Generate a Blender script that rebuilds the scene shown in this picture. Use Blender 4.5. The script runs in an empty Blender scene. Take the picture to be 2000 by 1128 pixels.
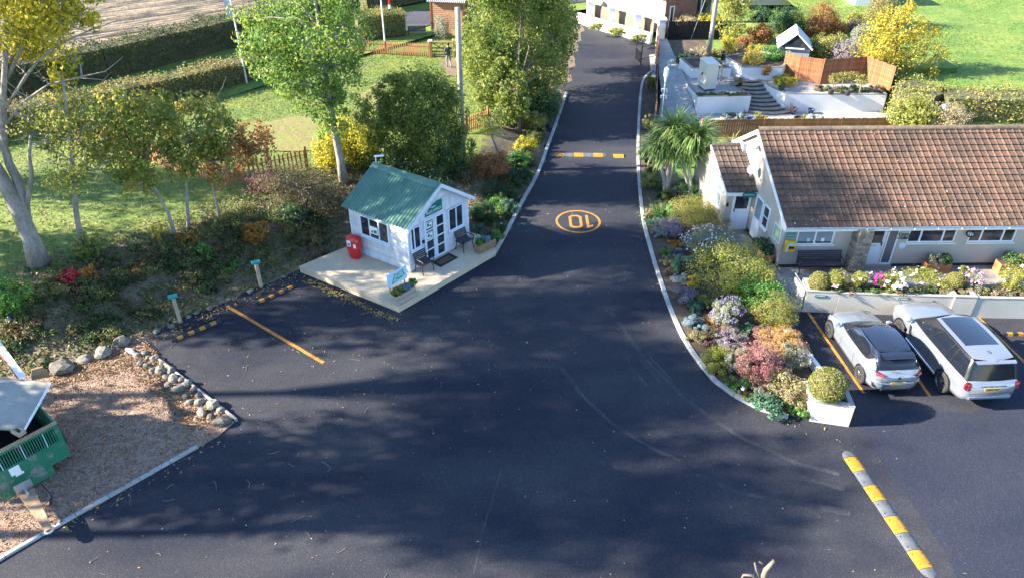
import bpy, math, random
import numpy as np
from mathutils import Vector, Matrix

# ------------------------------------------------------------------ camera, world, sun, exposure
SC = bpy.context.scene
FPX = 1480.0; PITCH = math.radians(33.9); CH = 17.2
cam_d = bpy.data.cameras.new('camera'); cam = bpy.data.objects.new('camera', cam_d)
SC.collection.objects.link(cam); SC.camera = cam
cam_d.sensor_width = 36; cam_d.lens = 36 * FPX / 2000; cam_d.clip_start = 0.1; cam_d.clip_end = 2000
cam.location = (0, 0, CH); cam.rotation_euler = (math.pi / 2 - PITCH, 0, 0)
SUN = Vector((-1, -0.05, 0.49)).normalized()
W = bpy.data.worlds.new('World'); SC.world = W; W.use_nodes = True
wn = W.node_tree.nodes; wl = W.node_tree.links
bg = wn['Background']; sky = wn.new('ShaderNodeTexSky'); sky.sky_type = 'NISHITA'; sky.sun_disc = False
sky.sun_elevation = math.asin(SUN.z); sky.sun_rotation = math.atan2(SUN.x, SUN.y)
sky.air_density = 1.0; sky.dust_density = 0.2; sky.ozone_density = 4.0
wl.new(sky.outputs[0], bg.inputs[0]); bg.inputs[1].default_value = 0.10
sd = bpy.data.lights.new('sun', 'SUN'); sd.energy = 5.0; sd.angle = math.radians(0.6); sd.color = (1, 0.90, 0.74)
so = bpy.data.objects.new('sun', sd); SC.collection.objects.link(so)
so.rotation_euler = (-SUN).to_track_quat('-Z', 'Y').to_euler(); so.location = (-30, -5, 40)
SC.view_settings.view_transform = 'Standard'; SC.view_settings.look = 'None'
SC.view_settings.exposure = 2.3; SC.view_settings.gamma = 1.0
SC.render.engine = 'CYCLES'
SC.cycles.max_bounces = 6; SC.cycles.diffuse_bounces = 3; SC.cycles.transparent_max_bounces = 6
SC.cycles.use_denoising = True

COL = SC.collection
rng = np.random.default_rng(7); R = random.Random(11)
cP, sP = math.cos(PITCH), math.sin(PITCH)

def G(px, py, z=0.0):
    """where the sight line of a photograph pixel meets the level z"""
    u = (px - 1000) / FPX; v = (py - 564) / FPX
    t = (z - CH) / (-sP - v * cP)
    return Vector((u * t, (cP - v * sP) * t, z))

def scale_at(p):
    return FPX / (p[1] * cP + (CH - p[2]) * sP)

# ------------------------------------------------------------------ object helpers
def tag(o, label=None, cat=None, group=None, kind=None):
    if label: o['label'] = label
    if cat: o['category'] = cat
    if group: o['group'] = group
    if kind: o['kind'] = kind
    return o

def thing(name, label, cat, loc=(0, 0, 0), rz=0.0, group=None):
    o = bpy.data.objects.new(name, None); COL.objects.link(o)
    o.location = loc; o.rotation_euler = (0, 0, rz); o.empty_display_size = 0.2
    return tag(o, label, cat, group)

def put(name, me, mat=None, parent=None, loc=(0, 0, 0), rot=(0, 0, 0), label=None, kind=None):
    o = bpy.data.objects.new(name, me); COL.objects.link(o)
    if mat is not None and not me.materials: me.materials.append(mat)
    o.location = loc; o.rotation_euler = rot
    if parent: o.parent = parent
    return tag(o, label, None, None, kind)

def solo(name, me, mat, label, cat, loc=(0, 0, 0), rz=0.0, group=None, kind=None):
    o = put(name, me, mat, None, loc, (0, 0, rz))
    return tag(o, label, cat, group, kind)

def copy_tree(o, loc=None, rz=None, label=None, parent=None):
    c = o.copy(); COL.objects.link(c)
    if parent: c.parent = parent
    if loc is not None: c.location = loc
    if rz is not None: c.rotation_euler = (0, 0, rz)
    if label: c['label'] = label
    for ch in list(o.children): copy_tree(ch, parent=c)
    return c

class MB:
    """collects faces of one mesh"""
    def __init__(s): s.v = []; s.f = []; s.m = []; s.mi = 0; s.smooth = False; s.sm = []
    def add(s, vs, fs, T=None):
        n = len(s.v)
        s.v += [tuple(T @ Vector(v)) if T else tuple(v) for v in vs]
        for f in fs:
            s.f.append(tuple(i + n for i in f)); s.m.append(s.mi); s.sm.append(s.smooth)
        return s
    def box(s, x0, x1, y0, y1, z0, z1, T=None, skip=''):
        vs = [(x0, y0, z0), (x1, y0, z0), (x1, y1, z0), (x0, y1, z0), (x0, y0, z1), (x1, y0, z1), (x1, y1, z1), (x0, y1, z1)]
        fs = [(3, 2, 1, 0), (4, 5, 6, 7), (0, 1, 5, 4), (1, 2, 6, 5), (2, 3, 7, 6), (3, 0, 4, 7)]
        return s.add(vs, fs, T)
    def bevbox(s, x0, x1, y0, y1, z0, z1, b=0.02, T=None):
        pts = [(x0 + b, y0), (x1 - b, y0), (x1, y0 + b), (x1, y1 - b), (x1 - b, y1), (x0 + b, y1), (x0, y1 - b), (x0, y0 + b)]
        ins = [(x0 + b, y0 + b), (x1 - b, y0 + b), (x1 - b, y0 + b), (x1 - b, y1 - b), (x1 - b, y1 - b), (x0 + b, y1 - b), (x0 + b, y1 - b), (x0 + b, y0 + b)]
        vs = [(x, y, z0) for x, y in pts] + [(x, y, z1 - b) for x, y in pts] + [(x, y, z1) for x, y in ins]
        fs = [tuple(range(7, -1, -1))]
        for k in range(2):
            for i in range(8):
                j = (i + 1) % 8; fs.append((k * 8 + i, k * 8 + j, k * 8 + 8 + j, k * 8 + 8 + i))
        fs.append(tuple(range(16, 24)))
        return s.add(vs, fs, T)
    def prism(s, poly, z0, z1, T=None, bottom=False):
        n = len(poly)
        vs = [(p[0], p[1], z0) for p in poly] + [(p[0], p[1], z1) for p in poly]
        a = sum(poly[i][0] * poly[(i + 1) % n][1] - poly[(i + 1) % n][0] * poly[i][1] for i in range(n))
        fs = [tuple(range(n, 2 * n))] if a > 0 else [tuple(range(2 * n - 1, n - 1, -1))]
        if bottom: fs.append(tuple(range(n - 1, -1, -1)) if a > 0 else tuple(range(n)))
        for i in range(n):
            j = (i + 1) % n
            fs.append((i, j, n + j, n + i) if a > 0 else (j, i, n + i, n + j))
        return s.add(vs, fs, T)
    def sheet(s, pts, T=None):
        return s.add(pts, [tuple(range(len(pts)))], T)
    def tube(s, path, rad, n=8, T=None, cap=True):
        P = [Vector(p) for p in path]
        if not hasattr(rad, '__len__'): rad = [rad] * len(P)
        vs = []; ref = None
        for i, p in enumerate(P):
            d = (P[min(i + 1, len(P) - 1)] - P[max(i - 1, 0)]).normalized()
            if ref is None: ref = d.orthogonal().normalized()
            ref = (ref - d * ref.dot(d)); ref = ref.normalized() if ref.length > 1e-6 else d.orthogonal().normalized()
            b = d.cross(ref)
            for k in range(n):
                a = 2 * math.pi * k / n
                vs.append(p + (ref * math.cos(a) + b * math.sin(a)) * rad[i])
        fs = []
        for i in range(len(P) - 1):
            for k in range(n):
                l = (k + 1) % n
                fs.append((i * n + k, i * n + l, i * n + n + l, i * n + n + k))
        if cap:
            fs.append(tuple(range(n - 1, -1, -1))); fs.append(tuple(range((len(P) - 1) * n, len(P) * n)))
        return s.add(vs, fs, T)
    def lathe(s, prof, n=16, T=None):
        """prof: (r, z) pairs round the local z axis"""
        vs = []; fs = []; m = len(prof)
        for k in range(n):
            a = 2 * math.pi * k / n
            vs += [(r * math.cos(a), r * math.sin(a), z) for r, z in prof]
        for k in range(n):
            l = (k + 1) % n
            for i in range(m - 1): fs.append((k * m + i, l * m + i, l * m + i + 1, k * m + i + 1))
        return s.add(vs, fs, T)
    def blob(s, c, r, sub=2, rough=0.2, seed=0, squash=0.8, T=None):
        import bmesh
        from mathutils import noise
        bm = bmesh.new(); bmesh.ops.create_icosphere(bm, subdivisions=sub, radius=1)
        off = Vector((seed * 7.13, seed * 3.7, seed * 1.9)); vs = []
        r3 = r if hasattr(r, '__len__') else (r, r, r * squash)
        for v in bm.verts:
            k = 1 + rough * noise.noise(v.co * 1.3 + off) * 1.6 + rough * 0.4 * noise.noise(v.co * 4 + off)
            vs.append((c[0] + v.co.x * r3[0] * k, c[1] + v.co.y * r3[1] * k, c[2] + v.co.z * r3[2] * k))
        fs = [tuple(v.index for v in f.verts) for f in bm.faces]; bm.free()
        return s.add(vs, fs, T)
    def mesh(s, name='mesh', mats=None):
        me = bpy.data.meshes.new(name); me.from_pydata(s.v, [], s.f)
        if mats:
            for m in mats: me.materials.append(m)
            me.polygons.foreach_set('material_index', s.m)
        if any(s.sm): me.polygons.foreach_set('use_smooth', s.sm)
        me.update(); return me

def frame(o, e1, e2):
    """plan frame: local x along e1, local y along e2 (need not be square)"""
    return Matrix(((e1[0], e2[0], 0, o[0]), (e1[1], e2[1], 0, o[1]), (0, 0, 1, o[2] if len(o) > 2 else 0), (0, 0, 0, 1)))

def rotm(x=0, y=0, z=0):
    from mathutils import Euler
    return Euler((x, y, z)).to_matrix().to_4x4()
def tr(x, y, z): return Matrix.Translation((x, y, z))

# ------------------------------------------------------------------ materials
def nd(t, kind, **kw):
    n = t.nodes.new('ShaderNode' + kind)
    for k, v in kw.items():
        if k.startswith('i_'): n.inputs[k[2:].replace('_', ' ')].default_value = v
        else: setattr(n, k, v)
    return n

def rgba(c): return (c[0], c[1], c[2], 1)

def mat(name, col, rough=0.7, col2=None, nscale=3.0, lo=0.35, hi=0.65, fine=0.0, fscale=60.0, bump=0.0, bscale=40.0,
        metal=0.0, spec=0.5, coat=0.0, world=False, stretch=None, trans=0.0, rnd=None, emit=None):
    m = bpy.data.materials.new(name); m.use_nodes = True; t = m.node_tree
    b = t.nodes['Principled BSDF']
    b.inputs['Roughness'].default_value = rough; b.inputs['Metallic'].default_value = metal
    b.inputs['Specular IOR Level'].default_value = spec; b.inputs['Coat Weight'].default_value = coat
    b.inputs['Coat Roughness'].default_value = 0.06
    b.inputs['Base Color'].default_value = rgba(col)
    if world: g = nd(t, 'NewGeometry'); co = g.outputs['Position']
    else: g = nd(t, 'TexCoord'); co = g.outputs['Object']
    if stretch:
        mp = nd(t, 'Mapping'); mp.inputs['Scale'].default_value = stretch; t.links.new(co, mp.inputs[0]); co = mp.outputs[0]
    out = None
    if col2 is not None:
        n = nd(t, 'TexNoise', i_Scale=nscale, i_Detail=6.0, i_Roughness=0.6); t.links.new(co, n.inputs['Vector'])
        mr = nd(t, 'MapRange'); mr.inputs[1].default_value = lo; mr.inputs[2].default_value = hi
        t.links.new(n.outputs['Fac'], mr.inputs[0])
        mx = nd(t, 'Mix', data_type='RGBA'); mx.inputs[6].default_value = rgba(col); mx.inputs[7].default_value = rgba(col2)
        t.links.new(mr.outputs[0], mx.inputs[0]); out = mx.outputs[2]
    if rnd:
        oi = nd(t, 'ObjectInfo'); at = nd(t, 'Attribute', attribute_name='rnd')
        ad = nd(t, 'Math', operation='ADD'); t.links.new(oi.outputs['Random'], ad.inputs[0]); t.links.new(at.outputs['Fac'], ad.inputs[1])
        fr = nd(t, 'Math', operation='FRACT'); t.links.new(ad.outputs[0], fr.inputs[0])
        mr = nd(t, 'MapRange'); mr.inputs[3].default_value = 1 - rnd; mr.inputs[4].default_value = 1 + rnd; t.links.new(fr.outputs[0], mr.inputs[0])
        mx = nd(t, 'Mix', data_type='RGBA', blend_type='MULTIPLY'); mx.inputs[0].default_value = 1.0
        if out: t.links.new(out, mx.inputs[6])
        else: mx.inputs[6].default_value = rgba(col)
        cb = nd(t, 'CombineColor')
        for k in range(3): t.links.new(mr.outputs[0], cb.inputs[k])
        t.links.new(cb.outputs[0], mx.inputs[7]); out = mx.outputs[2]
    if fine:
        n = nd(t, 'TexNoise', i_Scale=fscale, i_Detail=3.0); t.links.new(co, n.inputs['Vector'])
        mr = nd(t, 'MapRange'); mr.inputs[1].default_value = 0.3; mr.inputs[2].default_value = 0.7
        mr.inputs[3].default_value = 1 - fine; mr.inputs[4].default_value = 1 + fine; t.links.new(n.outputs['Fac'], mr.inputs[0])
        cb = nd(t, 'CombineColor')
        for k in range(3): t.links.new(mr.outputs[0], cb.inputs[k])
        mx = nd(t, 'Mix', data_type='RGBA', blend_type='MULTIPLY'); mx.inputs[0].default_value = 1.0
        if out: t.links.new(out, mx.inputs[6])
        else: mx.inputs[6].default_value = rgba(col)
        t.links.new(cb.outputs[0], mx.inputs[7]); out = mx.outputs[2]
    if out: t.links.new(out, b.inputs['Base Color'])
    if bump:
        n = nd(t, 'TexNoise', i_Scale=bscale, i_Detail=5.0); t.links.new(co, n.inputs['Vector'])
        bp = nd(t, 'Bump', i_Strength=bump, i_Distance=0.02); t.links.new(n.outputs['Fac'], bp.inputs['Height'])
        t.links.new(bp.outputs[0], b.inputs['Normal'])
    if emit:
        b.inputs['Emission Color'].default_value = rgba(emit); b.inputs['Emission Strength'].default_value = 1
    return m

LEAFM = {}
def leafmat(name, cols, transl=0.35, rough=0.55):
    """foliage: per-leaf colour from the face attribute rnd, some light passing through"""
    if name in LEAFM: return LEAFM[name]
    m = bpy.data.materials.new('leaf_' + name); m.use_nodes = True; t = m.node_tree
    b = t.nodes['Principled BSDF']; o = t.nodes['Material Output']
    at = nd(t, 'Attribute', attribute_name='rnd'); cr = nd(t, 'ValToRGB')
    e = cr.color_ramp.elements
    e[0].position = 0.0; e[0].color = rgba(cols[0]); e[1].position = 1.0; e[1].color = rgba(cols[-1])
    for i in range(1, len(cols) - 1):
        x = e.new(i / (len(cols) - 1)); x.color = rgba(cols[i])
    t.links.new(at.outputs['Fac'], cr.inputs[0]); t.links.new(cr.outputs[0], b.inputs['Base Color'])
    b.inputs['Roughness'].default_value = rough; b.inputs['Specular IOR Level'].default_value = 0.35
    tl = nd(t, 'BsdfTranslucent'); t.links.new(cr.outputs[0], tl.inputs[0])
    mx = nd(t, 'MixShader'); mx.inputs[0].default_value = transl
    t.links.new(b.outputs[0], mx.inputs[1]); t.links.new(tl.outputs[0], mx.inputs[2]); t.links.new(mx.outputs[0], o.inputs[0])
    LEAFM[name] = m; return m

# ------------------------------------------------------------------ foliage meshes (numpy)
def quads_mesh(name, V, rv):
    """V: (n,4,3) corner points of n leaves"""
    n = len(V); me = bpy.data.meshes.new(name)
    me.vertices.add(n * 4); me.vertices.foreach_set('co', np.ascontiguousarray(V, dtype=np.float32).ravel())
    me.loops.add(n * 4); me.loops.foreach_set('vertex_index', np.arange(n * 4, dtype=np.int32))
    me.polygons.add(n); me.polygons.foreach_set('loop_start', np.arange(0, n * 4, 4, dtype=np.int32))
    try: me.polygons.foreach_set('loop_total', np.full(n, 4, dtype=np.int32))
    except Exception: pass
    a = me.attributes.new('rnd', 'FLOAT', 'FACE'); a.data.foreach_set('value', np.clip(rv, 0, 1).astype(np.float32))
    me.update(calc_edges=True); return me

def unit(a): return a / np.maximum(np.linalg.norm(a, axis=1, keepdims=True), 1e-9)

def leaves(P, N, length, width, jitter=0.7, droop=0.0):
    n = len(P)
    nn = unit(N + rng.normal(0, jitter, (n, 3)))
    t = rng.normal(0, 1, (n, 3)); t[:, 2] -= droop
    t = unit(t - nn * (t * nn).sum(1, keepdims=True)); b = np.cross(nn, t)
    l = length * rng.uniform(0.6, 1.3, (n, 1)); w = width * rng.uniform(0.6, 1.3, (n, 1))
    return np.stack([P - t * l * .5, P + b * w * .5, P + t * l * .5, P - b * w * .5], 1)

def cloud(blobs, n, ncl, spread=0.22, shell=0.5, flat=1.0):
    """leaf centres in lumpy clusters spread through ellipsoids (cx,cy,cz,rx,ry,rz)"""
    B = np.array(blobs, float); vol = (B[:, 3] * B[:, 4] * B[:, 5]) ** 0.67; vol /= vol.sum()
    k = rng.choice(len(B), ncl, p=vol)
    d = unit(rng.normal(0, 1, (ncl, 3))); rad = shell + (1 - shell) * rng.random((ncl, 1)) ** 0.6
    cc = B[k, :3] + d * rad * B[k, 3:6]
    q = rng.integers(0, ncl, n)
    s = B[k[q], 3:6] * spread * rng.uniform(0.6, 1.4, (ncl, 1))[q]
    off = rng.normal(0, 1, (n, 3)); off *= np.minimum(1, 1.6 / np.linalg.norm(off, axis=1, keepdims=True))
    P = cc[q] + off * s; P[:, 2] = cc[q][:, 2] + off[:, 2] * s[:, 2] * flat
    N = unit(unit(d[q]) + 0.8 * off); N[:, 2] += 0.25
    rv = 0.55 * rng.random(ncl)[q] + 0.45 * rng.random(n)
    return P, N, rv

def crown_mesh(name, blobs, n, ncl, L, Wd, spread=0.22, shell=0.5, droop=0.0, jitter=0.7, floor=None, rs=(0, 1)):
    P, N, rv = cloud(blobs, n, ncl, spread, shell)
    if floor is not None:
        k = P[:, 2] > floor; P, N, rv = P[k], N[k], rv[k]
    return quads_mesh(name, leaves(P, N, L, Wd, jitter, droop), rs[0] + rv * (rs[1] - rs[0]))

def blades_mesh(name, n, length, width, spread=1.0, droop=1.0, base=0.1, seg=3, upmin=0.15, c=(0, 0, 0), rs=(0, 1)):
    """arching strap leaves or grass blades from one base"""
    az = rng.uniform(0, 2 * math.pi, n); el = np.arccos(rng.uniform(0, 1, n) ** (1 / max(spread, .05)) * (1 - upmin) + upmin * rng.random(n))
    el = np.clip(el, 0.05, 2.2)
    L = length * rng.uniform(0.65, 1.1, n); h = np.stack([np.cos(az), np.sin(az), 0 * az], 1); side = np.stack([-np.sin(az), np.cos(az), 0 * az], 1)
    p = np.array(c)[None] + h * (base * rng.random(n))[:, None]; ang = el.copy(); V = []; rv = []
    r0 = rng.random(n); w0 = width * rng.uniform(0.7, 1.2, n)
    for k in range(seg):
        d = h * np.sin(ang)[:, None] + np.array([0, 0, 1.0])[None] * np.cos(ang)[:, None]
        q = p + d * (L / seg)[:, None]
        wa = (w0 * (1 - 0.75 * (k / seg) ** 2))[:, None]; wb = (w0 * (1 - 0.97 * ((k + 1) / seg) ** 2 * 0.95))[:, None]
        V.append(np.stack([p - side * wa / 2, p + side * wa / 2, q + side * wb / 2, q - side * wb / 2], 1)); rv.append(r0)
        p = q; ang = ang + droop * (0.5 + 0.8 * r0) / seg * np.sin(np.clip(el + .25, 0, 1.57)) * 1.6
    return quads_mesh(name, np.concatenate(V), rs[0] + np.concatenate(rv) * (rs[1] - rs[0]))

def join_quads(name, parts, mats=None):
    me = bpy.data.meshes.new(name)
    return me

# ------------------------------------------------------------------ lettering
def lettering(text, size, m, parent, loc, rot, name='lettering', depth=0.002, sx=1.0):
    cu = bpy.data.curves.new('tmp', 'FONT'); cu.body = text; cu.size = size; cu.align_x = 'CENTER'; cu.align_y = 'CENTER'
    cu.extrude = depth; cu.resolution_u = 2
    o = bpy.data.objects.new('tmp', cu); COL.objects.link(o)
    dg = bpy.context.evaluated_depsgraph_get(); dg.update()
    me = bpy.data.meshes.new_from_object(o.evaluated_get(dg)); bpy.data.objects.remove(o)
    me.materials.clear()
    p = put(name, me, m, parent, loc, rot); p.scale = (sx, 1, 1); return p
# ------------------------------------------------------------------ terrain
LB = [(-60, 8), (-22, 17.2), (-17.6, 19.9), (-16.2, 20.2), (-13.5, 22.5), (-10.4, 25.6), (-9.0, 27.1), (-7.0, 28.9), (-4.4, 31.2),
      (-2.2, 30.4), (-0.7, 28.6), (0, 31.1), (1.34, 36.4), (2.1, 40.45), (2.82, 44.4), (3.67, 49), (4.88, 58.1), (6.04, 65.3), (9, 82)]
LBP = np.array(LB + [(80, 82), (80, -20), (-60, -20)], float)
SEG = np.array(LB, float)

def inside_asphalt(x, y):
    c = np.zeros(len(x), bool); j = len(LBP) - 1
    for i in range(len(LBP)):
        xi, yi = LBP[i]; xj, yj = LBP[j]
        c ^= ((yi > y) != (yj > y)) & (x < (xj - xi) * (y - yi) / (yj - yi + 1e-12) + xi); j = i
    return c

def bank_d(x, y):
    d = np.full(len(x), 1e9)
    for a, b in zip(SEG[:-1], SEG[1:]):
        ab = b - a; t = np.clip(((x - a[0]) * ab[0] + (y - a[1]) * ab[1]) / (ab @ ab), 0, 1)
        d = np.minimum(d, np.hypot(x - a[0] - t * ab[0], y - a[1] - t * ab[1]))
    return np.where(inside_asphalt(x, y), -d, d)

def sstep(a, b, x):
    t = np.clip((x - a) / (b - a), 0, 1); return t * t * (3 - 2 * t)

def terr(x, y):
    x = np.atleast_1d(np.asarray(x, float)); y = np.atleast_1d(np.asarray(y, float))
    d = bank_d(x, y); hl = 1.3 - 1.0 * sstep(30, 52, y)
    w = 4.6 - 1.2 * sstep(30, 36, y)
    return hl * sstep(0.1, 1, d / w) * (0.65 + 0.35 * sstep(0, 2, d / w)) + 0.03

def Hh(x, y): return float(terr(x, y)[0])

def GT(px, py, dz=0.0):
    """sight line met with the left-hand terrain, dz above it"""
    z = 0.6
    for _ in range(14):
        p = G(px, py, z + dz); z = 0.5 * z + 0.5 * Hh(p.x, p.y)
    return Vector((p.x, p.y, z))

M_ASPH = None
def asphalt_mat(name, base, lite, rough, blue):
    m = bpy.data.materials.new(name); m.use_nodes = True; t = m.node_tree; b = t.nodes['Principled BSDF']
    g = nd(t, 'NewGeometry'); P = g.outputs['Position']
    n1 = nd(t, 'TexNoise', i_Scale=0.30, i_Detail=5.0, i_Roughness=0.62, i_Distortion=0.4)
    mp = nd(t, 'Mapping'); mp.inputs['Scale'].default_value = (0.45, 1.0, 1); t.links.new(P, mp.inputs[0]); t.links.new(mp.outputs[0], n1.inputs['Vector'])
    r1 = nd(t, 'MapRange'); r1.inputs[1].default_value = 0.38; r1.inputs[2].default_value = 0.68; t.links.new(n1.outputs['Fac'], r1.inputs[0])
    mx = nd(t, 'Mix', data_type='RGBA'); mx.inputs[6].default_value = rgba(base); mx.inputs[7].default_value = rgba(lite); t.links.new(r1.outputs[0], mx.inputs[0])
    n2 = nd(t, 'TexNoise', i_Scale=42.0, i_Detail=4.0, i_Roughness=0.8); t.links.new(P, n2.inputs['Vector'])
    r2 = nd(t, 'MapRange'); r2.inputs[1].default_value = 0.3; r2.inputs[2].default_value = 0.7; r2.inputs[3].default_value = 0.5; r2.inputs[4].default_value = 1.6; t.links.new(n2.outputs['Fac'], r2.inputs[0])
    v = nd(t, 'TexVoronoi', i_Scale=75.0); t.links.new(P, v.inputs['Vector'])
    sp = nd(t, 'SeparateColor'); t.links.new(v.outputs['Color'], sp.inputs[0])
    r3 = nd(t, 'MapRange'); r3.inputs[1].default_value = 0.86; r3.inputs[2].default_value = 1.0; r3.inputs[3].default_value = 1.0; r3.inputs[4].default_value = 2.6; t.links.new(sp.outputs[0], r3.inputs[0])
    ml = nd(t, 'Math', operation='MULTIPLY'); t.links.new(r2.outputs[0], ml.inputs[0]); t.links.new(r3.outputs[0], ml.inputs[1])
    cb = nd(t, 'CombineColor')
    for k in range(3): t.links.new(ml.outputs[0], cb.inputs[k])
    m2 = nd(t, 'Mix', data_type='RGBA', blend_type='MULTIPLY'); m2.inputs[0].default_value = 1; t.links.new(mx.outputs[2], m2.inputs[6]); t.links.new(cb.outputs[0], m2.inputs[7])
    t.links.new(m2.outputs[2], b.inputs['Base Color'])
    rr = nd(t, 'MapRange'); rr.inputs[3].default_value = rough; rr.inputs[4].default_value = rough + 0.18; t.links.new(r1.outputs[0], rr.inputs[0]); t.links.new(rr.outputs[0], b.inputs['Roughness'])
    b.inputs['Specular IOR Level'].default_value = 0.05
    bp = nd(t, 'Bump', i_Strength=0.5, i_Distance=0.012); t.links.new(n2.outputs['Fac'], bp.inputs['Height']); t.links.new(bp.outputs[0], b.inputs['Normal'])
    return m
M_ASPH = asphalt_mat('new_asphalt', (0.0225, 0.0245, 0.0345), (0.0480, 0.0485, 0.0540), 0.54, 0)
M_ASPH2 = asphalt_mat('older_asphalt', (0.0230, 0.0265, 0.0410), (0.0330, 0.0365, 0.0510), 0.5, 0)
M_PALE = asphalt_mat('pale_patch', (0.030, 0.032, 0.040), (0.043, 0.045, 0.052), 0.62, 0)
M_LANE = asphalt_mat('lane_asphalt', (0.055, 0.058, 0.072), (0.08, 0.083, 0.096), 0.6, 0)
M_SOIL = mat('soil', (0.050, 0.036, 0.025), 0.95, (0.10, 0.072, 0.048), 2.2, fine=0.5, fscale=30, bump=0.9, bscale=12, world=True)
M_BANK = mat('leafy_earth', (0.115, 0.092, 0.056), 0.95, (0.20, 0.15, 0.10), 1.3, fine=0.55, fscale=22, bump=1.0, bscale=9, world=True)
M_GRASS = mat('lawn_grass', (0.095, 0.150, 0.020), 0.85, (0.160, 0.188, 0.032), 0.45, 0.4, 0.62, fine=0.42, fscale=7, bump=0.9, bscale=16, world=True, stretch=(0.8, 1.3, 1))
M_FIELD = mat('field_grass', (0.085, 0.165, 0.020), 0.85, (0.180, 0.230, 0.040), 0.3, 0.38, 0.64, fine=0.28, fscale=4, bump=0.6, bscale=9, world=True)
M_WORN = mat('worn_turf', (0.19, 0.145, 0.06), 0.9, (0.17, 0.19, 0.035), 1.0, fine=0.35, fscale=9, bump=0.6, bscale=14, world=True)

# base ground out to the horizon
mb = MB(); mb.sheet([(-600, -200, -0.06), (600, -200, -0.06), (600, 900, -0.06), (-600, 900, -0.06)])
put('ground', mb.mesh(), M_FIELD, kind='structure')

# asphalt
ap = [(-60, -70), (70, -70), (70, 23.0), (40, 23.4), (20, 23.6), (11.3, 24.1), (11.3, 25.0), (9.3, 25.0)]
ap += [(7.0, 29), (7.1, 37), (7.9, 42.7), (9.3, 50.3), (10.6, 55), (11.2, 60.0), (6.6, 66.6), (4.5, 68), (4.6, 65), (3.9, 58), (2.7, 49), (1.9, 44.4), (1.2, 40.5), (0.5, 36.6), (-0.9, 31.2), (-1.4, 29.0)]
ap += [(-7.2, 28.9), (-9.3, 27.2), (-10.8, 25.6), (-14, 22.6), (-13.4, 12.9), (-22, 9.0), (-40, 9)]
mb = MB(); mb.sheet([(x, y, 0.0) for x, y in ap]); put('asphalt_drive', mb.mesh(), M_ASPH, kind='structure')
mb = MB(); mb.sheet([tuple(G(*q, 0.004)) for q in [(1672, 830), (1690, 856), (1735, 915), (1800, 1010), (1852, 1085), (1890, 1180), (2300, 1180), (2300, 690), (2010, 690), (1990, 745), (1900, 805), (1760, 800)]])
put('older_asphalt', mb.mesh(), M_ASPH2, kind='structure')
# slightly paler patch with a ragged outline
pp = []
base = [(520, 610), (560, 602), (640, 588), (668, 600), (672, 618), (690, 624), (706, 636), (694, 652), (698, 664), (680, 672), (668, 682), (648, 676), (632, 684), (610, 676), (600, 664), (580, 656), (572, 640), (545, 628)]
for i, q in enumerate(base):
    a = G(*q, 0.005); b2 = G(*base[(i + 1) % len(base)], 0.005)
    for k in range(5):
        p = a.lerp(b2, k / 5); pp.append((p.x + R.uniform(-.07, .07), p.y + R.uniform(-.07, .07), 0.005))
mb = MB(); mb.sheet(pp); put('pale_tarmac_patch', mb.mesh(), M_PALE, kind='structure')

# faint tyre and grit marks: broken, thin sheets with see-through gaps
def mark_mat():
    m = bpy.data.materials.new('grit_mark'); m.use_nodes = True; t = m.node_tree; b = t.nodes['Principled BSDF']
    b.inputs['Base Color'].default_value = (0.17, 0.165, 0.165, 1); b.inputs['Roughness'].default_value = 0.8
    g = nd(t, 'NewGeometry'); n = nd(t, 'TexNoise', i_Scale=1.6, i_Detail=8.0, i_Roughness=0.75); t.links.new(g.outputs['Position'], n.inputs['Vector'])
    n2 = nd(t, 'TexNoise', i_Scale=26.0, i_Detail=3.0); t.links.new(g.outputs['Position'], n2.inputs['Vector'])
    a = nd(t, 'MapRange'); a.inputs[1].default_value = 0.36; a.inputs[2].default_value = 0.72; a.inputs[4].default_value = 0.8; t.links.new(n.outputs['Fac'], a.inputs[0])
    a2 = nd(t, 'MapRange'); a2.inputs[1].default_value = 0.35; a2.inputs[2].default_value = 0.7; t.links.new(n2.outputs['Fac'], a2.inputs[0])
    ml = nd(t, 'Math', operation='MULTIPLY'); t.links.new(a.outputs[0], ml.inputs[0]); t.links.new(a2.outputs[0], ml.inputs[1])
    t.links.new(ml.outputs[0], b.inputs['Alpha']); return m
M_MARK = mark_mat()
mb = MB()
for pts, w in [([(1095, 715), (1140, 775), (1200, 830), (1270, 872), (1330, 900)], .12), ([(1360, 925), (1440, 960), (1550, 985)], .12),
               ([(1195, 610), (1260, 700), (1340, 780), (1440, 850), (1560, 905), (1640, 925)], .16), ([(1385, 822), (1400, 830)], .2),
               ([(1225, 705), (1262, 752)], .12), ([(1250, 700), (1290, 745)], .14), ([(1270, 697), (1312, 742)], .1), ([(985, 900), (950, 1010), (925, 1120)], .05),
               ([(1560, 930), (1650, 955)], .15), ([(1600, 990), (1660, 1000)], .25)]:
    P = [G(*q, 0.009) for q in pts]; D = []
    for a, b2 in zip(P[:-1], P[1:]):
        for k in range(4): D.append(a.lerp(b2, k / 4))
    D.append(P[-1])
    for a, b2 in zip(D[:-1], D[1:]):
        d = (b2 - a).normalized(); s = Vector((-d.y, d.x, 0)) * w / 2
        mb.add([a - s, a + s, b2 + s, b2 - s], [(0, 3, 2, 1)])
put('tyre_marks', mb.mesh(), M_MARK, kind='structure')

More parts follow.
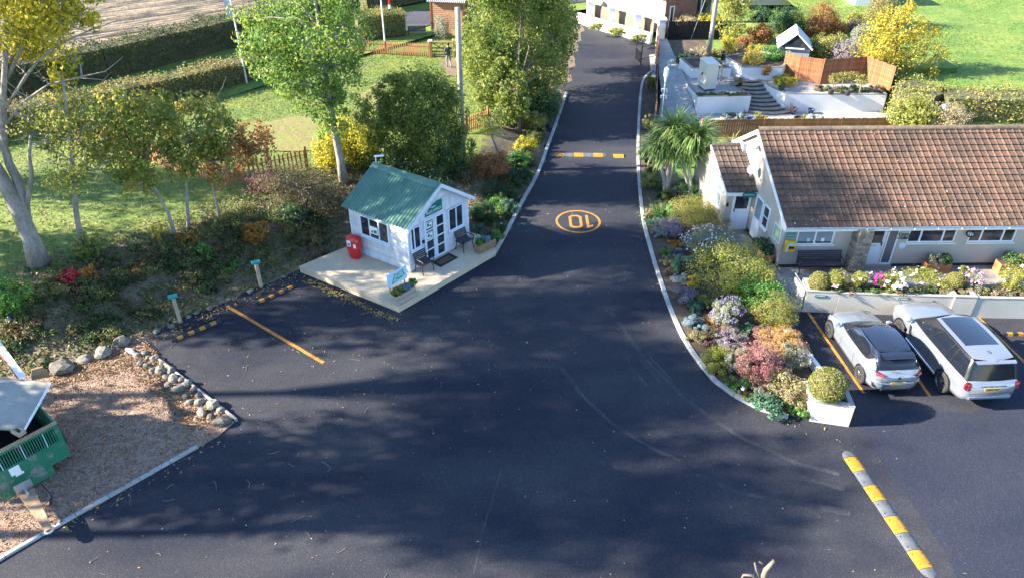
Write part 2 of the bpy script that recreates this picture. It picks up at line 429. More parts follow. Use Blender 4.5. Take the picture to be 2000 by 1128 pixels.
# lawn and bank from one height function
nx, ny, st = 150, 166, 0.46
xs = -61 + np.arange(nx) * st; ys = 8 + np.arange(ny) * st
X, Y = np.meshgrid(xs, ys); d = bank_d(X.ravel(), Y.ravel()); Z = terr(X.ravel(), Y.ravel())
from mathutils import noise as mnoise
nz = np.array([mnoise.noise(Vector((x * .5, y * .5, 0))) + .5 * mnoise.noise(Vector((x * 1.7, y * 1.7, 3))) for x, y in zip(X.ravel(), Y.ravel())])
Zb = Z + np.where(d > .2, nz * 0.10 * np.clip(1.4 - d / 5, 0.15, 1), 0)
V = np.stack([X.ravel(), Y.ravel(), Zb], 1)
wide = np.where(Y.ravel() < 36, 5.2, 3.4) + nz * 0.7
lawn_f, bank_f = [], []
for j in range(ny - 1):
    for i in range(nx - 1):
        a = j * nx + i; f = (a, a + 1, a + nx + 1, a + nx)
        dm = d[a]
        if max(d[list(f)]) < -0.05 - 0.0: continue
        if Z[a] > 5: continue
        (bank_f if dm < wide[a] else lawn_f).append(f)
def sub_mesh(fs, zoff=0.0):
    used = sorted({i for f in fs for i in f}); mp = {u: k for k, u in enumerate(used)}
    me = bpy.data.meshes.new('terrain'); me.from_pydata([tuple(V[u] + np.array([0, 0, zoff if d[u] > 0.05 else -0.05])) for u in used], [], [tuple(mp[i] for i in f) for f in fs])
    me.polygons.foreach_set('use_smooth', [True] * len(fs)); return me
put('lawn', sub_mesh(lawn_f), M_GRASS, kind='structure'); put('earth_bank', sub_mesh(bank_f), M_BANK, kind='structure')
# worn patches on the lawn
def ragged(poly, z, name, m, n=6, amp=.25, lift=0.02, terrain=True):
    pts = []
    for i, q in enumerate(poly):
        a = Vector(q); b2 = Vector(poly[(i + 1) % len(poly)])
        for k in range(n):
            p = a.lerp(b2, k / n); pts.append((p.x + R.uniform(-amp, amp), p.y + R.uniform(-amp, amp)))
    cx = sum(p[0] for p in pts) / len(pts); cy = sum(p[1] for p in pts) / len(pts); mb = MB(); rings = []
    for s in (1, .8, .55, .3):
        rings.append([(cx + (x - cx) * s, cy + (y - cy) * s) for x, y in pts])
    vs = []; fs = []; m_ = len(pts)
    for r in rings:
        for x, y in r: vs.append((x, y, (Hh(x, y) if terrain else z) + lift))
    vs.append((cx, cy, (Hh(cx, cy) if terrain else z) + lift))
    for k in range(3):
        for i in range(m_): j = (i + 1) % m_; fs.append((k * m_ + i, k * m_ + j, k * m_ + m_ + j, k * m_ + m_ + i))
    for i in range(m_): fs.append((3 * m_ + i, 3 * m_ + (i + 1) % m_, 4 * m_))
    mb.add(vs, fs); return put(name, mb.mesh(), m, kind='structure')
ragged([GT(*q).xy for q in [(470, 250), (560, 232), (640, 225), (640, 292), (520, 300)]], 0, 'worn_turf', M_WORN, lift=.06)
ragged([GT(*q).xy for q in [(690, 190), (745, 160), (770, 200), (720, 225)]], 0, 'worn_turf', M_WORN, lift=.06)
ragged([GT(*q).xy for q in [(862, 118), (900, 112), (905, 150), (868, 150)]], 0, 'worn_turf', mat('bare_path', (0.20, 0.13, 0.08), 0.9, (0.13, 0.10, .05), 2, world=True), lift=.06)

# lane, ploughed field, right-hand field
def strip(name, ctr, w, z, m):
    mb = MB(); L = []; Rr = []
    for i, p in enumerate(ctr):
        a = Vector(ctr[max(i - 1, 0)]); b2 = Vector(ctr[min(i + 1, len(ctr) - 1)]); dd = (b2 - a).normalized(); s = Vector((-dd.y, dd.x)) * w / 2
        q = Vector(p); L.append((q.x + s.x, q.y + s.y, z)); Rr.append((q.x - s.x, q.y - s.y, z))
    n = len(ctr); mb.add(L + Rr, [(i, n + i, n + i + 1, i + 1) for i in range(n - 1)]); return put(name, mb.mesh(), m, kind='structure')
lane = [(-62, 20), (-40, 33.5), (-28.5, 42.5), (-21.5, 49.5), (-14.8, 58), (-8, 65.3), (0, 70.5), (9, 75), (20, 79)]
strip('lane_verge', lane, 9.0, 0.50, M_FIELD); strip('lane_road', lane[3:], 4.6, 0.56, M_LANE)
M_PLOUGH = mat('stubble_field', (0.20, 0.135, 0.085), 0.95, (0.33, 0.26, 0.17), 1.1, 0.4, 0.62, fine=0.4, fscale=5, bump=1.0, bscale=3, world=True, stretch=(0.25, 2.0, 1))
pf = [(-75, 27), (-42, 38.5), (-31, 49.5), (-23, 59), (-14, 69), (-8, 77), (-2, 90), (-20, 140), (-140, 140)]
mb = MB(); mb.sheet([(x, y, 0.62) for x, y in pf]); put('ploughed_field', mb.mesh(), M_PLOUGH, kind='structure')
# stubble rows: low ridges of pale straw
rows = MB()
for k in range(46):
    o = k * 0.9; a = Vector((-60 + o * -.55 + 4, 42 + o * .9)); b2 = Vector((-14 + o * -.35, 72 + o * .55))
    pts = []
    for i in range(30):
        q = a.lerp(b2, i / 29); pts.append((q.x + R.uniform(-.06, .06), q.y + R.uniform(-.06, .06)))
    dd = (b2 - a).normalized(); s = Vector((-dd.y, dd.x)) * .17
    vs = []; fs = []
    for x, y in pts: h = R.uniform(.06, .14); vs += [(x - s.x, y - s.y, .61), (x, y, .62 + h), (x + s.x, y + s.y, .61)]
    for i in range(29):
        for c in range(2): fs.append((i * 3 + c, i * 3 + 3 + c, i * 3 + 4 + c, i * 3 + 1 + c))
    rows.add(vs, fs)
put('stubble_rows', rows.mesh(), mat('straw_ridge', (0.24, 0.17, 0.11), 0.95, (0.40, 0.32, 0.21), 2.5, fine=.4, fscale=8, world=True), kind='stuff')
mb = MB(); n = 16; vs = []; fs = []
for j in range(n + 1):
    for i in range(n + 1):
        x = 24.2 + i * 5; y = 41 + j * 7; vs.append((x, y, 0.5 + 0.018 * (y - 41) + 0.15 * math.sin(x * .2 + y * .15)))
for j in range(n):
    for i in range(n): fs.append((j * (n + 1) + i, j * (n + 1) + i + 1, (j + 1) * (n + 1) + i + 1, (j + 1) * (n + 1) + i))
mb.add(vs, fs); me = mb.mesh(); me.polygons.foreach_set('use_smooth', [True] * len(me.polygons)); put('field', me, M_FIELD, kind='structure')

# ------------------------------------------------------------------ kerbs
M_KERB = mat('kerb_concrete', (0.40, 0.40, 0.39), 0.85, (0.28, 0.28, 0.27), 2.0, fine=0.25, fscale=40, bump=0.3, world=True, rnd=0.12)
M_TIMB = mat('grey_timber_edging', (0.36, 0.34, 0.32), 0.8, (0.25, 0.23, 0.21), 3, fine=0.2, stretch=(1, 1, 1), world=True, rnd=.1)
M_PAINT = mat('yellow_paint', (0.46, 0.195, 0.022), 0.65, (0.25, 0.115, 0.025), 5, 0.42, 0.75, fine=0.25, fscale=30, world=True)
M_CREAMPT = mat('pale_yellow_paint', (0.40, 0.19, 0.035), 0.65, (0.24, 0.12, 0.03), 5, 0.42, 0.75, fine=0.2, fscale=30, world=True)

def smooth_path(P, step):
    P = [Vector(p) for p in P]; out = []
    for i in range(len(P) - 1):
        p0 = P[max(i - 1, 0)]; p1 = P[i]; p2 = P[i + 1]; p3 = P[min(i + 2, len(P) - 1)]
        for k in range(12):
            t = k / 12; out.append(0.5 * ((2 * p1) + (p2 - p0) * t + (2 * p0 - 5 * p1 + 4 * p2 - p3) * t * t + (3 * p1 - p0 - 3 * p2 + p3) * t ** 3))
    out.append(P[-1]); res = [out[0]]; acc = 0
    for a, b2 in zip(out[:-1], out[1:]):
        L = (b2 - a).length
        while acc + L >= step:
            a = a.lerp(b2, (step - acc) / L); L = (b2 - a).length; acc = 0; res.append(a.copy())
        acc += L
    return res

def kerb(name, label, px, w, h, m, step=0.915, world_pts=None, cat='kerb'):
    pts = world_pts or [G(*q).xy for q in px]
    P = smooth_path([Vector((p[0], p[1], 0)) for p in pts], step)
    t = thing(name, label, cat, P[0])
    for a, b2 in zip(P[:-1], P[1:]):
        dd = (b2 - a); L = dd.length; dz = R.uniform(-.006, .006); mb = MB(); mb.bevbox(0.006, L - 0.006, -w / 2, w / 2, -0.05, h + dz, 0.012)
        put('kerb_stone', mb.mesh(), m, t, a - P[0], (0, 0, math.atan2(dd.y, dd.x)))
    return t
kerb('road_kerb', 'long pale concrete kerb along the planting on the left side of the drive', [(962, 502), (985, 462), (1000, 433), (1026, 384), (1050, 340), (1072, 280), (1090, 230), (1107, 180)], .16, .11, M_KERB)
kerb('road_kerb', 'pale kerb curving round the flower bed in front of the bungalow',
     [(1275, 140), (1260, 152), (1252, 178), (1247, 250), (1247, 330), (1255, 420), (1270, 485), (1290, 550), (1315, 618), (1345, 678), (1390, 738), (1430, 770), (1480, 797), (1530, 813), (1582, 825)], .16, .11, M_KERB)
kerb('bay_kerb', 'light grey kerb along the front edge of the gravel bay', [(-140, 1180), (0, 1092), (120, 1022), (280, 932), (432, 846)], .13, .07, M_KERB)
kerb('timber_edging', 'weathered timber edging beside the row of rounded stones', [(463, 822), (400, 773), (330, 718), (273, 677)], .08, .12, M_TIMB, 2.4, cat='edging')

# ------------------------------------------------------------------ painted markings
def stripe(px0, px1, w, label, m=M_PAINT, z=0.009):
    a = G(*px0, 0); b2 = G(*px1, 0); L = (b2 - a).length; mb = MB(); n = 24; ed = []
    for i in range(n + 1): ed.append((L * i / n, w / 2 + R.uniform(-.008, .006)))
    for i in range(n, -1, -1): ed.append((L * i / n, -w / 2 + R.uniform(-.006, .008)))
    mb.sheet([(x, y, 0) for x, y in reversed(ed)]); dd = b2 - a
    return solo('bay_line', mb.mesh(), m, label, 'road marking', (a.x, a.y, z), math.atan2(dd.y, dd.x), 'yellow parking bay lines')
stripe((443, 597), (632, 708), .13, 'yellow bay line by the wheel stops in front of the bank')
stripe((1577, 608), (1687, 767), .11, 'yellow bay line between the flower bed and the black roofed hatchback')
stripe((1757, 688), (1816, 773), .11, 'yellow bay line between the two parked cars')
stripe((1912, 620), (2040, 745), .11, 'yellow bay line on the far side of the silver estate car')

t = thing('speed_roundel', 'painted ring with number ten upside down on the drive', 'road marking', (3.1, 31.25, 0.008))
def ring(rx, ry, w, n=56, z=0):
    vs = []; fs = []
    for k in range(n):
        a = 2 * math.pi * k / n
        for q in (0, 1): vs.append(((rx - q * w) * math.cos(a), (ry - q * w) * math.sin(a), z))
    for k in range(n): l = (k + 1) % n; fs.append((k * 2, l * 2, l * 2 + 1, k * 2 + 1))
    return vs, fs
mb = MB(); mb.add(*ring(1.06, 1.10, .11)); put('ring', mb.mesh(), M_CREAMPT, t)
def octo(rx, ry, c): return [(rx - c, -ry), (rx, -ry + c), (rx, ry - c), (rx - c, ry), (-rx + c, ry), (-rx, ry - c), (-rx, -ry + c), (-rx + c, -ry)]
o1 = octo(.31, .62, .16); o2 = octo(.18, .48, .09); mb = MB()
mb.add([(x, y, 0) for x, y in o1 + o2], [(i, (i + 1) % 8, 8 + (i + 1) % 8, 8 + i) for i in range(8)])
put('digit', mb.mesh(), M_CREAMPT, t, (-.12, 0, 0))
mb = MB(); mb.sheet([(.0, .62, 0), (-.13, .62, 0), (-.13, -.62, 0), (-.03, -.62, 0), (.17, -.44, 0), (.17, -.30, 0), (0, -.42, 0)]); put('digit', mb.mesh(), M_CREAMPT, t, (.50, 0, 0))

# ------------------------------------------------------------------ speed bumps and wheel stops
M_BY = mat('yellow_rubber', (0.50, 0.25, 0.015), 0.55, (0.34, 0.17, 0.015), 4, .4, .7, fine=0.25, fscale=50, bump=.2, bscale=60)
M_BG = mat('grey_rubber', (0.075, 0.08, 0.095), 0.55, (0.12, 0.125, 0.135), 5, fine=0.2, fscale=50, bump=.2, bscale=60)
M_BK = mat('black_rubber', (0.02, 0.021, 0.026), 0.6)
M_DK = mat('dark_bolt', (0.03, 0.03, 0.03), 0.5, metal=.5)
def bump_prof(w, h, n=9): return [(w * (k / (n - 1) - .5), h * (1 - (2 * k / (n - 1) - 1) ** 2) ** .75) for k in range(n)]
def bump_seg(L, w, h):
    pr = bump_prof(w, h); mb = MB(); n = len(pr); mb.smooth = True
    mb.add([(0.008, y, z) for y, z in pr] + [(L - .008, y, z) for y, z in pr], [(i, n + i, n + i + 1, i + 1) for i in range(n - 1)])
    mb.smooth = False; mb.add([(0.008, y, z) for y, z in pr], [tuple(range(n))]); mb.add([(L - .008, y, z) for y, z in pr], [tuple(range(n - 1, -1, -1))]); return mb
def bump_end(L, w, h):
    pr = bump_prof(w, h); mb = MB(); vs = []; fs = []; n = len(pr); mb.smooth = True
    for k in range(5):
        t_ = k / 4; s = math.sqrt(max(0, 1 - t_ ** 2)); s = max(s, .12)
        vs += [(L * t_ + .008, y * s, z * (1 - t_ ** 2) + .002) for y, z in pr]
    for k in range(4):
        for i in range(n - 1): fs.append((k * n + i, k * n + n + i, k * n + n + i + 1, k * n + i + 1))
    return mb.add(vs, fs)
def speed_bump(a, b2, pattern, w, h, label, ends=(True, True), seg=None):
    dd = (b2 - a); L = dd.length; n = len(pattern); el = .28; s = seg or (L - el * (ends[0] + ends[1])) / n
    t = thing('speed_bump', label, 'speed bump', a, math.atan2(dd.y, dd.x), 'rubber speed bumps'); x = el * ends[0]
    if ends[0]: put('end_cap', bump_end(el, w, h).mesh(), M_BG, t, (x, 0, 0), (0, 0, math.pi))
    for c in pattern:
        p = put('bump_segment', bump_seg(s, w, h).mesh(), M_BY if c == 'y' else M_BG, t, (x, 0, 0))
        mb = MB()
        for qx in (.2, .8):
            for qy in (-.3, .3): mb.lathe([(0, .008), (.018, .006), (.018, -.02)], 8, tr(s * qx, w * qy, h * .72))
        put('bolt', mb.mesh(), M_DK, p)
        x += s
    if ends[1]: put('end_cap', bump_end(el, w, h).mesh(), M_BG, t, (x, 0, 0))
    return t
speed_bump(G(1652, 880), G(1822, 1128), 'ygygygy', .44, .055, 'near yellow and grey speed bump on the right of the forecourt')
speed_bump(G(1073, 302), G(1187, 303), 'ygygy', .50, .06, 'far yellow and grey speed bump across the narrow drive')
speed_bump(G(1198, 305), G(1218, 305), 'y', .50, .06, 'single yellow bump segment beside the far speed bump', (False, False))
def wheel_stop(px0, px1, label, n=9):
    a = G(*px0); b2 = G(*px1); dd = b2 - a; L = dd.length; t = thing('wheel_stop', label, 'wheel stop', a, math.atan2(dd.y, dd.x), 'black and yellow wheel stops')
    s = L / n
    for k in range(n):
        mb = MB(); mb.add([(x, y, z) for x in (0.003, s - .003) for y, z in ((-.075, 0), (-.055, .09), (.055, .09), (.075, 0))], [(0, 4, 5, 1), (1, 5, 6, 2), (2, 6, 7, 3), (3, 2, 1, 0), (4, 7, 6, 5)][:5])
        mb.f = [tuple(reversed(f)) for f in mb.f]
        put('stop_segment', mb.mesh(), M_PAINT if k % 2 else M_BK, t, (s * k, 0, 0))
wheel_stop((335, 667), (432, 626), 'black and yellow wheel stop left of the yellow line by the bank')
wheel_stop((497, 594), (580, 557), 'black and yellow wheel stop nearer the white cabin deck')
wheel_stop((1916, 651), (1940, 651), 'short black and yellow wheel stop in front of the silver estate car', 3)
wheel_stop((1955, 653), (2050, 653), 'black and yellow wheel stop across the empty bay at the right', 9)

# ------------------------------------------------------------------ gravel bay
M_GRAV = mat('gravel', (0.20, 0.125, 0.085), 0.95, (0.32, 0.235, 0.18), 5, fine=0.6, fscale=34, bump=1.0, bscale=28, world=True)
bay = [(-30, 5), (-13.7, 12.75), (-12.5, 13.95), (-9.25, 17.3), (-8.95, 17.9), (-13.5, 22.0), (-13.9, 22.3), (-16.2, 20.5), (-17.6, 20.2), (-30, 15)]
mb = MB(); mb.prism(bay, -0.02, 0.035); put('gravel_bay', mb.mesh(), M_GRAV, kind='structure')
def in_poly(x, y, poly):
    c = np.zeros(len(x), bool); j = len(poly) - 1
    for i in range(len(poly)):
        xi, yi = poly[i]; xj, yj = poly[j]
        c ^= ((yi > y) != (yj > y)) & (x < (xj - xi) * (y - yi) / (yj - yi + 1e-12) + xi); j = i
    return c
def scatter(poly, n, pad=0):
    P = np.array(poly); lo = P.min(0); hi = P.max(0); x = rng.uniform(lo[0], hi[0], n * 3); y = rng.uniform(lo[1], hi[1], n * 3)
    k = in_poly(x, y, poly); return x[k][:n], y[k][:n]
vis = [(-18, 12.5), (-13.7, 12.75), (-12.5, 13.95), (-9.25, 17.3), (-8.95, 17.9), (-13.5, 22.0), (-16.2, 20.4), (-18, 19.5)]
x, y = scatter(vis, 22000); P = np.stack([x, y, 0.045 + 0.012 * rng.random(len(x))], 1)
put('gravel_stones', quads_mesh('g', leaves(P, np.tile([0, 0, 1.0], (len(P), 1)), .042, .032, .45), rng.random(len(P))), leafmat('gravel', [(.11, .05, .03), (.28, .14, .085), (.42, .29, .22), (.22, .09, .05), (.52, .42, .35)], 0, .8), kind='stuff')
x, y = scatter([(-16.3, 20.3), (-13.6, 22.2), (-9.3, 18.0), (-10.2, 17.4), (-13.4, 20.4), (-15.5, 19.5)], 2600); x2, y2 = scatter(vis, 1800); x = np.concatenate([x, x2]); y = np.concatenate([y, y2]); P = np.stack([x, y, 0.06 + 0.03 * rng.random(len(x))], 1)
put('leaf_litter', quads_mesh('l', leaves(P, np.tile([0, 0, 1.0], (len(P), 1)), .085, .055, .5), rng.random(len(P))), leafmat('litter', [(.09, .045, .02), (.20, .10, .04), (.30, .19, .07), (.13, .07, .03)], .15), kind='stuff')
# ------------------------------------------------------------------ shared materials
M_WHITE = mat('white_upvc', (0.80, 0.81, 0.82), 0.35, (0.72, 0.72, 0.71), 2, fine=.04)
M_GLASS = mat('window_glass', (0.018, 0.024, 0.034), 0.05, (0.06, 0.065, 0.07), 2.2, .45, .7, spec=.7)
M_BLIND = mat('window_with_blind', (0.20, 0.26, 0.29), 0.12, spec=.6)
M_SHED = mat('painted_boards', (0.54, 0.57, 0.62), 0.6, (0.42, 0.44, 0.46), 1.5, .42, .7, fine=.12, fscale=9, stretch=(3, 3, .6), rnd=.09)
M_SHEDW = mat('pale_blue_joinery', (0.60, 0.67, 0.75), 0.45, rnd=.03)
M_ROOFG = mat('green_sheet_steel', (0.060, 0.155, 0.115), 0.42, (0.095, 0.20, 0.155), 1.2, fine=.15, fscale=9)
M_DECK = mat('cream_decking', (0.60, 0.49, 0.34), 0.7, (0.50, 0.42, 0.31), 1.1, fine=.1, fscale=12, bump=.15, bscale=20, rnd=.03)
M_WOOD = mat('sawn_timber', (0.33, 0.20, 0.11), 0.75, (0.24, 0.14, 0.075), 2.5, fine=.2, fscale=12, stretch=(1, 6, 12), rnd=.15)
M_WOODP = mat('weathered_planter_wood', (0.46, 0.38, 0.31), 0.8, (0.36, 0.28, 0.22), 2.5, fine=.2, fscale=12, stretch=(1, 6, 12), rnd=.12)
M_POST = mat('pale_post_timber', (0.42, 0.35, 0.25), 0.8, (0.30, 0.25, 0.18), 3, fine=.2)
M_TEAL = mat('teal_sign', (0.0, 0.145, 0.135), 0.4)
M_TEALL = mat('light_teal', (0.30, 0.62, 0.55), 0.5)
M_BLACK = mat('black_paint', (0.014, 0.014, 0.018), 0.4)
M_SLAT = mat('dark_brown_slat', (0.040, 0.036, 0.050), 0.5, (0.065, 0.058, 0.070), 4, fine=.2, rnd=.15)
M_RED = mat('red_plastic', (0.58, 0.012, 0.018), 0.3, (0.48, 0.01, 0.015), 3, coat=.3)
M_PAPER = mat('white_print', (0.80, 0.80, 0.78), 0.6)
M_BLUEP = mat('blue_print', (0.06, 0.16, 0.42), 0.5)
M_MATD = mat('mat_rubber', (0.022, 0.020, 0.022), 0.9)
M_MATC = mat('coir', (0.12, 0.07, 0.045), 0.95, fine=.4, fscale=80)
M_STEEL = mat('galvanised', (0.45, 0.46, 0.48), 0.4, metal=.7)
M_LITWHITE = mat('letter_white', (0.82, 0.83, 0.80), 0.5)

# ------------------------------------------------------------------ deck under the cabin
dk = [G(583, 520, 0), G(778, 598, 0), G(972, 487, 0)]
dk = [(-8.93, 26.84), (-4.39, 23.94), (-0.67, 28.21), (-1.45, 29.5), (-4.5, 31.0), (-7.1, 28.55)]
t = thing('deck', 'cream painted raised deck around the white cabin', 'deck', (-4.39, 23.94, 0))
loc = lambda P: [(x + 4.39, y - 23.94) for x, y in P]
def inset(P, s):
    cx = sum(p[0] for p in P) / len(P); cy = sum(p[1] for p in P) / len(P)
    return [(cx + (x - cx) * s, cy + (y - cy) * s) for x, y in P]
mb = MB(); mb.prism(inset(loc(dk), .992), 0, .262); put('skirt', mb.mesh(), M_DECK, t)
mb = MB(); mb.prism(loc(dk), .262, .300, bottom=True); put('deck_top', mb.mesh(), M_DECK, t)

# ------------------------------------------------------------------ white cabin
A = Vector((-4.21, 26.4, 0.302)); E1 = (.66, .75); E2 = (-.83, .555); T = frame((0, 0, 0), E1, E2)
shed = thing('sales_cabin', 'white weatherboarded cabin with green corrugated roof on the cream deck', 'cabin', A)
SW, SD, EZ, RZ = 3.45, 3.1, 2.25, 3.42
mb = MB(); xm = SW / 2
prof = [(0.02, 0.02), (SW - .02, 0.02), (SW - .02, EZ), (xm, RZ - .03), (0.02, EZ)]
mb.add([(x, 0.02, z) for x, z in prof] + [(x, SD - .02, z) for x, z in prof], [tuple(range(5)), tuple(range(9, 4, -1))] + [(i, i + 5, (i + 1) % 5 + 5, (i + 1) % 5) for i in range(5)], T)
mb.f = [tuple(reversed(f)) for f in mb.f] if False else mb.f
put('wall', mb.mesh(), M_SHED, shed)
def lap(p0, p1, q0, q1, outv, th0=.052, th1=.012):
    """one lapped board: p0,p1 bottom ends, q0,q1 top ends, outward vector"""
    o = Vector(outv); v = []
    for p, k in ((p0, th0), (p1, th0), (q1, th1), (q0, th1)): v += [Vector(p), Vector(p) + o * k]
    mb = MB(); mb.add([v[0], v[2], v[4], v[6], v[1], v[3], v[5], v[7]], [(4, 5, 6, 7), (0, 1, 5, 4), (1, 2, 6, 5), (3, 7, 6, 2), (0, 4, 7, 3)], T); return mb
nb = 0.144; k = 0
while k * nb < RZ - .1:
    z0 = k * nb + .03; z1 = min(z0 + nb + .006, RZ - .06)
    f = lambda z: max(0, (z - EZ) / (RZ - EZ) * xm)
    put('board', lap((f(z0), 0, z0), (SW - f(z0), 0, z0), (f(z1), 0, z1), (SW - f(z1), 0, z1), (0, -1, 0)).mesh(), M_SHED, shed)
    if z1 < EZ + .08: put('board', lap((0, SD, z0), (0, 0, z0), (0, SD, z1), (0, 0, z1), (-1, 0, 0)).mesh(), M_SHED, shed)
    if z1 < EZ + .08: put('board', lap((SW, 0, z0), (SW, SD, z0), (SW, 0, z1), (SW, SD, z1), (1, 0, 0)).mesh(), M_SHED, shed)
    k += 1
for x in (-.035, SW - .035):
    mb = MB(); mb.box(x, x + .07, -.045, .03, 0, EZ - .02, T); put('corner_trim', mb.mesh(), M_SHEDW, shed)
mb = MB(); mb.box(-.045, .03, SD - .05, SD + .02, 0, EZ - .02, T); put('corner_trim', mb.mesh(), M_SHEDW, shed)
# roof: corrugated sheets with a flat ridge cap
def corr(side):
    mb = MB(); mb.smooth = True; n = 23 * 6; y0, y1 = -.26, SD + .22; ex = xm + .22; ez = RZ - (RZ - EZ) * ex / xm + .06
    up = []
    for i in range(n + 1):
        y = y0 + (y1 - y0) * i / n; h = .030 * math.cos(2 * math.pi * i / 6)
        for s in (1, .5, 0): up.append((xm + side * ex * s, y, ez + (RZ + .06 - ez) * (1 - s) + h))
    fs = []
    for i in range(n):
        for c in range(2):
            q = (i * 3 + c, i * 3 + c + 1, i * 3 + c + 4, i * 3 + c + 3); fs.append(q if side < 0 else tuple(reversed(q)))
    mb.add(up, fs, T); return mb.mesh()
put('roof_sheet', corr(-1), M_ROOFG, shed); put('roof_sheet', corr(1), M_ROOFG, shed)
mb = MB(); c = .26; h = .26 * (RZ - EZ) / xm
mb.add([(xm - c, -.29, RZ + .09 - h), (xm, -.29, RZ + .105), (xm + c, -.29, RZ + .09 - h), (xm - c, SD + .25, RZ + .09 - h), (xm, SD + .25, RZ + .105), (xm + c, SD + .25, RZ + .09 - h)], [(0, 1, 4, 3), (1, 2, 5, 4)], T)
put('ridge_cap', mb.mesh(), M_ROOFG, shed)
for sd_ in (-1, 1):
    ex = xm + .20; ez = RZ - (RZ - EZ) * ex / xm + .03; mb = MB()
    P = [(xm, RZ + .045), (xm + sd_ * ex, ez), (xm + sd_ * ex, ez - .17), (xm, RZ - .13)]
    mb.add([(x, -.285, z) for x, z in P] + [(x, -.255, z) for x, z in P], [(0, 1, 2, 3), (7, 6, 5, 4), (1, 5, 6, 2), (0, 4, 5, 1), (2, 6, 7, 3)], T)
    put('barge_board', mb.mesh(), M_SHEDW, shed)

def glazed(parent, T, x0, x1, z0, z1, y, divs, rows=1, fw=.055, proud=.05, mframe=None, mglass=None, name='window', sill=True):
    """frame on the plane y (outside is -y) holding panes; divs = fractions of the mullions"""
    mframe = mframe or M_WHITE; mb = MB(); a, b2 = y - proud, y + .012
    mb.box(x0, x1, a, b2, z0, z0 + fw, T); mb.box(x0, x1, a, b2, z1 - fw, z1, T)
    mb.box(x0, x0 + fw, a, b2, z0 + fw, z1 - fw, T); mb.box(x1 - fw, x1, a, b2, z0 + fw, z1 - fw, T)
    xs = [x0 + fw] + [x0 + (x1 - x0) * q for q in divs] + [x1 - fw]
    for q in xs[1:-1]: mb.box(q - fw * .45, q + fw * .45, a, b2, z0 + fw, z1 - fw, T)
    zs = [z0 + fw + (z1 - z0 - 2 * fw) * i / rows for i in range(rows + 1)]
    for q in zs[1:-1]: mb.box(x0 + fw, x1 - fw, a + .006, b2 - .002, q - fw * .3, q + fw * .3, T)
    w = put(name, mb.mesh(), mframe, parent)
    for i in range(len(xs) - 1):
        for j in range(rows):
            m2 = MB(); m2.box(xs[i] - .004, xs[i + 1] + .004, a + .028, b2 - .004, zs[j], zs[j + 1], T); put('pane', m2.mesh(), mglass or M_GLASS, w)
    if sill:
        m2 = MB(); m2.box(x0 - .05, x1 + .05, a - .07, a, z0 - .045, z0 - .002, T); put('sill', m2.mesh(), mframe, w)
    return w
def swapxy(T): return T @ Matrix(((0, 1, 0, 0), (1, 0, 0, 0), (0, 0, 1, 0), (0, 0, 0, 1)))
glazed(shed, T, .10, .66, .95, 1.98, -.036, [.36], mframe=M_SHEDW)
glazed(shed, T, 2.24, 3.12, .95, 2.02, -.036, [.52], mframe=M_SHEDW)
glazed(shed, swapxy(T), .92, 2.50, 1.02, 1.98, -.036, [.345, .67], mframe=M_SHEDW)
for x0 in (.86, 1.46):
    d_ = glazed(shed, T, x0, x0 + .585, .06, 2.06, -.04, [], 4, .095, .045, M_SHEDW, name='door', sill=False)
    mb = MB(); mb.tube([(x0 + (.54 if x0 < 1 else .04), -.10, 1.0), (x0 + (.46 if x0 < 1 else .12), -.10, 1.0)], .012, 6, T); put('handle', mb.mesh(), M_STEEL, d_)
    if x0 < 1:
        for zc in (1.78, 1.29):
            mb = MB(); mb.box(x0 + .13, x0 + .45, -.069, -.066, zc - .17, zc + .13, T); p = put('poster', mb.mesh(), M_PAPER, d_)
            mb = MB(); mb.box(x0 + .17, x0 + .29, -.073, -.070, zc - .1, zc + .04, T); mb.box(x0 + .32, x0 + .41, -.073, -.070, zc - .13, zc - .04, T); mb.box(x0 + .16, x0 + .42, -.073, -.070, zc + .07, zc + .10, T); put('print', mb.mesh(), M_TEAL, d_)
mb = MB(); mb.box(-.066, -.063, 1.55, 1.95, 1.25, 1.60, T); pw = put('poster', mb.mesh(), M_PAPER, shed)
mb = MB(); mb.box(-.070, -.067, 1.60, 1.76, 1.3, 1.46, T); mb.box(-.070, -.067, 1.8, 1.9, 1.3, 1.4, T); put('print', mb.mesh(), M_TEAL, shed)
mb = MB(); mb.box(.74, .80, -.11, -.036, 1.05, 1.2, T); put('wall_box', mb.mesh(), M_BLACK, shed)
# name board over the door
mb = MB(); P = [(.98, 2.16), (1.94, 2.16), (1.94, 2.66), (1.62, 2.66), (1.30, 2.50), (.98, 2.26)]
mb.add([(x, -.06, z) for x, z in P] + [(x, -.03, z) for x, z in P], [tuple(range(6))] + [(i + 6, (i + 1) % 6 + 6, (i + 1) % 6, i) for i in range(6)], T)
sg = thing('name_board', 'teal board with pale lettering over the cabin doors', 'sign', A)
put('panel', mb.mesh(), M_TEAL, sg)
ang = math.atan2(E1[1], E1[0])
q = T @ Vector((1.45, -.066, 2.29)); lettering('SALES OFFICE', .165, M_LITWHITE, sg, q, (math.pi / 2, 0, ang), sx=.86)
q = T @ Vector((1.45, -.066, 2.47)); mb = MB(); mb.box(-.12, .12, -.004, .004, -.025, .025, tr(*q) @ rotm(z=ang)); put('print', mb.mesh(), M_TEALL, sg)
# aerial bracket at the back of the ridge
q = A + T @ Vector((xm, SD + .1, RZ)); t = thing('flood_light', 'small white floodlight on a bracket behind the cabin ridge', 'light', q)
mb = MB(); mb.tube([(0, 0, -.2), (0, 0, .34)], .022, 8); put('pole', mb.mesh(), M_WHITE, t)
mb = MB(); mb.tube([(-.06, 0, .36), (.22, .05, .36), (.36, .08, .37)], [.05, .05, .03], 8); put('lamp_head', mb.mesh(), M_WHITE, t)

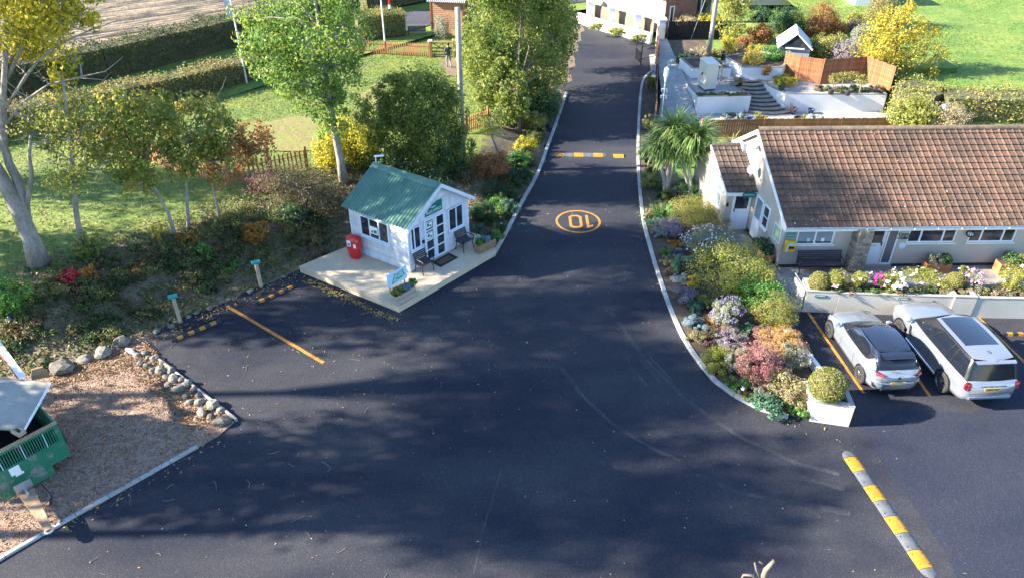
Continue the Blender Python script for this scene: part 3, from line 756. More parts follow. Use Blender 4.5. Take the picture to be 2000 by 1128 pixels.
# ------------------------------------------------------------------ slatted benches
def bench(name, label, w, p, rz, cat, group=None):
    t = thing(name, label, cat, p, rz, group)
    for x in (-w / 2 + .03, w / 2 - .03):
        mb = MB()
        mb.tube([(x, .30, 0), (x, .24, .18), (x, .20, .40), (x, .26, .62), (x, .33, .86)], [.024, .02, .022, .02, .016], 6)
        mb.tube([(x, -.22, 0), (x, -.20, .14), (x, -.17, .28), (x, -.21, .42), (x, -.24, .60)], [.024, .02, .02, .022, .02], 6)
        mb.tube([(x, -.20, .40), (x, .0, .385), (x, .21, .40)], .02, 6); mb.tube([(x, -.26, .60), (x, -.1, .635), (x, .1, .615), (x, .27, .62)], [.026, .024, .02, .018], 6)
        mb.tube([(x, -.18, .2), (x, .0, .30), (x, .23, .2)], .013, 6); mb.tube([(x, -.2, .44), (x, -.05, .56), (x, .1, .45), (x, .22, .5)], .011, 6)
        put('end_frame', mb.mesh(), M_BLACK, t)
    for k in range(5):
        y = -.20 + k * .098; mb = MB(); mb.bevbox(-w / 2, w / 2, y, y + .078, .412 - .006 * (2 - abs(k - 2)), .436 - .006 * (2 - abs(k - 2)), .006); put('seat_slat', mb.mesh(), M_SLAT, t)
    for k in range(5):
        z = .50 + k * .078; y = .225 + k * .024; mb = MB(); mb.bevbox(-w / 2, w / 2, y - .034, y - .014, z, z + .060, .005); put('back_slat', mb.mesh(), M_SLAT, t)
    return t
def onshed(x, y): return A + T @ Vector((x, y, 0))
bench('garden_chair', 'black slatted garden chair left of the cabin doors by the corner', .66, onshed(.40, -.42), ang, 'chair', 'black slatted garden chairs')
bench('garden_chair', 'black slatted garden chair right of the cabin doors near the wooden trough', .66, onshed(2.80, -.40), ang, 'chair', 'black slatted garden chairs')
# door mat
q = onshed(1.55, -.42); t = thing('door_mat', 'black edged brown door mat before the cabin doors', 'door mat', q, ang)
mb = MB(); mb.bevbox(-.52, .52, -.28, .28, 0, .012, .004); put('border', mb.mesh(), M_MATD, t)
mb = MB(); mb.bevbox(-.38, .38, -.17, .17, .006, .018, .004); put('pile', mb.mesh(), M_MATC, t)
# red fire-point cabinet
q = onshed(-.40, 2.62); t = thing('fire_point', 'red plastic fire equipment cabinet with stickers beside the cabin', 'fire cabinet', q, ang + math.pi / 2 + math.pi + .35)
mb = MB(); mb.smooth = False
sec = [(0, .20, .16), (.10, .24, .19), (.45, .29, .22), (.52, .31, .23), (.55, .31, .23), (.95, .30, .21), (1.04, .25, .15), (1.07, .12, .08)]
vs = []; fs = []; m_ = 16
for z, rx, ry in sec:
    for k in range(m_):
        a = 2 * math.pi * k / m_; c_, s_ = math.cos(a), math.sin(a)
        vs.append((rx * abs(c_) ** .5 * (1 if c_ > 0 else -1), ry * abs(s_) ** .5 * (1 if s_ > 0 else -1), z))
def lo_(i0, i1): return [(i * m_ + k, i * m_ + (k + 1) % m_, (i + 1) * m_ + (k + 1) % m_, (i + 1) * m_ + k) for i in range(i0, i1) for k in range(m_)]
mb.smooth = True; mb.add(vs[:5 * m_], lo_(0, 4)); put('body', mb.mesh(), M_RED, t)
mb = MB(); mb.smooth = True; mb.add(vs[4 * m_:], lo_(0, 3) + [tuple(range(3 * m_, 4 * m_))]); put('lid', mb.mesh(), M_RED, t)
mb = MB(); mb.box(-.20, -.02, -.236, -.232, .64, .92); put('sticker', mb.mesh(), M_PAPER, t)
mb = MB(); mb.box(-.17, -.05, -.240, -.237, .68, .80); put('sticker', mb.mesh(), M_BLUEP, t)
mb = MB(); mb.box(.10, .22, -.236, -.232, .60, .78); put('sticker', mb.mesh(), M_PAPER, t)

# ------------------------------------------------------------------ wooden troughs
def trough(name, label, L, Wd, h, p, rz, m, group='wooden flower troughs'):
    """planked box, origin at a bottom corner; soil inside"""
    t = thing(name, label, 'planter', p, rz, group); nbd = 3; th = .028
    for k in range(nbd):
        z0 = .03 + (h - .03) * k / nbd; z1 = .03 + (h - .03) * (k + 1) / nbd - .005; dx = R.uniform(-.003, .003)
        for (a, b2, c_, d_) in ((0, L, dx, th + dx), (0, L, Wd - th, Wd)):
            mb = MB(); mb.box(a, b2, c_, d_, z0, z1); put('plank', mb.mesh(), m, t)
        for (a, b2) in ((-.006, th - .006), (L - th + .006, L + .006)):
            mb = MB(); mb.box(a, b2, th, Wd - th, z0, z1); put('plank', mb.mesh(), m, t)
    mb = MB(); mb.box(th, L - th, th, Wd - th, .05, h - .05); put('soil', mb.mesh(), M_SOIL, t)
    mb = MB()
    for x in (.03, L - .10):
        for y in (.03, Wd - .1): mb.box(x, x + .07, y, y + .07, 0, .06)
    put('feet', mb.mesh(), m, t)
    return t
p0 = G(775.5, 599, .302); p1 = G(813, 577, .302); dd = p1 - p0
tr1 = trough('flower_trough', 'weathered trough with small leafy plants at the deck tip', dd.length, .36, .44, p0, math.atan2(dd.y, dd.x), M_WOODP)
p2 = G(937, 497, .302); p3 = G(969, 481.5, .302); dd2 = p3 - p2
tr2 = trough('flower_trough', 'brown trough with green and red plants beside the second chair', min(dd2.length, 1.5), .36, .40, p2, math.atan2(dd2.y, dd2.x), M_WOOD)
# park sign on two stakes
t = thing('park_sign', 'pale blue board with green leaf emblem on two stakes by the trough', 'sign', p0, math.atan2(dd.y, dd.x))
for x in (.10, .86):
    mb = MB(); mb.bevbox(x - .025, x + .025, .42, .46, 0, .95, .005); put('stake', mb.mesh(), M_POST, t)
mb = MB(); mb.bevbox(-.03, .97, .39, .418, .70, 1.28, .006); put('board', mb.mesh(), mat('pale_blue_board', (0.50, 0.68, 0.80), .45), t)
P = [(.18, .78), (.35, 1.18), (.44, 1.13), (.55, 1.15), (.80, 1.20), (.78, 1.08), (.86, .93), (.60, .86), (.42, .80)]
mb = MB(); mb.add([(x, .386, z) for x, z in P], [tuple(reversed(range(9)))]); put('emblem', mb.mesh(), M_TEAL, t)
mb = MB(); cx, cz = .55, 1.0; mb.add([(cx + (x - cx) * .86, .383, cz + (z - cz) * .86) for x, z in P], [tuple(reversed(range(9)))]); put('emblem', mb.mesh(), M_TEALL, t)
lettering('Park', .17, M_TEAL, t, (.54, .380, .92), (math.pi / 2, 0, 0)); lettering('the', .10, M_TEAL, t, (.52, .380, 1.07), (math.pi / 2, 0, 0))

# ------------------------------------------------------------------ bay posts on the bank
for (px, py, lab) in ((510, 559, 'pale timber post with teal cap plate nearer the cabin deck'), (352, 627, 'pale timber post with teal cap plate above the left wheel stop')):
    p = GT(px, py); t = thing('bay_post', lab, 'post', p, .5, 'timber bay posts on the bank')
    mb = MB(); mb.bevbox(-.07, .07, -.07, .07, -.2, 1.12, .012); put('post', mb.mesh(), M_POST, t)
    mb = MB(); mb.bevbox(-.17, .17, -.115, .10, 1.12, 1.20, .01); put('plate', mb.mesh(), mat('plate_teal', (.02, .24, .24), .4), t)
# ------------------------------------------------------------------ bungalow
M_RENDER = mat('cream_render', (0.45, 0.40, 0.335), 0.85, (0.385, 0.34, 0.285), .8, fine=.06, fscale=30, bump=.25, bscale=60)
M_PLINTH = mat('dark_blue_plinth', (0.022, 0.026, 0.05), 0.6)
M_TILE = mat('concrete_tile', (0.140, 0.080, 0.053), 0.85, (0.080, 0.051, 0.037), .7, .38, .62, fine=.4, fscale=16, bump=.5, bscale=30, rnd=.11, world=True)
M_TILED = mat('dark_weathered_tile', (0.105, 0.076, 0.062), 0.9, (0.060, 0.046, 0.040), 1.6, .35, .65, fine=.45, fscale=14, bump=.5, bscale=30, rnd=.2, world=True)
M_RIDGE = mat('ridge_tile', (0.185, 0.130, 0.090), 0.9, (0.11, 0.085, 0.065), 2, fine=.3, fscale=10, world=True, rnd=.12)
M_STONE = mat('pier_stone', (0.30, 0.235, 0.175), 0.9, (0.20, 0.165, 0.13), 3, fine=.3, fscale=20, bump=.5, bscale=20, rnd=.35)
M_MORT = mat('mortar', (0.24, 0.22, 0.19), 0.95)
M_PAVE = mat('paving_slab', (0.30, 0.275, 0.245), 0.9, (0.22, 0.20, 0.18), 1.5, fine=.2, fscale=20, bump=.25, bscale=30, world=True, rnd=.14)
M_YEL = mat('yellow_cabinet', (0.68, 0.36, 0.015), 0.35, coat=.2)
M_SIGNG = mat('grey_green_board', (0.17, 0.25, 0.235), 0.6)
HO = Vector((11.23, 27.23, 0.0)); HT = frame((0, 0, 0), (.9998, .02), (-.14, .99))
house = thing('bungalow', 'cream rendered bungalow with brown tiled roof facing the flower planters', 'bungalow', HO)
HL, HD, HW = 13.6, 7.2, 2.22
def grid_wall(x0, x1, z0, z1, ops, y, th, T, gable=None):
    """wall slab between y and y+th with rectangular openings (a,b,c,d)"""
    xs = sorted({x0, x1, *[q for o in ops for q in o[:2]]}); zs = sorted({z0, z1, *[q for o in ops for q in o[2:]]}); mb = MB()
    for i in range(len(xs) - 1):
        for j in range(len(zs) - 1):
            cx = (xs[i] + xs[i + 1]) / 2; cz = (zs[j] + zs[j + 1]) / 2
            if any(o[0] < cx < o[1] and o[2] < cz < o[3] for o in ops): continue
            mb.box(xs[i], xs[i + 1], y, y + th, zs[j], zs[j + 1], T)
    return mb
W1 = (.57, 2.15, 1.10, 2.04); DR = (3.46, 4.34, 0.08, 2.06); SP = (4.36, 4.86, 0.08, 2.06); W2 = (5.22, 7.26, 1.12, 2.04); W3 = (7.78, 9.76, 1.12, 2.04); W4 = (10.6, 12.2, 1.12, 2.04)
put('front_wall', grid_wall(0, HL, .0, HW, [W1, DR, SP, W2, W3, W4], 0, .22, HT).mesh(), M_RENDER, house)
mb = MB(); xs = [(0, 0), (HD, 0), (HD, HW), (HD / 2, 4.62), (0, HW)]
mb.add([(0.002, y + .001, z) for y, z in xs] + [(.2, y + .001, z) for y, z in xs], [(4, 3, 2, 1, 0), (5, 6, 7, 8, 9)], HT); put('gable_wall', mb.mesh(), M_RENDER, house)
mb = MB(); mb.box(.2, HL, HD - .2, HD, 0, HW, HT); mb.box(HL - .2, HL, .22, HD - .2, 0, HW, HT); put('rear_wall', mb.mesh(), M_RENDER, house)
mb = MB(); mb.box(.2, HL - .2, .9, 1.0, .02, HW, HT); put('room_partition', mb.mesh(), mat('dim_interior', (.10, .085, .07), .9), house)
mb = MB(); mb.box(-.012, 2.8, -.014, -.001, 0.0, .15, HT); mb.box(4.9, HL, -.014, -.001, 0, .13, HT); mb.box(-.014, -.002, 0, HD, 0, .14, HT); put('plinth', mb.mesh(), M_PLINTH, house)
glazed(house, HT, *W1, .06, [.5], fw=.07, proud=.03, mglass=M_BLIND)
glazed(house, HT, *W2, .06, [.27, .73], fw=.07, proud=.03); glazed(house, HT, *W3, .06, [.27, .73], fw=.07, proud=.03); glazed(house, HT, *W4, .06, [.5], fw=.07, proud=.03)
# things on the sills, seen dimly: kept as simple notices in the reception window
for (x, z, m_) in ((1.02, 1.24, M_TEALL), (1.62, 1.24, M_PAPER)):
    mb = MB(); mb.box(x, x + .14, .020, .026, z, z + .16, HT); put('notice', mb.mesh(), m_, house)
mb = MB(); mb.box(.66, 1.32, .022, .027, 1.16, 1.22, HT); mb.box(1.42, 2.06, .022, .027, 1.16, 1.22, HT); put('dark_counter', mb.mesh(), M_PLINTH, house)
# front door and side light
M_DOOR = mat('pale_door', (0.60, 0.68, 0.76), 0.4)
mb = MB(); mb.box(DR[0], DR[0] + .07, .03, .10, .08, 2.06, HT); mb.box(DR[1] - .07, DR[1], .03, .10, .08, 2.06, HT); mb.box(DR[0] + .07, DR[1] - .07, .03, .10, 1.98, 2.06, HT); put('door_frame', mb.mesh(), M_WHITE, house)
mb = MB(); mb.box(DR[0] + .075, DR[1] - .075, .045, .085, .09, 1.975, HT); d_ = put('door', mb.mesh(), M_DOOR, house)
mb = MB(); mb.box(DR[0] + .12, DR[1] - .12, .036, .044, 1.12, 1.93, HT); put('pane', mb.mesh(), M_GLASS, d_)
mb = MB(); mb.box(DR[0] + .28, DR[0] + .58, .034, .044, .98, 1.03, HT); put('letter_plate', mb.mesh(), M_STEEL, d_)
mb = MB(); mb.box(DR[1] - .13, DR[1] - .10, .0, .044, 1.0, 1.16, HT); put('handle', mb.mesh(), M_BLACK, d_)
glazed(house, HT, *SP, .06, [], fw=.07, proud=.03, mglass=mat('grey_frosted', (.11, .12, .13), .2), name='side_light', sill=False)
# stone pier beside the door
pt = put('stone_pier', (lambda m: (m.box(2.86, 3.42, -.50, -.002, 0, 2.02, HT), m.mesh())[1])(MB()), M_MORT, house)
rows = 17; h = 2.02 / rows
for r in range(rows):
    z0 = r * h + .006; z1 = (r + 1) * h - .006
    cuts = [2.86, 2.86 + R.uniform(.14, .26), 2.86 + R.uniform(.30, .44), 3.42]
    for a, b2 in zip(cuts[:-1], cuts[1:]):
        mb = MB(); pr = R.uniform(.012, .03); mb.bevbox(a + .006, b2 - .006, -.50 - pr, -.49, z0, z1, .008, HT); put('stone', mb.mesh(), M_STONE, pt)
    cuts = [-.50, R.uniform(-.34, -.2), -.005]
    for a, b2 in zip(cuts[:-1], cuts[1:]):
        mb = MB(); pr = R.uniform(.012, .03); mb.bevbox(2.86 - pr, 2.87, a + .006, b2 - .006, z0, z1, .008, HT); put('stone', mb.mesh(), M_STONE, pt)
# roofs of single tiles
def tile_mesh(T, w, l, pitch, thick=.042):
    sec = [(0, .0), (.06, .005), (w * .62, .004), (w * .70, .022), (w * .82, .036), (w * .93, .024), (w + .012, .004)]
    up = [(x, 0, z + thick) for x, z in sec] + [(x, l, z * .8 + thick - .034) for x, z in sec]; lo = [(x, 0.0, z - .004) for x, z in sec]
    n = len(sec); Rm = T @ rotm(x=pitch); mb = MB(); dz = R.uniform(-.004, .004)
    mb.add([Vector(p) + Vector((0, R.uniform(-.004, .004), dz)) for p in up], [(i, i + 1, n + i + 1, n + i) for i in range(n - 1)], Rm)
    mb.add(lo + up[:n], [(i, i + 1, n + i + 1, n + i) for i in range(n - 1)], Rm); mb.add([lo[0], up[0], up[n]], [(0, 2, 1)], Rm); return mb
def tiled(parent, T, x0, x1, y0, z0, y1, z1, w, rows, m, singles, rnds=8):
    ln = math.hypot(y1 - y0, z1 - z0); pitch = math.atan2(z1 - z0, y1 - y0); g = ln / rows; cols = int(round((x1 - x0) / w)); w = (x1 - x0) / cols
    tilt = pitch - .03; var = []
    for k in range(rnds):
        me = tile_mesh(T, w, g * 1.14, tilt).mesh('tile'); a = me.attributes.new('rnd', 'FLOAT', 'FACE'); a.data.foreach_set('value', [k / rnds] * len(me.polygons)); me.materials.append(m); var.append(me)
    rest = MB(); done = 0; rr = []
    for r in range(rows):
        for c in range(cols):
            p = T @ Vector((x0 + c * w, y0 + (y1 - y0) * r / rows, z0 + (z1 - z0) * r / rows + .03))
            if done < singles:
                put('roof_tile', var[(c * 7 + r * 3 + R.randrange(3)) % rnds], None, parent, p); done += 1
            else:
                tm = tile_mesh(T, w, g * 1.14, tilt); o = len(rest.v); rest.v += [(v[0] + p.x, v[1] + p.y, v[2] + p.z) for v in tm.v]; rest.f += [tuple(i + o for i in f) for f in tm.f]; rest.m += tm.m; rest.sm += tm.sm; rr += [R.random()] * len(tm.f)
    if rest.v:
        me = rest.mesh('tiles'); a = me.attributes.new('rnd', 'FLOAT', 'FACE'); a.data.foreach_set('value', rr); put('roof_tiles', me, m, parent, kind='stuff')
EVY, EVZ, RGY, RGZ = -.38, 2.13, HD / 2, 4.72
mb = MB(); mb.add([(-.16, EVY, EVZ), (HL, EVY, EVZ), (HL, RGY, RGZ), (-.16, RGY, RGZ), (-.16, HD + .38, EVZ), (HL, HD + .38, EVZ)], [(0, 1, 2, 3), (3, 2, 5, 4)], HT)
rf = put('roof', mb.mesh(), M_TILED, house)
tiled(rf, HT, -.17, HL, EVY - .05, EVZ - .01, RGY, RGZ, .305, 16, M_TILE, 295)
for k in range(int(HL / .45)):
    mb = MB(); mb.smooth = True; x0 = -.18 + k * .45; vs = []
    for x in (x0 + .004, x0 + .446): vs += [(x, RGY + .15 * math.cos(a), RGZ + .02 + .115 * math.sin(a)) for a in np.linspace(math.pi * 1.08, -.08 * math.pi, 9)]
    mb.add(vs, [(i, i + 1, 9 + i + 1, 9 + i) for i in range(8)], HT); put('ridge_tile', mb.mesh(), M_RIDGE, rf)
n = 70; lx = rng.uniform(0, HL, n); ls = rng.random(n) ** 1.5; P = np.array([tuple(HT @ Vector((a, EVY + (RGY - EVY) * b, EVZ + (RGZ - EVZ) * b + .105))) for a, b in zip(lx, ls)])
put('lichen', quads_mesh('lichen', leaves(P, np.tile(unit(np.array([[0, -.54, .84]])), (n, 1)), .07, .06, .05), rng.random(n)), leafmat('lichen', [(.50, .48, .42), (.36, .35, .28), (.10, .11, .05), (.62, .60, .55)], 0), rf, kind='stuff')
# eaves: fascia, gutter, brackets
mb = MB(); mb.box(-.16, HL, -.35, -.32, EVZ - .21, EVZ - .02, HT); mb.box(-.16, HL, -.32, .0, EVZ - .21, EVZ - .19, HT); put('fascia', mb.mesh(), M_WHITE, house)
mb = MB(); mb.smooth = True; n = 8; vs = []
for x in (-.18, HL): vs += [(x, -.405 + .055 * math.cos(a), EVZ - .045 + .055 * math.sin(a)) for a in np.linspace(math.pi, 2 * math.pi, n)]
mb.add(vs, [(i, i + 1, n + i + 1, n + i) for i in range(n - 1)], HT); put('gutter', mb.mesh(), M_WHITE, house)
for k in range(14):
    mb = MB(); x = .2 + k * .97; mb.box(x, x + .03, -.47, -.35, EVZ - .11, EVZ - .035, HT); put('gutter_bracket', mb.mesh(), M_WHITE, house)
for s in (0, 1):
    ya, yb = (EVY - .04, RGY) if s == 0 else (RGY, HD + .4); za, zb = (EVZ, RGZ + .02) if s == 0 else (RGZ + .02, EVZ); mb = MB()
    mb.add([(x, y, z) for x in (-.195, -.165) for y, z in ((ya, za + .0), (yb, zb + .0), (yb, zb - .2), (ya, za - .2))], [(0, 1, 2, 3), (7, 6, 5, 4), (0, 4, 5, 1), (3, 2, 6, 7), (0, 3, 7, 4), (1, 5, 6, 2)], HT); put('barge_board', mb.mesh(), M_WHITE, house)
mb = MB(); mb.add([(x, y, z) for x in (-.165, -.0) for y, z in ((-.35, EVZ - .03), (.35, EVZ + .42), (.02, EVZ - .2), (-.35, EVZ - .2))], [(0, 1, 2, 3), (7, 6, 5, 4), (2, 6, 7, 3)], HT); put('eaves_box', mb.mesh(), M_WHITE, house)
# gable side: door, narrow window, dish, lamp, posters
GS = HT @ Matrix(((0, 1, 0, 0), (-1, 0, 0, 0), (0, 0, 1, 0), (0, 0, 0, 1)))      # local x -> -y of the house, outside is -y
gT = HT @ Matrix(((0, 1, 0, 0), (1, 0, 0, 0), (0, 0, 1, 0), (0, 0, 0, 1)))
d_ = glazed(house, gT, 2.05, 2.80, .95, 2.06, -.002, [], fw=.08, proud=.05, mglass=M_BLIND, name='side_door', sill=False)
mb = MB(); mb.box(-.052, -.004, 2.05, 2.80, .06, .948, HT); put('door_panel', mb.mesh(), M_WHITE, d_)
glazed(house, gT, 1.40, 1.98, .98, 2.02, -.002, [], 2, .06, .05, name='window')
q = HO + HT @ Vector((-.05, 3.15, 3.10)); t = thing('satellite_dish', 'grey satellite dish on the gable wall of the bungalow', 'satellite dish', q)
mb = MB(); mb.smooth = True; mb.lathe([(.005, 0), (.09, .012), (.16, .038), (.21, .065)], 20, tr(-.28, -.05, 0) @ rotm(x=1.2, z=-.9)); put('dish', mb.mesh(), mat('dish_grey', (.34, .36, .37), .5), t)
mb = MB(); mb.tube([(0.05, 0, -.1), (-.18, 0, -.12), (-.26, -.04, 0)], .018, 6); mb.tube([(-.22, -.04, -.12), (-.40, -.34, -.16)], .012, 6); mb.box(-.44, -.36, -.40, -.30, -.2, -.12); put('arm', mb.mesh(), M_STEEL, t)
q = HO + HT @ Vector((-.16, 3.45, 4.0)); t = thing('wall_lamp', 'white globe lamp under the gable peak', 'lamp', q)
mb = MB(); mb.blob((0, 0, 0), .12, 2, 0, 1, 1); mb.sm = [True] * len(mb.f); put('globe', mb.mesh(), M_WHITE, t)
mb = MB(); mb.tube([(.16, 0, .04), (0, 0, .1)], .02, 6); put('bracket', mb.mesh(), M_WHITE, t)
t = thing('wall_poster', 'pale green framed poster on the gable wall by the corner', 'poster', HO)
mb = MB(); mb.box(-.03, -.004, .18, .86, 1.02, 1.74, HT); put('frame', mb.mesh(), M_WHITE, t)
mb = MB(); mb.box(-.034, -.031, .23, .81, 1.07, 1.69, HT); p = put('print', mb.mesh(), mat('poster_green', (.30, .44, .34), .5), t)
mb = MB(); mb.box(-.038, -.035, .36, .62, 1.25, 1.5, HT); put('picture', mb.mesh(), mat('poster_lime', (.48, .60, .22), .5), p)
# reception board, cabinet, ornaments on the front wall
t = thing('reception_board', 'grey green reception board behind the yellow cabinet', 'sign', HO)
mb = MB(); mb.box(.06, .54, -.022, -.003, .92, 1.72, HT); put('panel', mb.mesh(), M_SIGNG, t)
mb = MB(); mb.box(.10, .50, -.030, -.023, 1.50, 1.64, HT); put('plate', mb.mesh(), M_TEAL, t)
lettering('RECEPTION', .072, M_LITWHITE, t, HT @ Vector((.31, -.034, 1.57)), (math.pi / 2, 0, .02))
t = thing('defibrillator_cabinet', 'yellow defibrillator cabinet on the wall beside the reception window', 'cabinet', HO)
mb = MB(); mb.bevbox(.08, .50, -.21, -.024, .86, 1.36, .03, HT); put('case', mb.mesh(), M_YEL, t)
mb = MB(); mb.box(.14, .48, -.216, -.211, 1.18, 1.28, HT); mb.box(.10, .19, -.216, -.211, .88, 1.14, HT); put('label', mb.mesh(), mat('mint_label', (.35, .62, .45), .5), t)
mb = MB(); mb.bevbox(.22, .44, -.224, -.211, 1.02, 1.14, .006, HT); put('latch', mb.mesh(), M_BLACK, t)
t = thing('name_plaque', 'small grey name plaque high on the wall right of the front door', 'plaque', HO)
mb = MB(); mb.box(4.98, 5.14, -.02, -.003, 1.82, 1.98, HT); put('plate', mb.mesh(), M_SIGNG, t)
mb = MB(); mb.box(5.0, 5.12, -.024, -.021, 1.87, 1.93, HT); put('print', mb.mesh(), M_PAPER, t)
t = thing('metal_ornament', 'black scroll metal ornament on the wall left of the middle window', 'ornament', HO)
mb = MB(); cx, cz = 4.98 + .09, 1.55
for s in (-1, 1):
    mb.tube([(cx + s * (.02 + .26 * math.sin(a)), -.03, cz - .14 + .17 * (1 - math.cos(a))) for a in np.linspace(0, 2.2, 8)], .016, 5, HT)
    mb.tube([(cx + s * (.12 + .05 * math.cos(a)), -.03, cz + .05 * math.sin(a)) for a in np.linspace(0, 6.2, 9)], .014, 5, HT)
mb.tube([(cx - .30, -.03, cz - .17), (cx, -.03, cz - .20), (cx + .30, -.03, cz - .17)], .02, 5, HT); mb.tube([(cx, -.03, cz - .2), (cx, -.03, cz + .06)], .018, 5, HT)
put('scrollwork', mb.mesh(), M_BLACK, t)
t = thing('wall_plate', 'round pale blue plate on the wall below the ornament', 'plate', HO)
mb = MB(); Tp = HT @ tr(5.10, -.004, 1.0) @ rotm(x=math.pi / 2); mb.lathe([(0.001, .03), (.10, .026), (.15, .012), (.16, 0)], 20, Tp); put('plate', mb.mesh(), mat('plate_blue', (.50, .62, .66), .35), t)
mb = MB(); mb.lathe([(.03, .032), (.055, .034), (.06, .028)], 14, HT @ tr(5.13, -.004, 1.02) @ rotm(x=math.pi / 2)); put('motif', mb.mesh(), M_WHITE, t)
t = thing('hanging_ball', 'round black and white openwork ball beside the right window', 'ornament', HO)
mb = MB(); c = Vector((7.70, -.13, 1.62))
for k in range(5): mb.tube([c + rotm(z=k * .63).to_3x3() @ Vector((.15 * math.cos(a), 0, .15 * math.sin(a))) for a in np.linspace(0, 6.29, 15)], .014, 5, HT)
put('rings', mb.mesh(), M_BLACK, t)
mb = MB(); mb.blob(c, .10, 2, .1, 2, 1, HT); put('core', mb.mesh(), M_LITWHITE, t)
# satellite of small pieces: bench and troughs against the front
def onhouse(x, y, z=0.02): return HO + HT @ Vector((x, y, z))
bench('garden_bench', 'long black slatted bench under the reception window', 1.85, onhouse(1.58, -.42), .02, 'bench')
ht1 = trough('flower_trough', 'orange brown trough under the middle window of the bungalow', 1.05, .42, .46, onhouse(5.95, -.66), .02, mat('orange_wood', (.42, .19, .07), .7, (.30, .13, .05), 3, rnd=.12), 'wooden flower troughs')
ht2 = trough('flower_trough', 'orange brown trough under the right window of the bungalow', 1.15, .46, .50, onhouse(8.95, -.82), .02, bpy.data.materials['orange_wood'], 'wooden flower troughs')
ht3 = trough('flower_trough', 'brown trough at the corner of the bungalow gable', 1.25, .42, .46, onhouse(-.12, .15), math.pi / 2 + .14, bpy.data.materials['orange_wood'], 'wooden flower troughs')
# ------------------------------------------------------------------ porch on the gable
PO = Vector((9.62, 30.42, 0)); PT = frame((0, 0, 0), (1, .01), (-.20, .98)); PW, PD = 1.42, 3.6
porch = thing('entrance_porch', 'small cream porch with dark tiled roof on the gable of the bungalow', 'porch', PO)
put('front_wall', grid_wall(0, PW, 0, 2.1, [(.30, 1.10, .06, 2.04)], 0, .16, PT).mesh(), M_RENDER, porch)
pW = (.55, 1.75, .85, 1.95)
pgT = PT @ Matrix(((0, 1, 0, 0), (1, 0, 0, 0), (0, 0, 1, 0), (0, 0, 0, 1)))
put('side_wall', grid_wall(.162, PD, 0, 2.1, [pW], 0.003, .16, pgT).mesh(), M_RENDER, porch)
mb = MB(); mb.add([(.003, .0, 2.1), (.003, PD, 2.1), (.003, PD / 2, 3.2), (.16, 0, 2.1), (.16, PD, 2.1), (.16, PD / 2, 3.2)], [(0, 1, 2), (5, 4, 3)], PT); put('gable_wall', mb.mesh(), M_RENDER, porch)
w = glazed(porch, pgT, *pW, .05, [.5], fw=.06, proud=.045, mglass=M_BLIND, sill=True)
mb = MB(); mb.box(pW[0] + .06, pW[1] - .06, -.02, .04, 1.55, 1.61, pgT); put('transom', mb.mesh(), M_WHITE, w)
d_ = glazed(porch, PT, .30, 1.10, 1.0, 2.04, .03, [], fw=.10, proud=.05, name='door', sill=False)
mb = MB(); mb.box(.30, 1.10, -.015, .035, .06, .998, PT); put('door_panel', mb.mesh(), M_WHITE, d_)
mb = MB(); mb.box(.38, .41, -.07, -.02, .98, 1.12, PT); put('handle', mb.mesh(), M_BLACK, d_)
pr_ = PD / 2
mb = MB(); mb.add([(-.2, -.32, 2.08), (PW + .12, -.32, 2.08), (PW - .08, pr_, 3.42), (-.2, pr_, 3.42), (-.2, PD + .3, 2.08), (PW - .4, PD + .3, 2.08)], [(0, 1, 2, 3), (3, 2, 5, 4)], PT); prf = put('roof', mb.mesh(), M_TILED, porch)
tiled(prf, PT, -.22, PW + .10, -.36, 2.07, pr_, 3.42, .27, 8, M_TILED, 999)
for k in range(4):
    mb = MB(); mb.smooth = True; x0 = -.22 + k * .40; vs = []
    for x in (x0 + .004, x0 + .396): vs += [(x, pr_ + .13 * math.cos(a), 3.43 + .10 * math.sin(a)) for a in np.linspace(math.pi * 1.08, -.08 * math.pi, 9)]
    mb.add(vs, [(i, i + 1, 9 + i + 1, 9 + i) for i in range(8)], PT); put('ridge_tile', mb.mesh(), M_TILED, prf)
mb = MB(); mb.box(PW - .34, PW - .06, pr_ - .35, pr_ + .12, 3.25, 3.62, PT); put('lead_flashing', mb.mesh(), mat('lead', (.36, .40, .46), .5), porch)
mb = MB(); mb.box(-.22, PW + .1, -.34, -.31, 1.90, 2.07, PT); mb.box(-.22, PW + .1, -.31, 0, 1.90, 1.92, PT); put('fascia', mb.mesh(), M_WHITE, porch)
mb = MB(); mb.add([(x, y, z) for x in (-.235, -.205) for y, z in ((-.34, 2.08), (pr_, 3.44), (pr_, 3.28), (-.34, 1.90))], [(0, 1, 2, 3), (7, 6, 5, 4), (0, 4, 5, 1), (3, 2, 6, 7), (0, 3, 7, 4)], PT); put('barge_board', mb.mesh(), M_WHITE, porch)
q = PO + PT @ Vector((.80, -.36, 1.98)); t = thing('reception_sign', 'oval teal reception sign on the porch fascia', 'sign', q)
mb = MB(); mb.add([(.33 * math.cos(a), y, .13 * math.sin(a)) for y in (-.018, .012) for a in np.linspace(0, 2 * math.pi, 29)[:-1]], [tuple(range(28))] + [(28 + i, 28 + (i + 1) % 28, (i + 1) % 28, i) for i in range(28)]); put('panel', mb.mesh(), M_TEAL, t)
lettering('RECEPTION', .088, M_LITWHITE, t, (0, -.022, 0), (math.pi / 2, 0, 0))
mb = MB(); mb.box(.02, .10, -.05, -.002, 1.25, 1.42, PT); q = thing('key_box', 'black key box on the porch wall left of its door', 'key box', PO); put('case', mb.mesh(), M_BLACK, q)

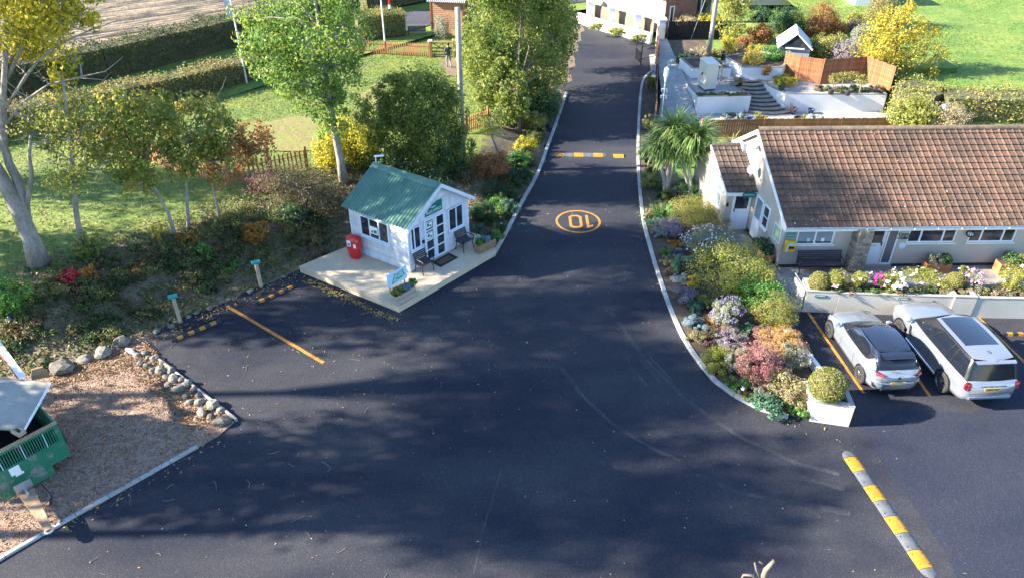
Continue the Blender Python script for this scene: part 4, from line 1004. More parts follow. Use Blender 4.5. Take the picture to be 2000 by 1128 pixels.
# ------------------------------------------------------------------ patio of slabs and the path to the forecourt
pat = [(9.7, 24.6), (22.5, 24.6), (22.5, 28.6), (11.0, 28.6), (10.4, 31.5), (9.2, 31.5), (9.6, 27)]
mb = MB(); mb.sheet([(x, y, .004) for x, y in pat]); patio = put('patio', mb.mesh(), M_MORT, kind='structure')
sl = []
for k in range(5):
    mb = MB(); a = .592; mb.bevbox(.004, a, .004, a, 0, .018 + .003 * k % .005, .006); me = mb.mesh('slab'); me.materials.append(M_PAVE); sl.append(me)
for i in range(20):
    for j in range(12):
        x = 10.0 + i * .6; y = 24.62 + j * .6
        c_ = HT.inverted() @ (Vector((x + .3, y + .3, 0)) - HO)
        if (y > 26.7 and c_.x > -.3 and c_.y > -.25) or (x > 22) or (y > 30 and x > 10.3) or (x < 10.5 and y < 27.5 and x + .3 < 10.35): continue
        put('paving_slab', sl[R.randrange(5)], None, patio, (x, y, .004), (R.uniform(-.004, .004), R.uniform(-.004, .004), 0))

# ------------------------------------------------------------------ rendered planter wall in front of the bungalow
M_PWALL = mat('planter_render', (0.57, 0.54, 0.47), 0.8, (0.50, 0.47, 0.41), .7, fine=.05, fscale=20, bump=.15, bscale=50)
M_COPE = mat('planter_coping', (0.34, 0.32, 0.29), 0.85, (0.25, 0.24, 0.22), 2, fine=.15, fscale=20)
def box_planter(name, label, P, h, th=.13, group=None):
    """P: plan corners counter-clockwise; hollow with a coping and soil"""
    c = Vector((sum(p[0] for p in P) / len(P), sum(p[1] for p in P) / len(P), 0)); L = [(p[0] - c.x, p[1] - c.y) for p in P]; n = len(L)
    I = []
    for i in range(n):
        a, b2, d2 = Vector(L[i - 1]), Vector(L[i]), Vector(L[(i + 1) % n]); u = (b2 - a).normalized(); v = (d2 - b2).normalized(); n1 = Vector((-u.y, u.x)); n2 = Vector((-v.y, v.x)); m_ = (n1 + n2).normalized(); I.append(b2 + m_ * th / max(.3, m_.dot(n1)))
    t = thing(name, label, 'planter', c, 0, group)
    mb = MB(); mb.add([(x, y, z) for z in (0, h - .05) for x, y in L], [(i, (i + 1) % n, n + (i + 1) % n, n + i) for i in range(n)]); mb.add([(p[0], p[1], z) for z in (h - .3, h - .05) for p in I], [((i + 1) % n, i, n + i, n + (i + 1) % n) for i in range(n)]); put('wall', mb.mesh(), M_PWALL, t)
    mb = MB(); O = [Vector(p) * 1.0 - (Vector(q) - Vector(p)).normalized() * .012 for p, q in zip(L, I)]; J = [Vector(q) + (Vector(q) - Vector(p)).normalized() * .01 for p, q in zip(L, I)]
    vs = [(p[0], p[1], h - .05) for p in O] + [(p[0], p[1], h) for p in O] + [(p[0], p[1], h) for p in J] + [(p[0], p[1], h - .06) for p in J]
    for i in range(n):
        j = (i + 1) % n; mb.add([vs[i], vs[j], vs[n + j], vs[n + i], vs[2 * n + i], vs[2 * n + j], vs[3 * n + i], vs[3 * n + j]], [(0, 1, 2, 3), (3, 2, 5, 4), (4, 5, 7, 6)])
    put('coping', mb.mesh(), M_COPE, t)
    mb = MB(); mb.sheet([(p[0], p[1], h - .12) for p in I]); put('soil', mb.mesh(), M_SOIL, t); return t
PH = .93
box_planter('box_planter', 'short cream planter beside the gate with a clipped ball bush', [(11.30, 24.02), (12.52, 23.94), (12.62, 24.85), (11.42, 24.92)], PH + .04)
box_planter('long_planter', 'long cream planter in front of the parked cars full of flowers', [(12.54, 23.93), (16.76, 23.70), (16.80, 24.62), (12.64, 24.84)], PH)
box_planter('box_planter', 'cream planter with a blue mark between the two long planters', [(16.78, 23.64), (17.62, 23.60), (17.70, 24.7), (16.84, 24.74)], PH + .05)
box_planter('long_planter', 'long cream planter at the right edge beyond the silver estate car', [(17.64, 23.62), (26, 23.4), (26, 24.6), (17.72, 24.68)], PH)
for (x, y, lab) in ((11.62, 24.0, 'small teal reception plaque on the short planter by the gate'), (14.75, 23.82, 'small teal reception plaque on the long planter behind the cars')):
    t = thing('planter_plaque', lab, 'plaque', (x, y, .76), -.06, 'teal plaques on the planters')
    mb = MB(); mb.box(0, .46, -.022, -.004, -.05, .05); put('plate', mb.mesh(), M_TEAL, t)
    lettering('RECEPTION', .058, M_LITWHITE, t, (.25, -.026, 0), (math.pi / 2, 0, 0))
    mb = MB(); mb.lathe([(.001, .0), (.026, 0)], 10, tr(.05, -.025, 0) @ rotm(x=math.pi / 2)); put('logo', mb.mesh(), M_TEALL, t)
# gate with handrail at the end of the path
t = thing('garden_gate', 'open cream garden gate with metal handrail at the end of the planter', 'gate', (11.22, 24.05, 0), 1.62)
mb = MB(); mb.box(0, 1.0, -.02, .02, .10, .92); put('panel', mb.mesh(), M_PWALL, t)
mb = MB(); mb.tube([(0, 0, .97), (.5, 0, 1.04), (1.08, 0, 1.06)], .022, 8); mb.tube([(0, 0, .97), (0, -.03, .75)], .022, 8); put('handrail', mb.mesh(), M_STEEL, t)
mb = MB(); mb.tube([(.1, -.035, .36), (.9, -.035, .62)], .02, 6); put('brace', mb.mesh(), M_STEEL, t)
mb = MB(); mb.lathe([(.001, -.015), (.05, -.015), (.05, .015), (.001, .015)], 12, tr(.95, -.05, .05) @ rotm(x=math.pi / 2)); put('caster', mb.mesh(), M_WHITE, t)
mb = MB(); mb.prism([(9.9, 24.05), (11.26, 24.0), (11.26, 24.55), (9.9, 24.6)], 0, .10); put('path_step', mb.mesh(), M_COPE, kind='structure')
# ------------------------------------------------------------------ cars
M_CARW = mat('pale_silver_paint', (0.32, 0.36, 0.42), 0.28, metal=.55, coat=1.0, spec=.5)
M_CARS = mat('silver_white_paint', (0.31, 0.34, 0.39), 0.28, metal=.55, coat=1.0, spec=.5)
M_CGLASS = mat('tinted_car_glass', (0.008, 0.011, 0.018), 0.05, spec=.5)
M_CROOF = mat('black_roof_gloss', (0.012, 0.015, 0.028), 0.12, spec=.7, coat=1.0)
M_TRIM = mat('black_trim', (0.010, 0.010, 0.012), 0.4)
M_TYRE = mat('tyre_rubber', (0.022, 0.022, 0.023), 0.85)
M_ALLOY = mat('dark_alloy', (0.20, 0.20, 0.21), 0.3, metal=.8)
M_ALLOYL = mat('bright_alloy', (0.42, 0.43, 0.45), 0.25, metal=.9)
M_TAIL = mat('red_lens', (0.34, 0.010, 0.018), 0.12, coat=.8)
M_TAILD = mat('dark_lens', (0.05, 0.008, 0.012), 0.15, coat=.6)
M_CHROME = mat('bright_trim', (0.68, 0.68, 0.70), 0.2, metal=.9)
M_PLATE = mat('yellow_plate', (0.72, 0.42, 0.02), 0.45)
M_SEATC = mat('cream_leather', (0.48, 0.42, 0.28), 0.6)

def lerp_tab(tab, x):
    if x <= tab[0][0]: return tab[0][1]
    for (a, u), (b2, v) in zip(tab[:-1], tab[1:]):
        if x <= b2:
            t_ = (x - a) / (b2 - a); t_ = t_ * t_ * (3 - 2 * t_) * .5 + t_ * .5; return u + (v - u) * t_
    return tab[-1][1]

def car_wheel(r, w, alloy, spokes):
    """axis along x, outer face at x=0, returns (tyre, rim) builders"""
    X = rotm(y=math.pi / 2)
    ty = MB(); ty.smooth = True; ty.lathe([(r * .66, -.01), (r * .70, .0), (r * .93, -.004), (r, -.035), (r, -w + .035), (r * .9, -w), (r * .6, -w)], 28, X)
    ri = MB(); ri.lathe([(r * .70, -.006), (r * .66, -.002), (r * .63, -.03), (r * .60, -.10), (.001, -.10)], 28, X)
    for k in range(spokes):
        a = 2 * math.pi * k / spokes; Tm = rotm(x=a)
        for s in (-1, 1): ri.add([(-.012, s * .012 - .012, .03), (-.012, s * .012 + .012, .03), (-.006, s * r * .13 + .016, r * .66), (-.006, s * r * .13 - .016, r * .66), (-.06, s * .012, .03), (-.06, s * r * .13, r * .66)], [(0, 1, 2, 3), (1, 4, 5, 2), (4, 0, 3, 5)], Tm)
    ri.lathe([(.001, .004), (.04, .0), (.055, -.02)], 12, X)
    return ty, ri

def build_car(root, S):
    L, Wd = S['L'], S['W']; hw = Wd / 2
    # body: loft of half sections along y (rear at -L/2)
    ys = sorted(set([round(-L / 2 + L * i / 34, 3) for i in range(35)])); ring = []; 
    for y in ys:
        w = hw * lerp_tab(S['plan'], y / L); zb = lerp_tab(S['under'], y / L); belt = lerp_tab(S['belt'], y / L); top = lerp_tab(S['deck'], y / L)
        sec = [(0, zb), (w * .80, zb), (w * .955, zb + .06), (w * .985, zb + .20), (w * .965, (zb + belt) * .5 - .04), (w * 1.0, (zb + belt) * .5 + .10), (w * .985, belt - .12), (w * .93, belt - .015), (w * .86, belt + .012), (w * .5, top + .005), (0, top + .02)]
        ring.append([(x, y, z) for x, z in sec])
    mb = MB(); mb.smooth = True; n = len(ring[0]); m_ = len(ys); vs = [p for r in ring for p in r]; off = len(vs); vs += [(-x, y, z) for x, y, z in vs]
    fs = []
    for i in range(m_ - 1):
        for k in range(n - 1):
            a, b2, c_, d_ = i * n + k, i * n + k + 1, (i + 1) * n + k + 1, (i + 1) * n + k
            fs.append((a, d_, c_, b2)); fs.append((off + a, off + b2, off + c_, off + d_))
    fs.append(tuple(range(n)) + tuple(off + k for k in range(n - 2, 0, -1))); e = (m_ - 1) * n
    fs.append(tuple(e + k for k in range(n - 1, -1, -1)) + tuple(off + e + k for k in range(1, n - 1)))
    mb.add(vs, fs); body = put('body', mb.mesh(), S['paint'], root)
    # greenhouse
    gh = S['gh']
    def gp(t_, s, side, off=0.0):
        yf = lerp_tab(gh['front'], t_); yr = lerp_tab(gh['rear'], t_); w = lerp_tab(gh['w'], t_); z = lerp_tab(gh['z'], t_); wf = w * lerp_tab(gh['wf'], t_); wr = w * lerp_tab(gh['wr'], t_)
        if s <= 1: q = s; x = wf * q; y = yf - .13 * q ** 2.2
        elif s <= 2:
            q = s - 1; ya, yb = yf - .13, yr + .09; y = ya + (yb - ya) * q; x = w - (w - wf) * max(0, 1 - q / .35) ** 2 - (w - wr) * max(0, (q - .62) / .38) ** 2
        else: q = 3 - s; x = wr * q; y = yr + .09 * q ** 2.2
        p = Vector((x, y, z))
        return Vector((side * p.x, p.y, p.z)), p
    def patch(s0, s1, t0, t1, off, side, ns=10, nt=5):
        vs = []; fs = []
        for j in range(nt + 1):
            for i in range(ns + 1):
                s = s0 + (s1 - s0) * i / ns; ta = t0[0] + (t0[1] - t0[0]) * i / ns if hasattr(t0, '__len__') else t0; tb = t1[0] + (t1[1] - t1[0]) * i / ns if hasattr(t1, '__len__') else t1
                t_ = ta + (tb - ta) * j / nt; e = .003
                _, p = gp(t_, s, 1); _, ps = gp(t_, min(s + e, 3), 1); _, pm = gp(t_, max(s - e, 0), 1); _, pt = gp(min(t_ + e, 1), s, 1); _, pb = gp(max(t_ - e, 0), s, 1)
                nn = (ps - pm).cross(pt - pb)
                if nn.length > 1e-9: nn.normalize()
                if nn.dot(Vector((p.x, p.y - gh['cy'], 0.05))) < 0: nn = -nn
                q = p + nn * off; vs.append((side * q.x, q.y, q.z))
        for j in range(nt):
            for i in range(ns):
                f = (j * (ns + 1) + i, j * (ns + 1) + i + 1, (j + 1) * (ns + 1) + i + 1, (j + 1) * (ns + 1) + i); fs.append(f if side > 0 else tuple(reversed(f)))
        return vs, fs
    mb = MB(); mb.smooth = True
    for side in (-1, 1): mb.add(*patch(0, 3, -.0, 1, 0, side, 42, 6))
    put('cabin', mb.mesh(), S['pillar'], root)
    # roof with a slight crown
    def roof(mb, t_, k, z0, crown, y0=None, y1=None, n=14):
        per = [gp(t_, 3 * i / 30, 1)[1] for i in range(31)]; vs = []; fs = []
        yf, yr = per[0].y, per[-1].y; ya = yf if y0 is None else y0; yb = yr if y1 is None else y1
        for j in range(n + 1):
            y = ya + (yb - ya) * j / n
            xw = 0
            for a, b2 in zip(per[:-1], per[1:]):
                if min(a.y, b2.y) - 1e-6 <= y <= max(a.y, b2.y) + 1e-6:
                    q = 0.5 if abs(a.y - b2.y) < 1e-6 else (y - a.y) / (b2.y - a.y); xw = max(xw, a.x + (b2.x - a.x) * q)
            for i in range(11):
                u = -1 + i * .2; l = (y - yr) / (yf - yr); vs.append((xw * k * u, y, per[0].z + z0 + crown * (1 - u * u) * .6 + crown * (1 - (2 * l - 1) ** 2)))
        for j in range(n):
            for i in range(10): fs.append((j * 11 + i, (j + 1) * 11 + i, (j + 1) * 11 + i + 1, j * 11 + i + 1))
        mb.add(vs, fs)
    mb = MB(); mb.smooth = True; roof(mb, 1.0, 1.0, 0, S['crown']); put('roof', mb.mesh(), S['roofm'], root)
    for (name, m, y0, y1, k) in S.get('roof_panels', []):
        mb = MB(); mb.smooth = True; roof(mb, 1.0, k, .006, S['crown'], y0, y1); put(name, mb.mesh(), m, root)
    mb = MB(); mb.smooth = True
    for side in (-1, 1): mb.add(*patch(0, .90, .05, .95, .006, side))
    put('windscreen', mb.mesh(), M_CGLASS, root)
    mb = MB(); mb.smooth = True
    for side in (-1, 1): mb.add(*patch(2.12, 3, S['rw'][0], S['rw'][1], .006, side))
    put('rear_window', mb.mesh(), M_CGLASS, root)
    for side in (-1, 1):
        for (s0, s1, t0, t1) in S['side']:
            mb = MB(); mb.smooth = True; mb.add(*patch(s0, s1, t0, t1, .006, side, 8, 4)); put('side_window', mb.mesh(), M_CGLASS, root)
    for side in (-1, 1):
        mb = MB(); mb.smooth = True; mb.add(*patch(*S['belt_trim'], .006, side, 14, 1)); put('window_trim', mb.mesh(), M_CHROME, root)
    # wheels, and black discs standing in for the shaded wheel wells
    for y in (-S['wb'] / 2 + S['wo'], S['wb'] / 2 + S['wo']):
        for side in (-1, 1):
            X = tr(side * hw * .985, y, S['r']) @ (rotm() if side > 0 else rotm(z=math.pi))
            ar = MB(); n = 22; r1, r2 = S['r'] * 1.0, S['r'] * 1.16; vs = []
            for k in range(n + 1):
                a = -.12 + (math.pi + .24) * k / n; vs += [(.010, math.cos(a) * r2, math.sin(a) * r2), (.012, math.cos(a) * r1 * .4, math.sin(a) * r1 * .4), (-.10, math.cos(a) * r2, math.sin(a) * r2)]
            ar.add(vs, [(3 * k, 3 * k + 3, 3 * k + 4, 3 * k + 1) for k in range(n)] + [(3 * k + 2, 3 * k + 5, 3 * k + 3, 3 * k) for k in range(n)], X); put('dark_wheel_well', ar.mesh(), M_TRIM, root)
            w = put('wheel', (lambda q: q.mesh())(car_wheel(S['r'], .22, 0, S['spokes'])[0]), M_TYRE, root, (side * (hw + .022), y, S['r']), (0, 0, 0 if side > 0 else math.pi))
            put('rim', car_wheel(S['r'], .22, 0, S['spokes'])[1].mesh(), S['alloy'], w, (.003, 0, 0))
    return body

# ---- black-roofed hatchback, nose towards the planter
cx, cy = G(1611, 655).lerp(G(1676, 742), .5).xy
hL, hW = 4.06, 1.75
H = dict(L=hL, W=hW, paint=M_CARW, pillar=M_CROOF, roofm=M_CROOF, crown=.05, r=.325, wb=2.54, wo=.06, spokes=5, alloy=M_ALLOY,
         plan=[(-.5, .66), (-.488, .80), (-.455, .92), (-.40, .975), (-.3, 1), (.25, 1), (.38, .965), (.45, .88), (.485, .74), (.5, .60)],
         under=[(-.5, .34), (-.45, .22), (-.3, .19), (.4, .19), (.5, .26)],
         belt=[(-.5, .86), (-.47, .95), (-.3, .97), (0, .93), (.2, .91), (.33, .84), (.45, .70), (.5, .56)],
         deck=[(-.5, .86), (-.47, .98), (0, .98), (.2, .98), (.33, .90), (.45, .75), (.5, .58)],
         gh=dict(front=[(0, 1.02), (1, .12)], rear=[(0, -1.90), (.55, -1.74), (1, -1.46)], w=[(0, .80), (.5, .73), (1, .60)], z=[(0, .93), (1, 1.40)], wf=[(0, .92), (1, .90)], wr=[(0, .93), (1, .92)], cy=-.5),
         rw=(.22, .82), side=[(1.03, 1.36, (.10, .10), (.22, .88)), (1.375, 1.66, .10, (.88, .84)), (1.675, 1.76, (.12, .30), (.82, .62))], belt_trim=(1.02, 1.78, .04, .09))
t = thing('hatchback_car', 'pale silver hatchback with glossy black roof parked beside the yellow line', 'car', (cx + hW / 2 + .0, cy - .06, 0), .062, 'cars parked in front of the planter')
build_car(t, H)
for s in (-1, 1):   # white lower rear quarter panels over the black cabin
    mb = MB(); mb.add([(s * .815, -1.10, .955), (s * .775, -1.30, 1.07), (s * .70, -1.50, 1.26), (s * .735, -1.74, 1.10), (s * .765, -1.84, .96)], [(0, 1, 2, 3, 4)] if s < 0 else [(4, 3, 2, 1, 0)]); put('quarter_panel', mb.mesh(), M_CARW, t)
mb = MB(); mb.smooth = True; mb.add([(x * sx_, y, z) for y, z, sx_ in ((-1.44, 1.435, .55), (-1.60, 1.425, .56), (-1.74, 1.395, .53), (-1.74, 1.37, .53)) for x in (-1, -.5, 0, .5, 1)], [(5 * j + i, 5 * j + i + 1, 5 * j + 6 + i, 5 * j + 5 + i) for j in range(3) for i in range(4)]); mb.f = [tuple(reversed(f)) for f in mb.f]; put('spoiler', mb.mesh(), M_CROOF, t)
mb = MB(); mb.add([(.0, -1.12, 1.45), (.02, -1.12, 1.45), (.0, -1.25, 1.50), (0.0, -1.30, 1.45), (-.02, -1.12, 1.45)], [(0, 1, 2), (1, 3, 2), (3, 4, 2), (4, 0, 2)]); put('aerial_fin', mb.mesh(), M_TRIM, t)
def rear_y(z, x, L, k): return -L / 2 - .012
for s in (-1, 1):
    mb = MB(); P = [(s * .40, -2.035, .90), (s * .58, -2.02, .86), (s * .76, -1.90, .86), (s * .80, -1.72, .96), (s * .76, -1.80, 1.00), (s * .56, -1.985, .955)]
    o = [Vector(p) + Vector((s * .012, -.03, .014)) for p in P]; mb.add(o, [tuple(range(6))] if s > 0 else [tuple(range(5, -1, -1))]); lm = put('tail_light', mb.mesh(), M_TAILD, t)
    mb = MB(); Q = [(s * .56, -2.025, .872), (s * .75, -1.915, .872), (s * .785, -1.79, .935), (s * .70, -1.90, .955), (s * .57, -1.99, .93)]; o = [Vector(p) + Vector((s * .016, -.034, .018)) for p in Q]; mb.add(o, [tuple(range(5))] if s > 0 else [tuple(range(4, -1, -1))]); put('lens', mb.mesh(), M_TAIL, lm)
    mb = MB(); mb.add([(s * .72, -1.985, .40), (s * .80, -1.90, .42), (s * .82, -1.84, .60), (s * .76, -1.955, .48)], [(0, 1, 2, 3)] if s > 0 else [(3, 2, 1, 0)]); put('bumper_vent', mb.mesh(), M_BLACK, t)
mb = MB(); mb.bevbox(-.26, .26, -2.062, -2.04, .53, .645, .006); pl = put('number_plate', mb.mesh(), M_PLATE, t); lettering('GY24 HHU', .095, M_BLACK, pl, (0, -2.065, .588), (math.pi / 2, 0, 0))
mb = MB(); mb.smooth = True; mb.tube([(-.80, -1.86, .62), (-.70, -1.965, .60), (-.45, -2.035, .585), (0, -2.05, .58), (.45, -2.035, .585), (.70, -1.965, .60), (.80, -1.86, .62)], .03, 6); put('bumper_crease', mb.mesh(), M_CARW, t)
mb = MB(); mb.tube([(-.62, -2.02, .80), (-.60, -2.045, .66), (.60, -2.045, .66), (.62, -2.02, .80)], .005, 4); put('hatch_seam', mb.mesh(), M_TRIM, t)
mb = MB(); mb.bevbox(-.52, .52, -2.035, -1.98, .27, .34, .02); put('rear_valance', mb.mesh(), M_TRIM, t)
mb = MB(); mb.lathe([(.001, .012), (.04, .012), (.05, 0)], 14, tr(0, -2.035, .80) @ rotm(x=math.pi / 2)); put('badge', mb.mesh(), M_TRIM, t)
for s in (-1, 1):
    mb = MB(); mb.blob((s * .95, .78, .98), (.11, .07, .075), 2, .05, 3); mb.sm = [True] * len(mb.f); put('door_mirror', mb.mesh(), M_CARW, t)
    for y in (.15, -.75):
        mb = MB(); mb.bevbox(min(s * .862, s * .892), max(s * .862, s * .892), y - .11, y + .10, .80, .83, .008); put('door_handle', mb.mesh(), M_CARW, t)
    mb = MB(); mb.tube([(s * .872, -.62 + .0, .25), (s * .885, -.55, .6), (s * .85, -.58, .92)], .004, 4); mb.tube([(s * .872, .42, .25), (s * .885, .42, .6), (s * .85, .40, .92)], .004, 4); put('door_seam', mb.mesh(), M_TRIM, t)
    mb = MB(); P = [(s * .52, 1.99, .62), (s * .72, 1.80, .68), (s * .78, 1.62, .76), (s * .70, 1.72, .76), (s * .50, 1.93, .68)]; mb.add([Vector(p) + Vector((s * .02, .02, .025)) for p in P], [tuple(range(5))] if s < 0 else [tuple(range(4, -1, -1))]); put('headlight', mb.mesh(), M_TRIM, t)
mb = MB(); mb.tube([(.0, -1.99, 1.0), (-.18, -1.96, 1.03), (-.32, -1.95, 1.02)], .008, 5); put('wiper', mb.mesh(), M_TRIM, t)

# ---- large silver estate car
rL, rW = 4.98, 1.96
E_ = dict(L=rL, W=rW, paint=M_CARS, pillar=M_TRIM, roofm=M_CARS, crown=.045, r=.385, wb=2.92, wo=.02, spokes=7, alloy=M_ALLOY,
          plan=[(-.5, .76), (-.488, .87), (-.455, .945), (-.40, .98), (-.3, 1), (.25, 1), (.40, .975), (.46, .91), (.488, .80), (.5, .70)],
          under=[(-.5, .50), (-.46, .34), (-.3, .30), (.4, .30), (.5, .40)],
          belt=[(-.5, 1.06), (-.475, 1.13), (-.3, 1.15), (0, 1.13), (.2, 1.12), (.36, 1.08), (.46, .98), (.5, .80)],
          deck=[(-.5, 1.08), (-.47, 1.17), (0, 1.18), (.2, 1.17), (.36, 1.14), (.46, 1.03), (.5, .82)],
          gh=dict(front=[(0, 1.22), (1, .42)], rear=[(0, -2.40), (1, -2.16)], w=[(0, .90), (.5, .84), (1, .72)], z=[(0, 1.12), (1, 1.775)], wf=[(0, .93), (1, .93)], wr=[(0, .95), (1, .94)], cy=-.6),
          rw=(.12, .92), side=[(1.03, 1.30, (.10, .10), (.30, .90)), (1.315, 1.60, .10, .90), (1.615, 1.70, .10, .90), (1.72, 1.96, .10, (.90, .86))], belt_trim=(1.02, 1.96, .03, .07),
          roof_panels=[('glass_roof', M_CROOF, .22, -1.36, .86)])
cx, cy = G(1745, 652).lerp(G(1831, 764), .5).xy
t = thing('estate_car', 'large silver white estate car with black glass roof parked at the right', 'car', (cx + rW / 2 + .02, cy - .02, 0), .062, 'cars parked in front of the planter')
build_car(t, E_)
for s in (-1, 1):
    mb = MB(); mb.bevbox(min(s * .715, s * .885), max(s * .715, s * .885), -2.468, -2.28, .87, 1.12, .04); mb.f = mb.f; lm = put('tail_light', mb.mesh(), M_TAILD, t)
    for z in (.93, 1.06):
        mb = MB(); mb.lathe([(.001, .02), (.044, .018), (.054, .0)], 14, tr(s * .80, -2.472, z) @ rotm(x=math.pi / 2)); put('lens', mb.mesh(), M_TAIL, lm)
        mb = MB(); mb.lathe([(.001, .016), (.038, .014), (.046, .0)], 14, tr(s * .895, -2.385, z) @ rotm(y=s * math.pi / 2)); put('lens', mb.mesh(), M_TAIL, lm)
    mb = MB(); mb.blob((s * 1.05, 1.0, 1.18), (.12, .09, .10), 2, .05, 3); mb.sm = [True] * len(mb.f); put('door_mirror', mb.mesh(), M_CARS, t)
    mb = MB(); mb.add([(s * .988, .74, .62), (s * .992, .90, .66), (s * .978, 1.0, .98), (s * .98, .86, .98)], [(0, 1, 2, 3)] if s > 0 else [(3, 2, 1, 0)]); put('side_vent', mb.mesh(), M_BLACK, t)
    for y in (.05, -.95):
        mb = MB(); mb.bevbox(min(s * .955, s * .992), max(s * .955, s * .992), y - .12, y + .12, .97, 1.0, .008); put('door_handle', mb.mesh(), M_CARS, t)
    mb = MB(); mb.tube([(s * .975, .70, .38), (s * .985, .70, .75), (s * .93, .68, 1.1)], .004, 4); mb.tube([(s * .975, -.40, .38), (s * .985, -.40, .75), (s * .93, -.40, 1.1)], .004, 4); put('door_seam', mb.mesh(), M_TRIM, t)
    mb = MB(); mb.bevbox(min(s * .93, s * .985), max(s * .93, s * .985), -1.0, 1.0, .30, .40, .02); put('sill_strip', mb.mesh(), M_CHROME, t)
    mb = MB(); mb.add([(s * .60, 2.44, .86), (s * .80, 2.28, .90), (s * .86, 2.06, 1.0), (s * .62, 2.36, 1.0)], [(0, 1, 2, 3)] if s < 0 else [(3, 2, 1, 0)]); put('headlight', mb.mesh(), M_TRIM, t)
mb = MB(); mb.smooth = True; mb.add([(x * k, y, z) for y, z, k in ((-2.10, 1.782, .68), (-2.17, 1.775, .67), (-2.235, 1.76, .65), (-2.235, 1.735, .65)) for x in (-1, -.5, 0, .5, 1)], [(5 * j + i, 5 * j + 5 + i, 5 * j + 6 + i, 5 * j + i + 1) for j in range(3) for i in range(4)]); put('spoiler', mb.mesh(), M_CARS, t)
mb = MB(); mb.add([(.0, -1.66, 1.835), (.03, -1.66, 1.825), (0, -1.76, 1.875), (0, -1.82, 1.83), (-.03, -1.66, 1.825)], [(0, 1, 2), (1, 3, 2), (3, 4, 2), (4, 0, 2)]); put('aerial_fin', mb.mesh(), M_TRIM, t)
mb = MB(); mb.bevbox(-.26, .26, -2.512, -2.49, .845, .955, .006); pl = put('number_plate', mb.mesh(), M_PLATE, t); lettering('AE69 MFU', .095, M_BLACK, pl, (0, -2.515, .90), (math.pi / 2, 0, 0))
lettering('RANGE ROVER', .085, M_TRIM, t, (0, -2.508, 1.03), (math.pi / 2, 0, 0), sx=1.5)
mb = MB(); mb.bevbox(-.74, .74, -2.515, -2.40, .52, .64, .05); put('rear_bumper', mb.mesh(), M_CARS, t)
mb = MB(); mb.tube([(-.76, -2.50, .735), (.76, -2.50, .735)], .006, 5); mb.tube([(-.7, -2.505, 1.0), (.7, -2.505, 1.0)], .005, 5); put('tailgate_seam', mb.mesh(), M_TRIM, t)
# ------------------------------------------------------------------ flower bed and its walls
bedR = [(9.3, 52), (8.75, 50), (7.56, 42.7), (6.82, 37), (6.30, 31.9), (6.20, 29), (6.22, 26.3), (6.32, 23.7), (6.55, 21.9), (7.0, 20.2), (7.5, 19.35), (8.2, 18.68), (8.9, 18.26), (9.62, 18.03),
        (9.8, 18.9), (10.45, 19.6), (10.35, 21), (9.95, 23.9), (9.75, 26.5), (9.4, 28.6), (8.9, 31), (8.5, 33.2), (8.4, 37), (8.9, 43), (9.9, 50)]
mb = MB(); mb.prism(bedR, -.03, .085); put('flower_bed', mb.mesh(), M_SOIL, kind='structure')
Pw = [G(1582, 822).xy, G(1657, 833).xy, G(1640, 722, .9).xy, G(1571, 743, .9).xy]
box_planter('tip_planter', 'square cream planter with a clipped ball at the tip of the flower bed', [(p.x, p.y) for p in Pw], .88, .14)
def wall_line(name, label, pts, h, w, m, z0=0.0, cat='wall', cop=None, group=None):
    t = thing(name, label, cat, (pts[0][0], pts[0][1], z0), 0, group); o = Vector(pts[0])
    P = [Vector(p) - o for p in pts]; Lf = []; Rt = []
    for i, p in enumerate(P):
        a = P[max(i - 1, 0)]; b2 = P[min(i + 1, len(P) - 1)]; d_ = (b2 - a).normalized(); s = Vector((-d_.y, d_.x)) * w / 2; Lf.append(p + s); Rt.append(p - s)
    poly = Rt + Lf[::-1]; mb = MB(); mb.prism([tuple(p) for p in poly], -.05, h); put('wall', mb.mesh(), m, t)
    if cop:
        poly = [p + (p - q).normalized() * .02 for p, q in zip(Rt, Lf)] + [p + (p - q).normalized() * .02 for p, q in zip(Lf, Rt)][::-1]
        mb = MB(); mb.prism([tuple(p) for p in poly], h + .001, h + .05, bottom=True); put('coping', mb.mesh(), cop, t)
    return t
M_WWALL = mat('white_masonry', (0.76, 0.77, 0.78), 0.75, (0.68, 0.68, 0.67), .8, fine=.05, fscale=14, bump=.2, bscale=30)
wall_line('bed_wall', 'low white wall behind the flower bed beside the empty parking strip', [(10.12, 23.6), (10.42, 21.6), (10.62, 20.4), (10.66, 19.75)], .34, .16, M_WWALL)

# ------------------------------------------------------------------ terraced garden
M_GPAVE = mat('grey_stone_chippings', (0.27, 0.265, 0.26), 0.95, (0.37, 0.36, 0.34), 1.5, fine=.35, fscale=16, bump=.4, bscale=20, world=True)
M_STEP = mat('step_stone', (0.20, 0.175, 0.15), 0.9, (0.28, 0.25, 0.21), 2.5, fine=.3, fscale=14)
M_FENCE = mat('red_brown_fence', (0.30, 0.125, 0.050), 0.75, (0.22, 0.085, 0.035), 3, fine=.25, fscale=10, rnd=.2)
M_FENCED = mat('dark_fence', (0.007, 0.007, 0.009), 0.85, (0.012, 0.011, 0.012), 3, rnd=.2)
M_FENCEB = mat('brown_fence', (0.20, 0.115, 0.075), 0.8, (0.15, 0.085, 0.055), 3, fine=.25, rnd=.2)
mb = MB(); mb.sheet([(x, y, .03) for x, y in [(8.6, 41.9), (27, 42.0), (26, 45.6), (17, 45.6), (15, 48.5), (11.4, 46), (11.4, 57.5), (10.3, 57), (9.4, 49.5)]]); put('garden_paving', mb.mesh(), M_GPAVE, kind='structure')
vs = [(9.0, 44.6, .04), (11.3, 44.75, .10), (11.2, 46.0, .72), (9.5, 46.8, .6), (11.25, 48.5, 1.04), (9.8, 50, .95), (11.6, 57.4, 1.1), (10.9, 57.4, 1.1)]
